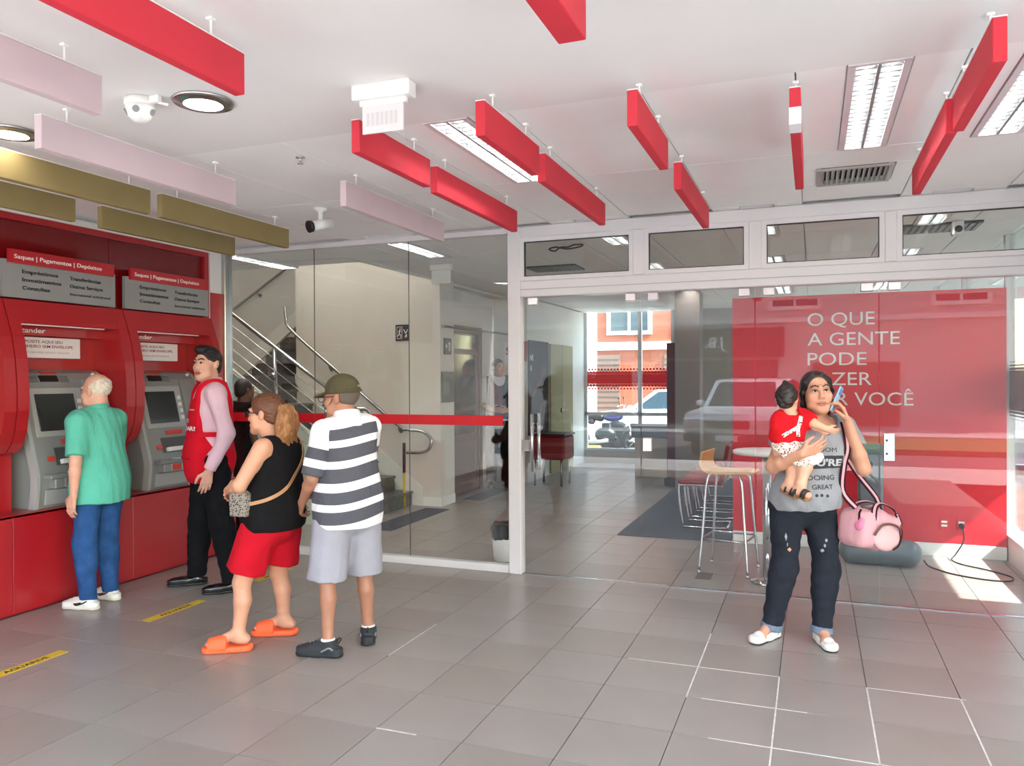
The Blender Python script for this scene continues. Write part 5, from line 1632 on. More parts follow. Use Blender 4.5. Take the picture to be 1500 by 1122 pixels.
PK = S(); PK.ops = T.ops + []; PK.grow(0.003).fcut(pk.ops[0][1]); PK.build('back_pocket', 0.006, cloth_mat('blue_denim_pocket', (70, 108, 158), 0.2), F.root, lo=V3(0, .02, .62), hi=V3(.15, .25, .79))
WSH = mat('white_trainer_leather', (226, 224, 218), 0.5, var=0.03); WSO = mat('white_rubber', (206, 202, 192), 0.7)
for sd, d in (('L', (.16, -1)), ('R', (-.05, -1))):
    o, u = shoe(F.root, F, sd, d, 0.285, WSH, WSO, 'trainer', 0.085, 0.047, laces=WSO)
    a = F.J['ank' + sd]; dd = V3(d[0], d[1], 0); dd /= np.linalg.norm(dd); side = V3(-dd[1], dd[0], 0) 
    for sg in (-1, 1):
        P = [V3(a[0], a[1], 0) + dd * x + side * sg * 0.06 + V3(0, 0, z) for x, z in ((-0.03, 0.066), (0.0, 0.050), (0.04, 0.034), (0.06, 0.033), (0.072, 0.042), (0.05, 0.044), (0.02, 0.052))]
        Q, N = u.project(P, 0.001, 14); MB().tube(Q, 0.005, 6).build('side_flash', BLACK, o)

# --------- man in the red vest
J = dict(hipL=(.095, .015, .94), hipR=(-.095, -.01, .94), kneeL=(.135, .05, .50), kneeR=(-.14, -.06, .50), ankL=(.16, .12, .085), ankR=(-.19, -.08, .085),
         shL=(.185, .012, 1.455), shR=(-.185, .0, 1.455), elL=(.245, .075, 1.16), elR=(-.23, .03, 1.16), wrL=(.245, -.045, .905), wrR=(-.235, -.06, .91), neck=(0, .015, 1.51), head=(0.005, -.02, 1.672))
F = Fig('person', 'young man in a red vest over a pink shirt by the right machine', (-4.17, 4.63), -40, 1.80, J, (1.02, 1.0, 0.98))
B = S(); F.torso(B)
for sd in 'LR': F.arm(B, sd); F.leg(B, sd)
R = rotm(38, 2, 0); c = F.J['head']; B.rc(F.J['neck'] - V3(0, 0, .04), c + R @ V3(0, .02, -.06), .058, .055, .03)
h = head_sdf(B, c, R, 1.04, jaw=1.08)
hand_sdf(B, F.J['wrL'], (0.0, -.22, -1), (-1, 0.1, 0), (0, -1, 0.1), (0.3, 0.4, 0.35), 1.05)
hand_sdf(B, F.J['wrR'], (0.0, -.22, -1), (1, 0.1, 0), (0, -1, 0.1), (0.3, 0.4, 0.35), 1.05)
B.build('body', 0.0055, SK1, F.root)
face_parts(B, h, 1.04, R, F.root, LIP, HBLK, 0.008)
hr = hair_cap(F, c, R, 1.04, HBLK, 0.005, -0.045, 0.064, 0.0025, 130, 0.25)
hr.ext(S().el(h(0, -0.03, 0.108), V3(0.056, 0.058, 0.026), 0.02, R).el(h(0, -0.065, 0.094), V3(0.046, 0.024, 0.022), 0.02, R))
hr.build('hair', 0.005, HBLK, F.root)
PINK = cloth_mat('pale_pink_shirt', (226, 190, 204), 0.03)
sh = S(); F.torso(sh, 0.016, 0.07); sh.cut((0, 0, -1), (0, 0, .90), .004).cut((0, 0.15, 1), F.J['neck'] + V3(0, 0, .03), .01)
for sd in 'LR':
    a, b, w = F.J['sh' + sd], F.J['el' + sd], F.J['wr' + sd]
    sh.rc(a, b, .066, .056, .045); sh.cc(b, b + (w - b) * 0.98, .056, .043, .02)
sh.wob(0.004, 30, 21); sh.build('shirt', 0.007, PINK, F.root)
n_ = F.J['neck']
col = S().cc(n_ + V3(0, .010, -.05), n_ + V3(0, -.006, .052), .104, .070, .0, True)
col.cut((0.6, -1, 0), n_ + V3(-.02, -.2, 0)).build('collar', 0.006, PINK, F.root)
VEST = cloth_mat('red_vest_cloth', (208, 22, 42), 0.05)
vb = S(); F.torso(vb, 0.032, 0.09)
vb.el(V3(0, -.02, .95), V3(.19, .165, .25), .08)
ve = S(); ve.ops = list(vb.ops)
ve.cut((0, 0, -1), (0, 0, .80), .01)
ve.fcut(lambda x, y, z: np.abs(x) - (0.128 + 0.045 * np.clip((1.30 - z) / 0.25, 0, 1)), 0.012)
ve.fcut(lambda x, y, z: -(np.sqrt((x * 1.0) ** 2 + (np.minimum(y + 0.02, 0) * 0.8) ** 2 + np.maximum(y, 0) ** 2 + ((z - 1.535) * 0.55) ** 2) - 0.108), 0.008)
ve.wob(0.003, 20, 4)
vo = ve.build('vest', 0.007, VEST, F.root)
# side ties, pocket flap and lettering
for y0_ in (0.0,):
    P, N = vb.project([V3(.15, y, 1.16 - abs(y) * .1) for y in np.linspace(-.11, .13, 9)], 0.006)
    MB().ribbon(P, N, 0.035, 0.004).build('side_tie', VEST, vo)
P, N = vb.project([V3(x, -.22, .985) for x in np.linspace(-.12, .16, 11)], 0.002)
MB().ribbon(P, N, 0.012, 0.004).build('pocket_edge', cloth_mat('red_vest_seam', (170, 14, 32), 0.05), vo)
def wrap_text(body, base, x0, z0, cap, width, m, par, yref=-0.4, bold=0.0, sgn=-1, off=0.003, curve=None):
    """letters laid on a garment: local x/z plane projected along y on to the surface"""
    me = text_mesh(body, bold, 0.0)
    n = len(me.vertices); co = np.empty(n * 3); me.vertices.foreach_get('co', co); co = co.reshape(n, 3)
    s_ = cap / 0.73
    x = co[:, 0] - co[:, 0].min(); x = x * (width / x.max())
    X = x0 + x; Z = z0 + co[:, 1] * s_
    y = np.full(n, yref)
    for _ in range(60):
        d = base.eval(np.stack([X, y, Z], 1))
        y = y + np.clip(d - off, -0.03, 0.03) * 0.8 * (1 if yref < 0 else -1)
    me.vertices.foreach_set('co', np.stack([X, y, Z], 1).ravel().astype(np.float32))
    me.materials.clear(); me.update()
    return link_mesh('lettering', me, par, m)
wrap_text('AJUDAR?', ve, -.105, 1.185, .030, .235, WHITE_TXT, vo, bold=0.03)
wrap_text('POSSO', ve, -.105, 1.24, .030, .15, WHITE_TXT, vo, bold=0.03)
wrap_text('Santander', ve, .03, 1.33, .013, .085, WHITE_TXT, vo, bold=0.01)
BLKT = cloth_mat('black_trouser_cloth', (24, 24, 27), 0.1)
T = trousers(F, BLKT, 1.02, 'ankle', 0.018, seed=5, flare=.004); T.build('trousers', 0.007, BLKT, F.root)
BLKS = mat('black_polished_leather', (20, 20, 22), 0.22, coat=0.4)
for sd, d in (('L', (-.1, -1)), ('R', (-.22, -1))):
    shoe(F.root, F, sd, d, 0.31, BLKS, BLACK, 'dress_shoe', 0.07, 0.044, toe=0.78, laces=BLACK)

# --------- woman in the black top and red shorts
J = dict(hipL=(.10, .10, .72), hipR=(-.10, .13, .72), kneeL=(.13, -.015, .385), kneeR=(-.12, .075, .385), ankL=(.165, -.015, .075), ankR=(-.15, .10, .075),
         shL=(.165, .14, 1.165), shR=(-.165, .16, 1.165), elL=(.235, .04, .955), elR=(-.215, .06, .93), wrL=(.06, -.145, .90), wrR=(-.06, -.15, .88), neck=(.005, .12, 1.215), head=(.01, .07, 1.352))
F = Fig('person', 'woman in a black sleeveless top and red shorts with a ponytail and orange slides', (-3.075, 3.785), -82, 1.473, J, (1.22, 1.26, 1.18), 1.16)
B = S(); F.torso(B)
for sd in 'LR': F.arm(B, sd); F.leg(B, sd)
R = rotm(4, 4, 0); c = F.J['head']; B.rc(F.J['neck'] - V3(0, 0, .04), c + R @ V3(0, .02, -.05), .055, .052, .03)
h = head_sdf(B, c, R, 0.97)
hand_sdf(B, F.J['wrL'], (-1, -.25, -.1), (0, 1, 0), (0, 0, 1), (0.3, 0.4, 0.35), 0.92)
hand_sdf(B, F.J['wrR'], (1, -.25, -.1), (0, 1, 0), (0, 0, 1), (0.3, 0.4, 0.35), 0.92)
for sd, d in (('L', (.36, -.93)), ('R', (.25, -.97))):
    J_ = F.J['ank' + sd]; J_[2] += 0.022
    F.foot(B, sd, d, 0.225)
B.build('body', 0.006, SK3, F.root)
face_parts(B, h, 0.97, R, F.root, LIP, HBRN)
hr = hair_cap(F, c, R, 0.97, HBRN, 0.010, -0.055, 0.066, 0.0025, 110, 0.3)
hr.build('hair', 0.005, HBRN, F.root)
pt = S()
for k_ in range(9):
    a_ = -1 + k_ / 4.0; w_ = math.sin(k_ * 2.1)
    P = [h(.010 * a_, .105, .040), h(.034 * a_, .135 + .014 * w_, .022), h(.060 * a_ + .008 * w_, .146 + .020 * w_, -.03), h(.068 * a_ - .012 * w_, .140 + .022 * w_, -.085), h(.070 * a_ + .012 * w_, .132 + .020 * w_, -.135), h(.062 * a_ - .010 * w_, .130 + .016 * w_, -.175 - .02 * abs(w_)), h(.052 * a_ + .012 * w_, .122, -.21 - .03 * math.cos(k_ * 1.7))]
    rr = (.016, .024, .028, .026, .024, .018, .005)
    for i in range(6): pt.rc(P[i], P[i + 1], rr[i], rr[i + 1], .008)
pt.wob(0.003, 90, 8, zf=0.35); pt.build('ponytail', 0.006, HBLD, F.root)
MB().tube([h(0.03 * math.cos(a), .128 + .006 * math.sin(a), .042 + .03 * math.sin(a)) for a in np.linspace(0, 2 * PI, 13)[:-1]], 0.009, 8, closed=True).build('hair_tie', mat('brown_hair_tie', (60, 34, 26), 0.6), F.root)
ga = S()
for s_ in (-1, 1):
    MB().tube([h(s_ * .077, .01, .006), h(s_ * .073, -.05, .010), h(s_ * .062, -.092, .012), h(s_ * .012, -.108, .012), h(0, -.11, .012)], 0.003, 6).build('glasses_frame', BLACK, F.root)
    MB().sphere((0, 0, 0), (0.025, 0.004, 0.02), 14, 8).xf(Matrix.Translation(h(s_ * .036, -.103, .004)) @ Matrix(R.tolist()).to_4x4()).build('lens', mat('dark_lens', (30, 26, 26), 0.1), F.root)
TOPB = cloth_mat('black_top_jersey', (22, 21, 23), 0.1, 0.2)
tp = S(); F.torso(tp, 0.014, 0.07); tp.el(V3(0, .115, .78), V3(.215, .175, .30), .06)
tp.cut((0, 0, -1), (0, 0, .685), .006)
tp.fcut(lambda x, y, z: np.abs(x) - (0.145 + 0.13 * np.clip((1.12 - z) / 0.09, 0, 1)), 0.02)
tp.fcut(lambda x, y, z: -(np.sqrt(x ** 2 + (y - 0.1) ** 2 * 0.6 + ((z - 1.27) * 0.8) ** 2) - 0.105), 0.01)
tp.wob(0.003, 24, 9); to_ = tp.build('sleeveless_top', 0.006, TOPB, F.root)
REDS = cloth_mat('red_shorts_cloth', (190, 20, 38), 0.05)
T = trousers(F, REDS, .78, 0.80, 0.016, seed=6, flare=.012, name='shorts'); T.build('shorts', 0.007, REDS, F.root)
ORG = mat('orange_slide_rubber', (246, 104, 58), 0.6, var=0.03)
for sd, d in (('L', (.36, -.93)), ('R', (.25, -.97))):
    a = F.J['ank' + sd]; dd = V3(d[0], d[1], 0); dd /= np.linalg.norm(dd)
    hl = V3(a[0], a[1], 0) - dd * 0.035; tpz = hl + dd * 0.19
    so = S().pill(hl, tpz, .042, .050, .001, .036, .01, .012)
    so.ext(S().rc(hl - dd * .03 + V3(0, 0, .03), hl - dd * .03 + V3(0, 0, .032), .012, None, .02))
    o = so.build('slide_sole', 0.006, ORG, F.root)
    st_ = S().rc(hl + dd * .105 + V3(0, 0, .046), hl + dd * .175 + V3(0, 0, .034), .055, .052, .01).cut(dd, hl + dd * .205, .004).cut(-dd, hl + dd * .095, .004).cut((0, 0, -1), (0, 0, .02))
    st_.build('slide_strap', 0.006, ORG, F.root)
# tan strap and leopard bag
bagw = S(); bagw.ops = list(tp.ops)
P, N = bagw.project([V3(-.12, .13, 1.22), V3(-.10, .24, 1.16), V3(-.04, .28, 1.08), V3(.04, .30, 1.0), V3(.12, .28, .93), V3(.19, .21, .885), V3(.23, .12, .86), V3(.23, .04, .85), V3(.18, -.04, .85)], 0.004)
st_ = thing('crossbody_bag', 'leopard print crossbody bag with a tan strap worn by the woman in red shorts', 'bag', (F.root.location.x, F.root.location.y, 0), F.root.rotation_euler.z)
MB().ribbon(bez(P, 4), [N[min(i // 4, len(N) - 1)] for i in range(len(bez(P, 4)))], 0.020, 0.005).build('strap', mat('tan_leather', (176, 128, 88), 0.5), st_)
lb_ = S().el((.205, .03, .865), (.04, .06, .075), .01).box((.205, .03, .845), (.036, .055, .065), .02)
lb_.build('pouch', 0.008, spot_mat('leopard_print', (140, 130, 120), [(28, 26, 26), (60, 54, 50), (24, 22, 22)], 85), st_)

# --------- man in the striped polo and cap
J = dict(hipL=(.092, .01, .80), hipR=(-.092, .0, .80), kneeL=(.125, -.01, .43), kneeR=(-.12, -.035, .43), ankL=(.145, .04, .08), ankR=(-.145, -.03, .08),
         shL=(.15, .01, 1.255), shR=(-.15, .0, 1.265), elL=(.215, .0, 1.0), elR=(-.175, -.13, 1.03), wrL=(.20, -.17, .84), wrR=(-.02, -.27, .88), neck=(0, .0, 1.315), head=(.02, -.045, 1.445))
F = Fig('person', 'man in a black and white striped polo, olive cap and grey shorts in the queue', (-2.50, 3.87), -120, 1.56, J, (1.04, 1.12, 1.02), 1.0)
B = S(); F.torso(B)
for sd in 'LR': F.arm(B, sd); F.leg(B, sd)
R = rotm(38, 6, 0); c = F.J['head']; B.rc(F.J['neck'] - V3(0, 0, .04), c + R @ V3(0, .02, -.05), .058, .056, .03)
h = head_sdf(B, c, R, 1.0)
hand_sdf(B, F.J['wrL'], (-.15, -.7, -.55), (-1, 0, .1), (0, -.3, 1), (0.5, 0.6, 0.5), 1.0)
hand_sdf(B, F.J['wrR'], (1, -.2, -.25), (0, 1, .1), (0, -.3, 1), (0.5, 0.6, 0.5), 1.0)
B.build('body', 0.006, SK5, F.root)
hr = S().el(h(0, 0.024, 0.02), V3(0.078, 0.096, 0.085), 0, R).cut(R @ V3(0, -1, .2), h(0, .03, 0)).cut(R @ V3(0, -.2, -1), h(0, .06, -.05), .006).cut(R @ V3(0, 0, 1), h(0, 0, .03))
hr.build('hair', 0.005, mat('grey_cropped_hair', (96, 84, 76), 0.8), F.root)
OLV = cloth_mat('olive_cap_cloth', (84, 78, 58), 0.08)
cap = S().el(h(0, 0.022, 0.045), V3(0.086, 0.104, 0.092), 0, R).cut(R @ V3(0, -.05, -1), h(0, 0, .022), .004)
co_ = cap.build('cap', 0.005, OLV, F.root)
br = S().el(h(0, -.075, .03), V3(.072, .085, .012), 0, R @ rotm(0, 10, 0)).cut(R @ V3(0, 1, 0), h(0, -.055, 0)); br.build('visor', 0.004, OLV, co_)
MB().tube([h(.086 * math.sin(a), .022 + .104 * math.cos(a), .03) for a in np.linspace(-1.0, 1.0, 9)], .009, 6).build('cap_strap', OLV, co_)
wt_ = MB(); 
for k in range(3):
    P, N = cap.project([h(-.03 + .018 * k + .004 * i, .14, .05 + .014 * (i % 2)) for i in range(4)], .001)
    wt_.tube(P, .002, 5)
wt_.build('cap_embroidery', mat('grey_thread', (176, 172, 160), 0.8), co_)
for s_ in (-1, 1):
    MB().tube([h(s_ * .078, .01, .008), h(s_ * .074, -.05, .010), h(s_ * .064, -.090, .010), h(s_ * .012, -.106, .012), h(0, -.108, .012)], .003, 6).build('glasses_frame', mat('dark_red_frame', (60, 22, 24), 0.3), F.root)
    MB().tube([h(s_ * (.036 + .026 * math.cos(a)), -.100 - .004 * math.cos(a) * s_, .002 + .019 * math.sin(a)) for a in np.linspace(0, 2 * PI, 15)[:-1]], .0025, 5, closed=True).build('rim', MATS['dark_red_frame'], F.root)
    Q, N = B.project([h(s_ * .076, .0, -.005), h(s_ * .07, -.03, -.03), h(s_ * .05, -.06, -.055)], .003)
    MB().tube(Q, .002, 5).build('mask_loop', BLACK, F.root)
mk = S(); mk.ops = list(B.ops); mk.grow(.004)
mk.fcut(S().el(h(0, -.085, -.068), V3(.062, .06, .045), 0, R).ops[0][1]); mk.build('face_mask', .005, spot_mat('green_pattern_mask', (70, 84, 66), [(210, 214, 206), (40, 60, 40), (24, 30, 24)], 70), F.root, lo=c - .16, hi=c + .16)
bw_z = [1.255, 1.185, 1.105, 1.035, .965, .905, .855, .79, .74]
W_, D_ = (232, 230, 232), (84, 84, 92)
# band coordinate: torso height, or distance down the sleeve
sh = S(); F.torso(sh, 0.022, 0.09); sh.el(V3(0, .01, .80), V3(.205, .170, .34), .06).cut((0, 0, -1), (0, 0, .715), .006).cut((0, .1, 1), F.J['neck'] + V3(0, 0, .03), .01)
sh.wob(.004, 26, 31, zf=.8)
def bandT(V): return np.clip((V[:, 2] + 0.02 * np.sin(V[:, 0] * 9) - 0.6) / 0.8, 0, 1)
stT = [(z - 0.6) / 0.8 for z in (.765, .835, .885, .955, 1.005, 1.075, 1.125, 1.20)]
stT = [(z - 0.6) / 0.8 for z in (.762, .832, .872, .938, .99, 1.066, 1.108, 1.183, 1.222, 1.285)]
STRIPE = attr_band_mat('striped_polo_cotton', W_, D_, stT)
sh.build('polo_shirt', 0.0065, STRIPE, F.root, attr=bandT)
for sd in 'LR':
    a, b = F.J['sh' + sd], F.J['el' + sd]
    sl = S().cc(a + (b - a) * -0.02, a + (b - a) * 0.94, .068, .066, 0.0).wob(.003, 30, 41)
    L_ = np.linalg.norm(b - a); dn = (b - a) / L_
    sl.build('sleeve', 0.0065, attr_band_mat('striped_sleeve_cotton', W_, D_, [.36, .60, .77]), F.root, attr=lambda V, a=a, dn=dn, L_=L_: np.clip(((V - a) @ dn) / L_, 0, 1))
n_ = F.J['neck']
S().cc(n_ + V3(0, .015, -.045), n_ + V3(0, -.004, .055), .096, .072, .0, True).build('collar', 0.006, cloth_mat('white_collar', (230, 228, 228), 0.02), F.root)
GRS = cloth_mat('grey_shorts_cloth', (160, 158, 168), 0.04)
T = trousers(F, GRS, .82, 1.02, 0.022, seed=16, flare=.012); T.build('shorts', 0.007, GRS, F.root)
RUN = mat('black_runner_mesh', (44, 46, 50), 0.7, var=0.15, vscale=60, bump=0.2, bscale=300); RUNS = mat('black_runner_sole', (28, 28, 30), 0.6)
for sd, d in (('L', (.62, -.78)), ('R', (-.5, -.86))):
    o, u = shoe(F.root, F, sd, d, 0.285, RUN, RUNS, 'running_shoe', 0.094, 0.050, laces=GREYM)
    a = F.J['ank' + sd]
    S().cc(V3(a[0], a[1], .06), V3(a[0], a[1], .102), .043, .040, 0, True).build('sock', .006, WHITEP, F.root)
    dd = V3(d[0], d[1], 0); dd /= np.linalg.norm(dd)
    MB().tube(bez([V3(a[0], a[1], .085) - dd * .055, V3(a[0], a[1], .105) - dd * .066, V3(a[0], a[1], .10) - dd * .078, V3(a[0], a[1], .075) - dd * .062], 4), .004, 6).build('heel_loop', RUNS, o)
    side = V3(-dd[1], dd[0], 0)
    for sg in (-1, 1):
        P = [V3(a[0], a[1], 0) + dd * x + side * sg * 0.06 + V3(0, 0, z) for x, z in ((-0.05, 0.05), (-0.03, 0.062), (-0.005, 0.05), (0.02, 0.034))]
        Q, N = u.project(P, 0.001, 14); MB().tube(bez(Q, 3), 0.005, 6).build('side_stripe', GREYM, o)

# --------- person in black behind the glass, almost hidden
F = Fig('person', 'short haired person in black almost hidden behind the man in the vest', (-5.42, 6.5), 165, 1.55, {}, (1, 1, 1))
B = S(); F.torso(B)
for sd in 'LR': F.arm(B, sd); F.leg(B, sd)
R = rotm(0, 0, 0); c = F.J['head']; B.rc(F.J['neck'] - V3(0, 0, .03), c + V3(0, .018, -.05), .056, .054, .03)
h = head_sdf(B, c, R, 0.98)
for sd, t_ in (('L', -1), ('R', 1)): hand_sdf(B, F.J['wr' + sd], (0, -.2, -1), (t_, 0, 0), (0, -1, 0), (0.3, 0.4, 0.35), 0.97)
B.build('body', 0.009, SK4, F.root)
face_parts(B, h, 0.98, R, F.root, LIP, HBLK)
hair_cap(F, c, R, 0.98, HBLK, 0.004, -0.05, 0.066, 0.0, 100, 0.3).build('hair', .007, HBLK, F.root)
sh = S(); F.torso(sh, 0.018, 0.07); sh.cut((0, 0, -1), (0, 0, .80)).cut((0, 0, 1), F.J['neck'] + V3(0, 0, .02))
for sd in 'LR':
    a, b = F.J['sh' + sd], F.J['el' + sd]; sh.cc(a, a + (b - a) * .8, .066, .06, .04)
sh.build('shirt', .01, TOPB, F.root)
trousers(F, BLKT, .95, 'ankle', .016).build('trousers', .01, BLKT, F.root)
for sd in 'LR': shoe(F.root, F, sd, (0, -1), .27, BLKS, BLACK)

# --------- guard
J = {k: V3(*v) * (1.83 / 1.75) for k, v in dict(elR=(-.24, .02, 1.13), wrR=(-.12, -.17, 1.06), elL=(.24, .0, 1.13), wrL=(.10, -.2, 1.05)).items()}
F = Fig('person', 'guard in a dark red and black vest with white sleeves standing behind the glass', (-4.19, 10.4), 28, 1.83, J, (1.1, 1.1, 1.05))
B = S(); F.torso(B)
for sd in 'LR': F.arm(B, sd); F.leg(B, sd)
R = rotm(22, 0, 0); c = F.J['head']; B.rc(F.J['neck'] - V3(0, 0, .03), c + R @ V3(0, .018, -.05), .06, .056, .03)
h = head_sdf(B, c, R, 1.04)
hand_sdf(B, F.J['wrR'], (1, -.3, .0), (0, 1, 0), (0, 0, 1), (0.4, 0.5, 0.4), 1.05)
hand_sdf(B, F.J['wrL'], (-1, -.3, .0), (0, 1, 0), (0, 0, 1), (0.4, 0.5, 0.4), 1.05)
B.build('body', 0.009, SK2, F.root)
face_parts(B, h, 1.04, R, F.root, LIP, HBLK)
hair_cap(F, c, R, 1.04, HBLK, 0.003, -0.04, 0.07, 0.0, 100, 0.3).build('hair', .007, mat('dark_cropped_hair', (74, 52, 44), 0.8), F.root)
WSHT = cloth_mat('white_uniform_shirt', (220, 220, 224), 0.03)
sh = S(); F.torso(sh, 0.018, 0.07); sh.cut((0, 0, -1), (0, 0, .95)).cut((0, 0, 1), F.J['neck'] + V3(0, 0, .04))
for sd in 'LR':
    a, b = F.J['sh' + sd], F.J['el' + sd]; sh.cc(a, a + (b - a) * .95, .075, .07, .04)
sh.build('shirt', .01, WSHT, F.root)
vt = S(); F.torso(vt, 0.034, 0.08); vt.cut((0, 0, -1), (0, 0, 1.0)).fcut(lambda x, y, z: np.abs(x) - 0.175, .01).fcut(lambda x, y, z: -(np.sqrt(x ** 2 + (y * .5) ** 2 + ((z - 1.56) * .6) ** 2) - .10), .01)
vt.build('vest', .01, cloth_mat('black_vest', (28, 26, 28), 0.1), F.root)
vf = S(); vf.ops = list(vt.ops); vf.grow(.004).fcut(lambda x, y, z: np.maximum(np.abs(x + .05) - .095, y)); vf.build('vest_front', .01, cloth_mat('dark_red_panel', (104, 26, 34), 0.1), F.root)
trousers(F, BLKT, 1.05, 'ankle', .022, seed=3).build('trousers', .01, BLKT, F.root)
MB().tube([F.J['hipL'] * 0 + V3(.19 * math.cos(a), .15 * math.sin(a) - .005, 1.0) for a in np.linspace(0, 2 * PI, 25)[:-1]], .022, 8, closed=True).build('belt', BLACK, F.root)
for sd, d in (('L', (.2, -1)), ('R', (-.2, -1))):
    o, u = shoe(F.root, F, sd, d, .30, mat('dark_brown_boot', (66, 44, 42), 0.4), BLACK, 'boot', .1, .048)
    a = F.J['ank' + sd]; S().cc(V3(a[0], a[1], .05), V3(a[0], a[1] - .005, .36), .060, .066, 0, True).build('gaiter', .01, mat('dark_brown_boot', (66, 44, 42)), o)
# --------- woman on the phone, holding the baby
WL = (-0.08, 4.95); WA = 20.95
J = dict(hipL=(.125, .01, .79), hipR=(-.065, .01, .79), kneeL=(.15, -.04, .43), kneeR=(-.09, -.02, .43), ankL=(.105, -.075, .075), ankR=(-.165, .0, .075),
         shL=(.27, .0, 1.245), shR=(-.04, .01, 1.26), elL=(.335, -.12, 1.015), elR=(-.19, -.12, 1.035), wrL=(.237, -.135, 1.288), wrR=(-.085, -.285, 1.12), neck=(.115, .01, 1.30), head=(.10, -.025, 1.458))
F = Fig('person', 'woman in a grey printed shirt and dark jeans talking on a phone', WL, WA, 1.603, J, (1.13, 1.2, 1.12), 1.12)
B = S(); F.torso(B)
for sd in 'LR': F.arm(B, sd); F.leg(B, sd)
R = rotm(-6, -4, -4); c = F.J['head']; B.rc(F.J['neck'] - V3(0, 0, .05), c + R @ V3(0, .02, -.05), .056, .052, .03)
HS = 1.06
h = head_sdf(B, c, R, HS, nose=1.0, jaw=1.02)
hand_sdf(B, F.J['wrL'], (-.30, .02, 1), (-.7, .55, .2), (-.35, -.9, .0), sc=0.96, thumb=0.9, curls=[(0.35, 0.75, 0.5), (0.45, 0.85, 0.6), (0.55, 0.9, 0.6), (0.6, 0.95, 0.6)], spread=0.12)
hand_sdf(B, F.J['wrR'], (1, -.02, .42), (0, .9, .1), (0, -.3, 1), (0.15, 0.3, 0.3), 0.96, spread=0.12, thumb=0.3)
for sd, d in (('L', (-.05, -1)), ('R', (-.78, -.62))): F.foot(B, sd, d, 0.205)
B.build('body', 0.0048, SK3, F.root)
face_parts(B, h, HS, R, F.root, LIP, HDRK, 0.007)
hr = hair_cap(F, c, R, HS, HDRK, 0.006, -0.10, 0.082, 0.0, 120, 0.30)
hr.fcut(lambda x, y, z, q=h(0, -.10, .0): -(np.sqrt(((x - q[0]) / 1.0) ** 2 + ((y - q[1]) / 1.35) ** 2 + ((z - q[2]) / 1.32) ** 2) - .0725), .006)
hl_ = S()
for s_ in (-1, 1):
    P = [h(s_ * .03, -.040, .100), h(s_ * .066, -.026, .062), h(s_ * .079, -.008, .0), h(s_ * .076, .015, -.06), h(s_ * .066, .035, -.12)]
    for a, b, r1, r2 in zip(P[:-1], P[1:], (.009, .011, .012, .012), (.011, .012, .012, .010)): hl_.rc(a, b, r1, r2, .02)
hl_.rc(h(0, .10, .0), h(0, .09, -.13), .07, .055, .04)
hl_.rc(h(.04, .09, -.1), h(.075, .09, -.26), .045, .022, .03)
hr.ext(hl_)
hr.build('hair', 0.005, HDRK, F.root)
GSH = cloth_mat('grey_marl_cotton', (152, 152, 156), 0.08)
sh = S(); ch, wa, pe = F.torso(sh, 0.017, 0.08)
for s_ in (-1, 1): sh.el(ch + V3(s_ * .075, -.085, -.02), (.075, .06, .07), .05)
sh.el(V3(.045, -.02, .86), V3(.205, .165, .15), .06).cut((0.05, 0.0, -1), (0.05, 0, .78), .005)
sh.fcut(lambda x, y, z: -(np.sqrt((x - .115) ** 2 + ((y + .05) * .55) ** 2 + ((z - 1.335) * .75) ** 2) - .098), .008)
for sd in 'LR':
    a, b = F.J['sh' + sd], F.J['el' + sd]; sh.cc(a, a + (b - a) * 0.52, .076, .078, .05)
sh.wob(.0035, 27, 12); so_ = sh.build('printed_shirt', 0.006, GSH, F.root)
INK = mat('charcoal_print', (52, 52, 58), 0.8)
# printed block and words, laid on the cloth
def patch(base, fn, m, name, par, lo, hi, g=.0015, v=.005):
    q = S(); q.ops = list(base.ops); q.grow(g).fcut(fn); return q.build(name, v, m, par, lo=lo, hi=hi)
patch(sh, lambda x, y, z: np.maximum(np.maximum(np.abs(x - .085) - .128, np.abs(z - (1.058 + (x - .085) * .02)) - .038), y + .0), INK, 'printed_block', so_, V3(-.06, -.35, .98), V3(.24, .0, 1.13), .0015, .005)
wrap_text('OOM', sh, .072, 1.118, .026, .098, INK, so_, bold=0.0, off=.002)
GT = mat('grey_print_letter', (186, 186, 190), 0.8)
wrap_text("YOU'RE", sh, -.055, 1.038, .040, .255, GT, so_, bold=.035, off=.0045)
wrap_text('DOING', sh, -.005, .958, .028, .165, INK, so_, bold=.012, off=.002)
wrap_text('GREAT', sh, .015, .908, .026, .125, INK, so_, bold=.012, off=.002)
dots = MB()
for k in range(3):
    P, N = sh.project([V3(.035 + .034 * k, -.2, .875)], .001, 12)
    dots.cyl(P[0], P[0] + N[0] * .0015, .009, n=14)
dots.build('printed_dots', INK, so_)
T = trousers(F, DENIMD, .85, 'ankle', 0.009, seed=26, flare=.004); jo = T.build('jeans', 0.0065, DENIMD, F.root)
for sd in 'LR':
    n_, a_ = F.J['knee' + sd], F.J['ank' + sd]
    e = a_ + V3(0, 0, -.02); p = n_ + (e - n_) * .90; q = n_ + (e - n_) * 1.0
    S().cc(p, q, .0625, .064, 0, True).build('turned_cuff', .006, DENIMC, jo)
for cx, cz, w_, hh in ((-.105, .62, .008, .03), (-.098, .575, .006, .016), (-.085, .545, .014, .016), (.125, .60, .010, .016), (.115, .57, .010, .014), (.103, .54, .012, .014)):
    patch(T, lambda x, y, z, cx=cx, cz=cz, w_=w_, hh=hh: np.maximum(np.abs(x - cx) / w_ + np.abs(z - cz) / hh - 1, y) * .01, SK3 if hh < .0165 and cx < -.08 and cz < .55 else mat('pale_frayed_denim', (150, 154, 162), 0.9), 'frayed_tear', jo, V3(cx - .03, -.3, cz - .05), V3(cx + .03, .0, cz + .05), .002, .004)
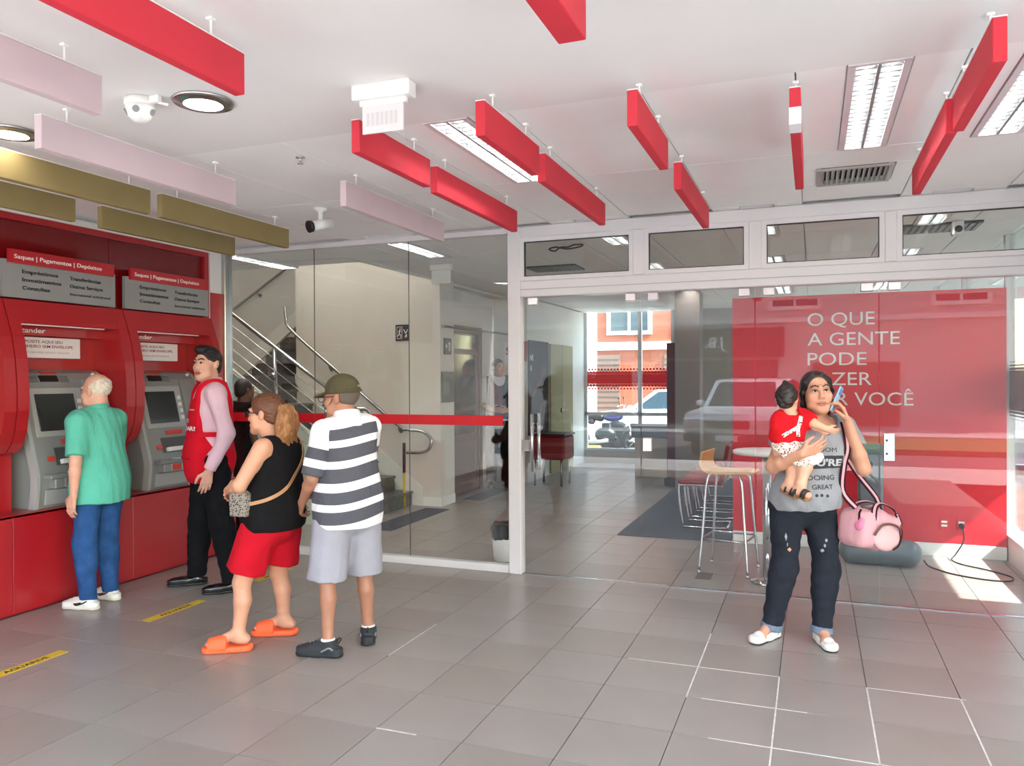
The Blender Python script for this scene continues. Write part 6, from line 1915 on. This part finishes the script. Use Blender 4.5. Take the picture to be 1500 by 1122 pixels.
WF = mat('white_flat_leather', (232, 228, 222), 0.4)
for sd, d in (('L', (-.05, -1)), ('R', (-.78, -.62))):
    a = F.J['ank' + sd]; dd = V3(d[0], d[1], 0); dd /= np.linalg.norm(dd)
    hl = V3(a[0], a[1], 0) - dd * .04; tpz = hl + dd * .19
    u = S().pill(hl, hl + dd * .09, .036, .038, .004, .05, .01, .008).pill(hl + dd * .09, tpz, .039, .043, .004, .046, .02, .016)
    u.fcut(S().pill(hl + dd * .0, hl + dd * .115, .030, .031, .018, .2, 0).ops[0][1].__class__ and (lambda x, y, z, A=hl, D=dd: -np.maximum(np.sqrt((x - A[0] - D[0] * np.clip((x - A[0]) * D[0] + (y - A[1]) * D[1], 0, .12)) ** 2 + (y - A[1] - D[1] * np.clip((x - A[0]) * D[0] + (y - A[1]) * D[1], 0, .12)) ** 2) - .031, .014 - z)), .003)
    o = u.build('flat_shoe', .005, WF, F.root)
    S().pill(hl, hl + dd * .09, .037, .037, .001, .008, .01).pill(hl + dd * .09, tpz, .038, .043, .001, .008, .01).build('sole', .005, BLACK, o)
    bp = hl + dd * .16 + V3(0, 0, .05); sd_ = V3(-dd[1], dd[0], 0)
    S().el(bp + sd_ * .016, (.013, .010, .006)).el(bp - sd_ * .016, (.013, .010, .006)).el(bp, (.006, .006, .005)).build('bow', .004, WF, o)
# phone
ph = thing('phone', 'pale blue phone held to the ear of the woman in the grey shirt', 'phone', WL + (0,), math.radians(WA))
Mp = Matrix.Translation(h(.086, -.058, -.048)) @ Matrix(R.tolist()).to_4x4() @ Matrix.Rotation(math.radians(28), 4, 'Y') @ Matrix.Rotation(math.radians(-30), 4, 'Z')
MB().box(-.005, .005, -.034, .034, -.078, .078, .004).xf(Mp).build('case', mat('pale_blue_phone_case', (150, 184, 214), 0.35), ph)
MB().box(.005, .0065, -.028, .028, .03, .070, .001).xf(Mp).build('camera_bump', mat('phone_camera_blue', (60, 110, 180), 0.2), ph)
MB().box(-.0065, -.005, -.031, .031, -.074, .074).xf(Mp).build('screen', SCREEN, ph)

# --------- baby (local frame of the woman; the baby faces away, towards her shoulder)
bb_ = thing('baby', 'baby in a red top and floral skirt carried by the phoning woman', 'baby', WL + (0,), math.radians(WA))
B = S()
bc = V3(-.10, -.10, 1.420)            # head
bs = V3(-.085, -.12, 1.305); bp_ = V3(-.11, -.135, 1.13)
B.el(bs + V3(0, .0, -.04), (.078, .062, .08), .04).el(bp_, (.082, .07, .08), .05)
Rb = rotm(150, 6, 0)                    # face turned away and to the left
hb = head_sdf(B, bc, Rb, .73, jaw=1.1)
B.rc(bs, bc + V3(0, .0, -.05), .036, .034, .03)
# right arm across the mother's chest
B.rc(bs + V3(.062, -.0, .012), V3(.022, -.18, 1.285), .030, .027, .03).rc(V3(.022, -.18, 1.285), V3(.082, -.205, 1.255), .026, .019, .015)
hand_sdf(B, V3(.082, -.205, 1.255), (1, -.1, -.3), (0, .8, -.5), (.3, -.6, .9), (.25, .3, .3), .5, .15)
B.rc(bs + V3(-.065, -.0, .0), V3(-.17, -.14, 1.22), .030, .027, .03).rc(V3(-.17, -.14, 1.22), V3(-.17, -.09, 1.16), .026, .019, .015)
hand_sdf(B, V3(-.17, -.09, 1.16), (0, .9, -.3), (.5, 0, -.5), (0, .3, 1), (.25, .3, .3), .5, .15)
# legs
B.rc(bp_ + V3(.03, -.04, -.02), V3(-.045, -.225, 1.04), .048, .040, .03).rc(V3(-.045, -.225, 1.04), V3(-.075, -.245, .945), .039, .026, .02)
B.rc(bp_ + V3(-.03, .0, -.02), V3(-.09, -.17, 1.03), .046, .038, .03).rc(V3(-.09, -.17, 1.03), V3(-.115, -.19, .95), .036, .026, .02)
for a in (V3(-.075, -.245, .945), V3(-.115, -.19, .95)):
    B.rc(a, a + V3(-.012, .02, -.03), .03, .028, .02).rc(a + V3(-.012, .02, -.03), a + V3(.02, -.045, -.052), .026, .022, .02)
B.build('body', .005, SKB, bb_)
hr = S().el(hb(0, .02, .032), V3(.084, .104, .094) * .73, 0, Rb).el(hb(0, .07, -.03), V3(.055, .04, .05) * .73, .03, Rb).cut(Rb @ V3(0, -.94, -.3), hb(0, -.058, .05), .005).wob(.003, 120, 4)
hr.ext(S().rc(hb(0, .02, .115), hb(0.015, .03, .135), .014, .012, .02)); hr.build('hair', .005, HDRK, bb_)
MB().tube([hb(.02 * math.cos(a), .022 + .02 * math.sin(a), .118) for a in np.linspace(0, 2 * PI, 11)[:-1]], .007, 6, closed=True).build('hair_band', RED, bb_)
BRED = cloth_mat('red_baby_top', (214, 26, 36), 0.05)
bt = S().el(bs + V3(0, 0, -.04), (.090, .074, .085), .04).el(bp_ + V3(0, 0, .06), (.09, .076, .06), .04)
for a, b in ((bs + V3(.060, 0, .012), V3(.018, -.18, 1.287)), (bs + V3(-.060, 0, 0), V3(-.165, -.14, 1.235))):
    bt.rc(a, a + (b - a) * .4, .046, .050, .02).cc(a, a + (b - a) * .92, .052, .048, .02)
bt.rc(V3(-.160, -.135, 1.24), V3(-.172, -.115, 1.21), .046, .040, .02)
bt.fcut(lambda x, y, z: -(np.sqrt((x - bs[0]) ** 2 + (y - bs[1]) ** 2 + ((z - 1.345) * 1.2) ** 2) - .045), .006); bt.wob(.002, 50, 3)
bt.build('red_top', .005, BRED, bb_)
FLOR = spot_mat('floral_cotton', (228, 214, 204), [(150, 44, 60), (60, 60, 70), (190, 120, 140), (120, 110, 104)], 75)
sk = S().el(bp_ + V3(0, 0, -.01), (.106, .094, .09), .03).rc(bp_ + V3(.01, -.02, -.02), bp_ + V3(.045, -.06, -.05), .085, .08, .03).cut((0, 0, 1), (0, 0, 1.215), .004).cut((-.5, .4, -1), (-.05, -.2, 1.05), .006).wob(.004, 60, 7)
sk.build('floral_skirt', .005, FLOR, bb_)
P = [V3(-.07, -.23, 1.215), V3(-.075, -.225, 1.26), V3(-.06, -.21, 1.30), V3(-.045, -.18, 1.325)]
Q, N = bt.project(P, .002)
MB().ribbon(Q, N, .022, .004).build('shoulder_strap', FLOR, bb_)
Q, N = bt.project([V3(-.16, -.2, 1.215), V3(-.14, -.23, 1.235), V3(-.11, -.235, 1.25), V3(-.075, -.225, 1.27)], .002)
MB().ribbon(Q, N, .02, .004).build('shoulder_strap', FLOR, bb_)
fr_ = S().rc((-.04, -.25, 1.095), (.035, -.245, 1.105), .016, .016, .01).rc((-.03, -.258, 1.072), (.025, -.252, 1.082), .018, .016, .01).wob(.004, 130, 2); fr_.build('white_frill', .004, mat('white_frill_cotton', (236, 232, 230), 0.9), bb_)
for a in (V3(-.075, -.245, .945), V3(-.115, -.19, .95)):
    d = V3(.032, -.065, -.022); d /= np.linalg.norm(d); n_ = np.cross(d, V3(1, 0, 0)); n_ /= np.linalg.norm(n_); n_ = n_ if n_[2] > 0 else -n_
    c0 = a + V3(-.002, -.008, -.062)
    x_ = np.cross(d, n_); Rm = np.stack([x_, d, n_], 1)
    o = S().box(c0, (.028, .062, .008), 0, Rm, .006).build('sandal_sole', .004, mat('tan_rubber', (150, 110, 76), 0.7), bb_)
    for k in (-.02, .02, .04):
        MB().tube([c0 + Rm @ V3(.026 * math.cos(t), k, .006 + .04 * math.sin(t)) for t in np.linspace(0, PI, 9)], .007, 6).build('sandal_strap', mat('black_sandal', (40, 36, 34), 0.5), o)

# --------- pink duffel bag
bag = thing('duffel_bag', 'pink duffel bag with black and pink straps hanging at the hip of the woman', 'bag', WL + (0,), math.radians(WA))
BPK = cloth_mat('pink_bag_canvas', (218, 164, 170), 0.05, 0.2)
BDK = cloth_mat('dark_maroon_webbing', (58, 26, 36), 0.1)
cb = V3(.375, -.09, .66)
Rg = rotm(28, 0, 10)
bs_ = S().box(cb, (.165, .105, .105), 0, Rg, .055).el(cb + V3(0, 0, .02), V3(.17, .11, .12), .03, Rg).wob(.004, 24, 6)
bs_.build('bag_body', .006, BPK, bag)
def bl(x, y, z): return cb + Rg @ V3(x, y, z)
pkk = S().el(bl(.02, -.105, -.03), V3(.115, .03, .075), 0, Rg); pkk.build('front_pocket', .006, cloth_mat('pale_pink_canvas', (228, 182, 182), 0.05), bag)
zp = MB().tube(bez([bl(-.10, -.118, -.02), bl(-.06, -.132, .04), bl(.02, -.137, .052), bl(.10, -.128, .03), bl(.13, -.115, -.02)], 6), .007, 8); zp.build('pocket_zip', mat('brown_zip', (104, 74, 66), 0.5), bag)
zp = MB().tube(bez([bl(.05, -.136, -.09), bl(.10, -.133, -.06), bl(.125, -.125, 0.0), bl(.11, -.128, .03)], 6), .005, 8); zp.build('pocket_piping', BDK, bag)
Q, N = bs_.project([bl(-.19, 0, z) for z in (-.02, .03, .08)] + [bl(-.12, 0, .14), bl(-.05, .0, .16)], .002)
for s_, nm in ((-.055, 'handle'), (.055, 'handle')):
    P = [bl(-.09, s_ * 1.7, .06), bl(-.06, s_ * 1.3, .125), bl(0, s_ * .9, .155), bl(.08, s_ * .8, .15), bl(.15, s_ * .9, .12), bl(.17, s_ * 1.4, .05)]
    PP = bez(P, 5)
    hd = MB().ribbon(PP, [V3(0, -.25, 1)] * len(PP), .032, .005).build('handle', BDK, bag)
    MB().ribbon([V3(*p) + V3(0, -.001, .0035) for p in PP], [V3(0, -.25, 1)] * len(PP), .013, .004).build('pale_stripe', BPK, hd)
MB().tube([bl(-.06 + .03 * math.cos(a), -.02 + .025 * math.sin(a), .127) for a in np.linspace(0, 2 * PI, 15)[:-1]], .008, 6, closed=True).build('open_zip', mat('brown_zip', (104, 74, 66)), bag)
rb = S().el(bl(-.165, -.06, .02), V3(.012, .03, .03), 0, Rg).el(bl(-.165, -.075, .05), V3(.01, .018, .02), .01, Rg); rb.build('rubber_charm', .004, mat('bright_pink_rubber', (226, 130, 164), 0.4), bag)
MB().tube([bl(-.168, -.06, .05), bl(-.166, -.055, .09), bl(-.15, -.05, .11)], .006, 6).build('charm_strap', BDK, bag)
# shoulder strap: over the shoulder, down the front to the near end and down the back to the far end
P = [V3(.29, -.13, .80), V3(.27, -.2, .90), V3(.25, -.2, 1.02), V3(.24, -.16, 1.14), V3(.235, -.10, 1.25)]
Q, N = sh.project(P[1:], .004, 12)
Q = np.vstack([bl(-.13, -.0, .115)[None], Q])
PP = bez([tuple(p) for p in Q] + [(.235, -.03, 1.315), (.245, .05, 1.295), (.29, .12, 1.15), (.37, .07, .98), tuple(bl(.10, .05, .19)), tuple(bl(.12, .04, .125))], 5)
NN = [np.cross((PP[min(i + 1, len(PP) - 1)] - PP[max(i - 1, 0)]).normalized(), (1, .15, 0)) for i in range(len(PP))]
NN = [n_ if i < len(PP) * .45 and n_[1] < 0 or i >= len(PP) * .45 and n_[1] > 0 else -n_ for i, n_ in enumerate(NN)]
NN = [V3(0, -1, .2) if i < 22 else (V3(0, 0, 1) if i < 30 else V3(.25, -1, .2)) for i in range(len(PP))]
st_ = MB().ribbon(PP, NN, .036, .004).build('shoulder_strap', BDK, bag)
MB().ribbon([V3(*p) + V3(*n_) / np.linalg.norm(n_) * .0028 for p, n_ in zip(PP, NN)], NN, .014, .004).build('pale_stripe', BPK, st_)
MB().tube([bl(.11, .045, .175), bl(.12, .045, .155), bl(.12, .04, .12)], .007, 6).build('clip', CHROME, bag)
# ------------------------------------------------------------------ the street around the corner building
PAVE = mat('pale_pavement', (200, 196, 188), 0.85, var=0.08, vscale=2)
ASPH = mat('asphalt', (104, 102, 100), 0.9, var=0.1, vscale=4)
ground = MB().box(-30, 30, -40, 50, -0.3, -0.14).build('ground', ASPH); ground['kind'] = 'structure'
for k, (a, b, c, d) in enumerate(((-30, 30, -3.4, -1.2), (3.58, 6.0, -1.2, 16.0), (1.75, 3.58, YG + 0.05, 16.0), (1.6, 3.58, -1.2, YG + 0.05), (-30, 6.0, 14.2, 16.2), (-30, 30, -14.0, -11.0), (-30, 30, 23.0, 26.0))):
    p_ = MB().box(a, b, c, d, -0.14, -0.015 if k != 3 else -0.008).build('pavement', PAVE); p_['kind'] = 'structure'
wp_ = MB().box(1.66, 2.05, 4.5, 5.72, -0.01, CZ).build('sun_block_pillar', WHITE); wp_['kind'] = 'structure'  # unseen pillar added to keep direct sun off the porch floor
ORANGE = mat('orange_render', (158, 84, 60), 0.85, var=0.05, vscale=2)
BWIN = mat('far_window_glass', (60, 74, 84), 0.15)
BROWN = mat('brown_shutter', (120, 92, 80), 0.6)
def building(name, lb, loc, rz, W, Hh, D, m, wins, band=None, shutters=(), cols=()):
    """front face lies on local y = 0 looking towards -y"""
    t = thing(name, lb, 'building', loc, rz)
    MB().box(-W / 2, W / 2, 0, D, 0, Hh).build('wall', m, t)
    MB().box(-W / 2 - 0.2, W / 2 + 0.2, -0.3, D + 0.2, Hh, Hh + 0.25).build('roof', mat('roof_edge', (190, 186, 180), 0.8), t)
    if band:
        MB().box(-W / 2, W / 2, -0.08, 0, band[0], band[1]).build('band', WHITE, t)
    for (x, z, w, h) in wins:
        f = MB().box(x - w / 2 - 0.12, x + w / 2 + 0.12, -0.07, 0, z - h / 2 - 0.12, z - h / 2).box(x - w / 2 - 0.12, x + w / 2 + 0.12, -0.07, 0, z + h / 2, z + h / 2 + 0.12).box(x - w / 2 - 0.12, x - w / 2, -0.07, 0, z - h / 2, z + h / 2).box(x + w / 2, x + w / 2 + 0.12, -0.07, 0, z - h / 2, z + h / 2) \
            .box(x - 0.04, x + 0.04, -0.06, 0, z - h / 2, z + h / 2).build('window', WHITE, t)
        MB().box(x - w / 2, x + w / 2, -0.03, 0.0, z - h / 2, z + h / 2).build('pane', BWIN, f)
    for (x0, x1, z0, z1) in shutters:
        sh = MB().box(x0, x1, -0.05, 0, z0, z1).build('shutter', BROWN, t)
        sl = MB()
        n = max(3, int((z1 - z0) / 0.16))
        for k in range(n):
            zz = z0 + (z1 - z0) * (k + 0.5) / n
            sl.box(x0, x1, -0.07, -0.05, zz - 0.05, zz + 0.05)
        setp(sl.build('slats', BROWN, sh), kind='stuff')
    for x in cols:
        MB().box(x - 0.15, x + 0.15, -0.12, 0, 0, Hh).build('pilaster', WHITE, t)
    return t
building('corner_house', 'orange rendered house across the back street seen through the far window', (-5.2, 24.5, -0.02), 0, 10, 7, 6, ORANGE,
         [(-0.2, 3.75, 1.2, 1.4), (2.0, 3.7, 1.1, 1.4), (-3.2, 3.75, 1.2, 1.4)], (2.45, 2.7), [(0.9, 3.6, 0.1, 2.3), (-1.6, -0.5, 0.1, 2.3)], (-1.4, 4.8))
building('side_building', 'pale grey building beyond the right glass wall', (9.0, 12.0, -0.02), math.radians(-90), 24, 6, 6, mat('pale_grey_render', (190, 196, 198), 0.8),
         [(-4, 3.6, 1.4, 1.3), (0, 3.6, 1.4, 1.3), (4, 3.6, 1.4, 1.3)], (2.3, 2.5), [(1, 3.5, 0.1, 2.1)])
sf = building('street_shops', 'row of shops across the front street mirrored in the doors', (-2.0, -14.0, -0.02), PI, 22, 5.5, 6, mat('pale_shop_render', (198, 190, 184), 0.8),
              [(-6, 4.3, 1.3, 1.1), (-1.5, 4.3, 1.3, 1.1), (3, 4.3, 1.3, 1.1)], (3.25, 3.4), [(-4.4, -2.0, 0.1, 2.0), (3.6, 6.2, 0.1, 2.0)])
MB().box(-1.2, 3.4, -0.4, 0, 2.2, 3.1).build('fascia', mat('dark_fascia', (54, 54, 56), 0.6), sf)
lettering('J.B.', (0.55, -0.405, 2.5), (1, 0, 0), (0, 0, 1), 0.34, WHITE_TXT, sf, bold=0.01, depth=0.02)
MB().box(-1.0, 3.2, -0.06, 0, 0.1, 2.1).build('shop_window', BWIN, sf)
lw = MB().box(0.6, 9.0, -10.6, -7.0, -0.14, -0.02).build('lawn', mat('lawn_green', (84, 120, 62), 0.9, var=0.2, vscale=8)); setp(lw, 'mown green lawn strip across the front street', 'lawn'); lw['kind'] = 'structure'

def wheel(mb_t, mb_r, c, r, w):
    n = 22
    mb_t.lathe([(r * 0.62, -w / 2), (r * 0.95, -w / 2), (r, -w * 0.35), (r, w * 0.35), (r * 0.95, w / 2), (r * 0.62, w / 2)], c, n, axis=1)
    mb_r.lathe([(0.001, -w * 0.45), (r * 0.6, -w * 0.42), (r * 0.64, 0), (r * 0.6, w * 0.42), (0.001, w * 0.45)], c, n, axis=1)
def car(name, lb, loc, rz, m, pickup=False, wd=1.75, L=4.4):
    """nose towards -x"""
    t = thing(name, lb, 'car', loc, rz)
    h = wd / 2
    if pickup:
        low = [(-2.5, 0.38), (-2.52, 0.78), (-2.45, 0.95), (-1.2, 1.04), (-0.95, 1.06), (1.0, 1.06), (2.45, 1.06), (2.5, 0.5), (2.4, 0.38)]
        cabp = [(-1.2, 1.03), (-0.62, 1.62), (0.55, 1.66), (0.78, 1.05)]
        wx = (-1.6, 1.55)
    else:
        low = [(-2.15, 0.3), (-2.2, 0.62), (-2.05, 0.78), (-1.0, 0.92), (1.6, 0.96), (2.1, 0.86), (2.2, 0.5), (2.1, 0.3)]
        cabp = [(-1.1, 0.9), (-0.45, 1.38), (0.75, 1.42), (1.6, 0.94)]
        wx = (-1.35, 1.35)
    MB().prism(low, 1, -h, h).build('body', m, t)
    # greenhouse tapering to the roof
    mb = MB(); n = 4
    ys = [h * 0.96, h * 0.8, h * 0.8, h * 0.96]
    vs = [(x, -y, z) for (x, z), y in zip(cabp, ys)] + [(x, y, z) for (x, z), y in zip(cabp, ys)]
    mb.add(vs, [(3, 2, 1, 0), (4, 5, 6, 7), (0, 1, 5, 4), (1, 2, 6, 5), (2, 3, 7, 6)]).build('cab', m, t)
    gm = mat('car_glass', (40, 52, 58), 0.08)
    def quad(nm, pts, push):
        c = sum((Vector(p) for p in pts), Vector()) / 4
        q = [c + (Vector(p) - c) * 0.86 for p in pts]
        nn = Vector(push)
        MB().add([tuple(p + nn * 0.012) for p in q] + [tuple(p - nn * 0.01) for p in q], [(0, 1, 2, 3), (7, 6, 5, 4), (0, 4, 5, 1), (1, 5, 6, 2), (2, 6, 7, 3), (3, 7, 4, 0)]).build(nm, gm, t)
    quad('windscreen', [vs[0], vs[1], vs[5], vs[4]], (-0.7, 0, 0.7))
    quad('rear_window', [vs[3], vs[2], vs[6], vs[7]], (0.7, 0, 0.7))
    quad('side_window', vs[0:4], (0, -1, 0.1)); quad('side_window', vs[4:8], (0, 1, 0.1))
    f = low[1]
    for s in (-1, 1):
        MB().box(f[0] - 0.03, f[0] + 0.1, s * h * 0.78 - 0.2, s * h * 0.78 + 0.2, f[1] - 0.12, f[1] + 0.08, 0.02).build('headlight', mat('headlamp', (225, 228, 230), 0.1, 0.3), t)
        MB().box(2.12 if not pickup else 2.42, 2.25 if not pickup else 2.53, s * h * 0.85 - 0.1, s * h * 0.85 + 0.1, 0.62, 0.86, 0.02).build('tail_light', mat('tail_lamp', (150, 16, 20), 0.2), t)
        MB().box(cabp[0][0] + 0.25, cabp[0][0] + 0.35, s * h - 0.02 if s > 0 else -h - 0.18, s * h + 0.18 if s > 0 else -h + 0.02, cabp[0][1] + 0.02, cabp[0][1] + 0.16, 0.03).build('mirror', m, t)
    MB().box(f[0] - 0.04, f[0] + 0.05, -h * 0.5, h * 0.5, f[1] - 0.12, f[1] + 0.04).build('grille', BLACK, t)
    MB().box(f[0] - 0.08, f[0] + 0.1, -h, h, low[0][1], low[0][1] + 0.18, 0.03).build('bumper', GREYD, t)
    MB().box(f[0] - 0.09, f[0] - 0.07, -0.22, 0.22, low[0][1] + 0.03, low[0][1] + 0.15).build('number_plate', WHITEP, t)
    for x in wx:
        for s in (-1, 1):
            a, b = MB(), MB()
            wheel(a, b, (x, s * (h - 0.08), 0.33), 0.33, 0.22)
            w = a.build('wheel', BLACK, t); b.build('rim', STEEL, w)
    if pickup:
        MB().box(0.85, 2.42, -h * 0.86, h * 0.86, 1.055, 1.07).build('load_bed', GREYD, t)
    return t
CARW = mat('white_car_paint', (232, 232, 230), 0.25, coat=0.5)
car('pickup_truck', 'white pickup truck parked in the front street, mirrored in the doors', (-1.25, -7.0, -0.14), math.radians(-82), CARW, True)
car('parked_car', 'white car parked beyond the far window right of the motorcycle', (-3.2, 19.6, -0.14), math.radians(8), CARW)
car('parked_car', 'dark car parked beyond the far window behind the motorcycle', (-8.4, 20.6, -0.14), math.radians(4), mat('dark_car_paint', (52, 54, 60), 0.25, coat=0.5))
# motorcycle, nose towards +x
def moto(loc, rz):
    t = thing('motorcycle', 'dark motorcycle with a white headlight fairing parked beyond the far window', 'motorcycle', loc, rz)
    for x in (-0.68, 0.68):
        a = MB().tube([(x + 0.28 * math.cos(k * PI / 12), 0, 0.3 + 0.28 * math.sin(k * PI / 12)) for k in range(24)], 0.05, 8, closed=True)
        w = a.build('wheel', BLACK, t)
        sp = MB().cyl((x, -0.05, 0.3), (x, 0.05, 0.3), 0.05, n=10)
        for k in range(8):
            sp.cyl((x, 0, 0.3), (x + 0.25 * math.cos(k * PI / 4), 0, 0.3 + 0.25 * math.sin(k * PI / 4)), 0.008, n=5)
        sp.build('spokes', STEEL, w)
    S().el((0, 0, 0.42), (0.24, 0.13, 0.17)).box((0.02, 0, 0.56), (0.09, 0.09, 0.12)).rc((-0.1, 0.1, 0.3), (0.2, 0.1, 0.32), 0.06, 0.06).build('engine', 0.02, mat('engine_metal', (58, 58, 60), 0.35, 0.8), t)
    S().el((0.17, 0, 0.83), (0.24, 0.13, 0.12)).build('fuel_tank', 0.02, mat('blue_tank_paint', (44, 46, 96), 0.25, coat=0.5), t)
    S().rc((-0.1, 0, 0.80), (-0.62, 0, 0.86), 0.09, 0.07).cut((0, 0, 1), (0, 0, 0.9), 0.02).build('seat', 0.02, BLACK, t)
    S().rc((-0.3, 0, 0.72), (-0.85, 0, 0.84), 0.08, 0.03).build('tail', 0.02, mat('purple_dark_paint', (50, 40, 60), 0.3), t)
    for s in (-0.09, 0.09):
        MB().cyl((0.68, s, 0.3), (0.42, s, 0.98), 0.022, n=10).build('fork_leg', CHROME, t)
    MB().tube(bez([(0.34, -0.36, 1.06), (0.42, -0.2, 1.09), (0.42, 0, 1.02), (0.42, 0.2, 1.09), (0.34, 0.36, 1.06)], 5), 0.014, 8).build('handlebar', STEEL, t)
    S().el((0.56, 0, 0.96), (0.10, 0.11, 0.12)).build('fairing', 0.02, CARW, t)
    MB().tube([(0.9 - 0.02, 0, 0.56), (0.78, 0, 0.63), (0.6, 0, 0.63), (0.45, 0, 0.52)], 0.05, 8).build('front_mudguard', BLACK, t)
    MB().tube([(0.1, -0.14, 0.3), (-0.3, -0.15, 0.26), (-0.85, -0.15, 0.36)], 0.045, 10).build('exhaust', CHROME, t)
    for s in (-1, 1):
        MB().cyl((0.38, s * 0.28, 1.06), (0.36, s * 0.34, 1.22), 0.008, n=6).sphere((0.36, s * 0.34, 1.25), (0.02, 0.06, 0.04), 10, 6).build('mirror', BLACK, t)
    MB().cyl((-0.05, 0.12, 0.25), (-0.12, 0.28, 0.0), 0.012, n=6).build('side_stand', BLACK, t)
moto((-4.35, 17.2, -0.14), math.radians(4))
yb = S().pill((-4.85, 16.45), (-4.35, 16.45), 0.09, 0.09, -0.02, 0.09).build('kerb_block', 0.02, MATS['yellow_paint']); setp(yb, 'yellow rounded kerb block at the foot of the motorcycle', 'kerb')
# spiky plant outside the right glass
t = thing('spiky_plant', 'green spiky plant growing outside the right glass wall', 'plant', (2.15, 8.3, -0.015))
LEAF = mat('yucca_green', (92, 118, 66), 0.5, var=0.15, vscale=6)
MB().cyl((0, 0, 0), (0, 0, 0.55), 0.06, 0.05, n=10).build('stem', BROWN, t)
for k in range(34):
    a = k * 2.399; el_ = 0.15 + 1.25 * (k / 34)
    d = Vector((math.cos(a) * math.cos(el_), math.sin(a) * math.cos(el_), math.sin(el_)))
    b = d.cross(Vector((0, 0, 1))).normalized()
    p = Vector((0, 0, 0.5 + 0.08 * (k % 3)))
    L_ = 0.5 + 0.15 * (k % 4) / 3
    q = p + d * L_ * 0.55; r_ = p + d * L_ - Vector((0, 0, 0.08 * math.cos(el_)))
    up = b.cross(d) * 0.006
    MB().add([p - b * 0.012, p + b * 0.012, q + b * 0.02, q - b * 0.02, r_, p + up, q + up], [(0, 3, 2, 1), (3, 4, 2), (0, 5, 6, 3), (5, 1, 2, 6), (3, 6, 4), (6, 2, 4), (0, 1, 5)]).build('leaf', LEAF, t)
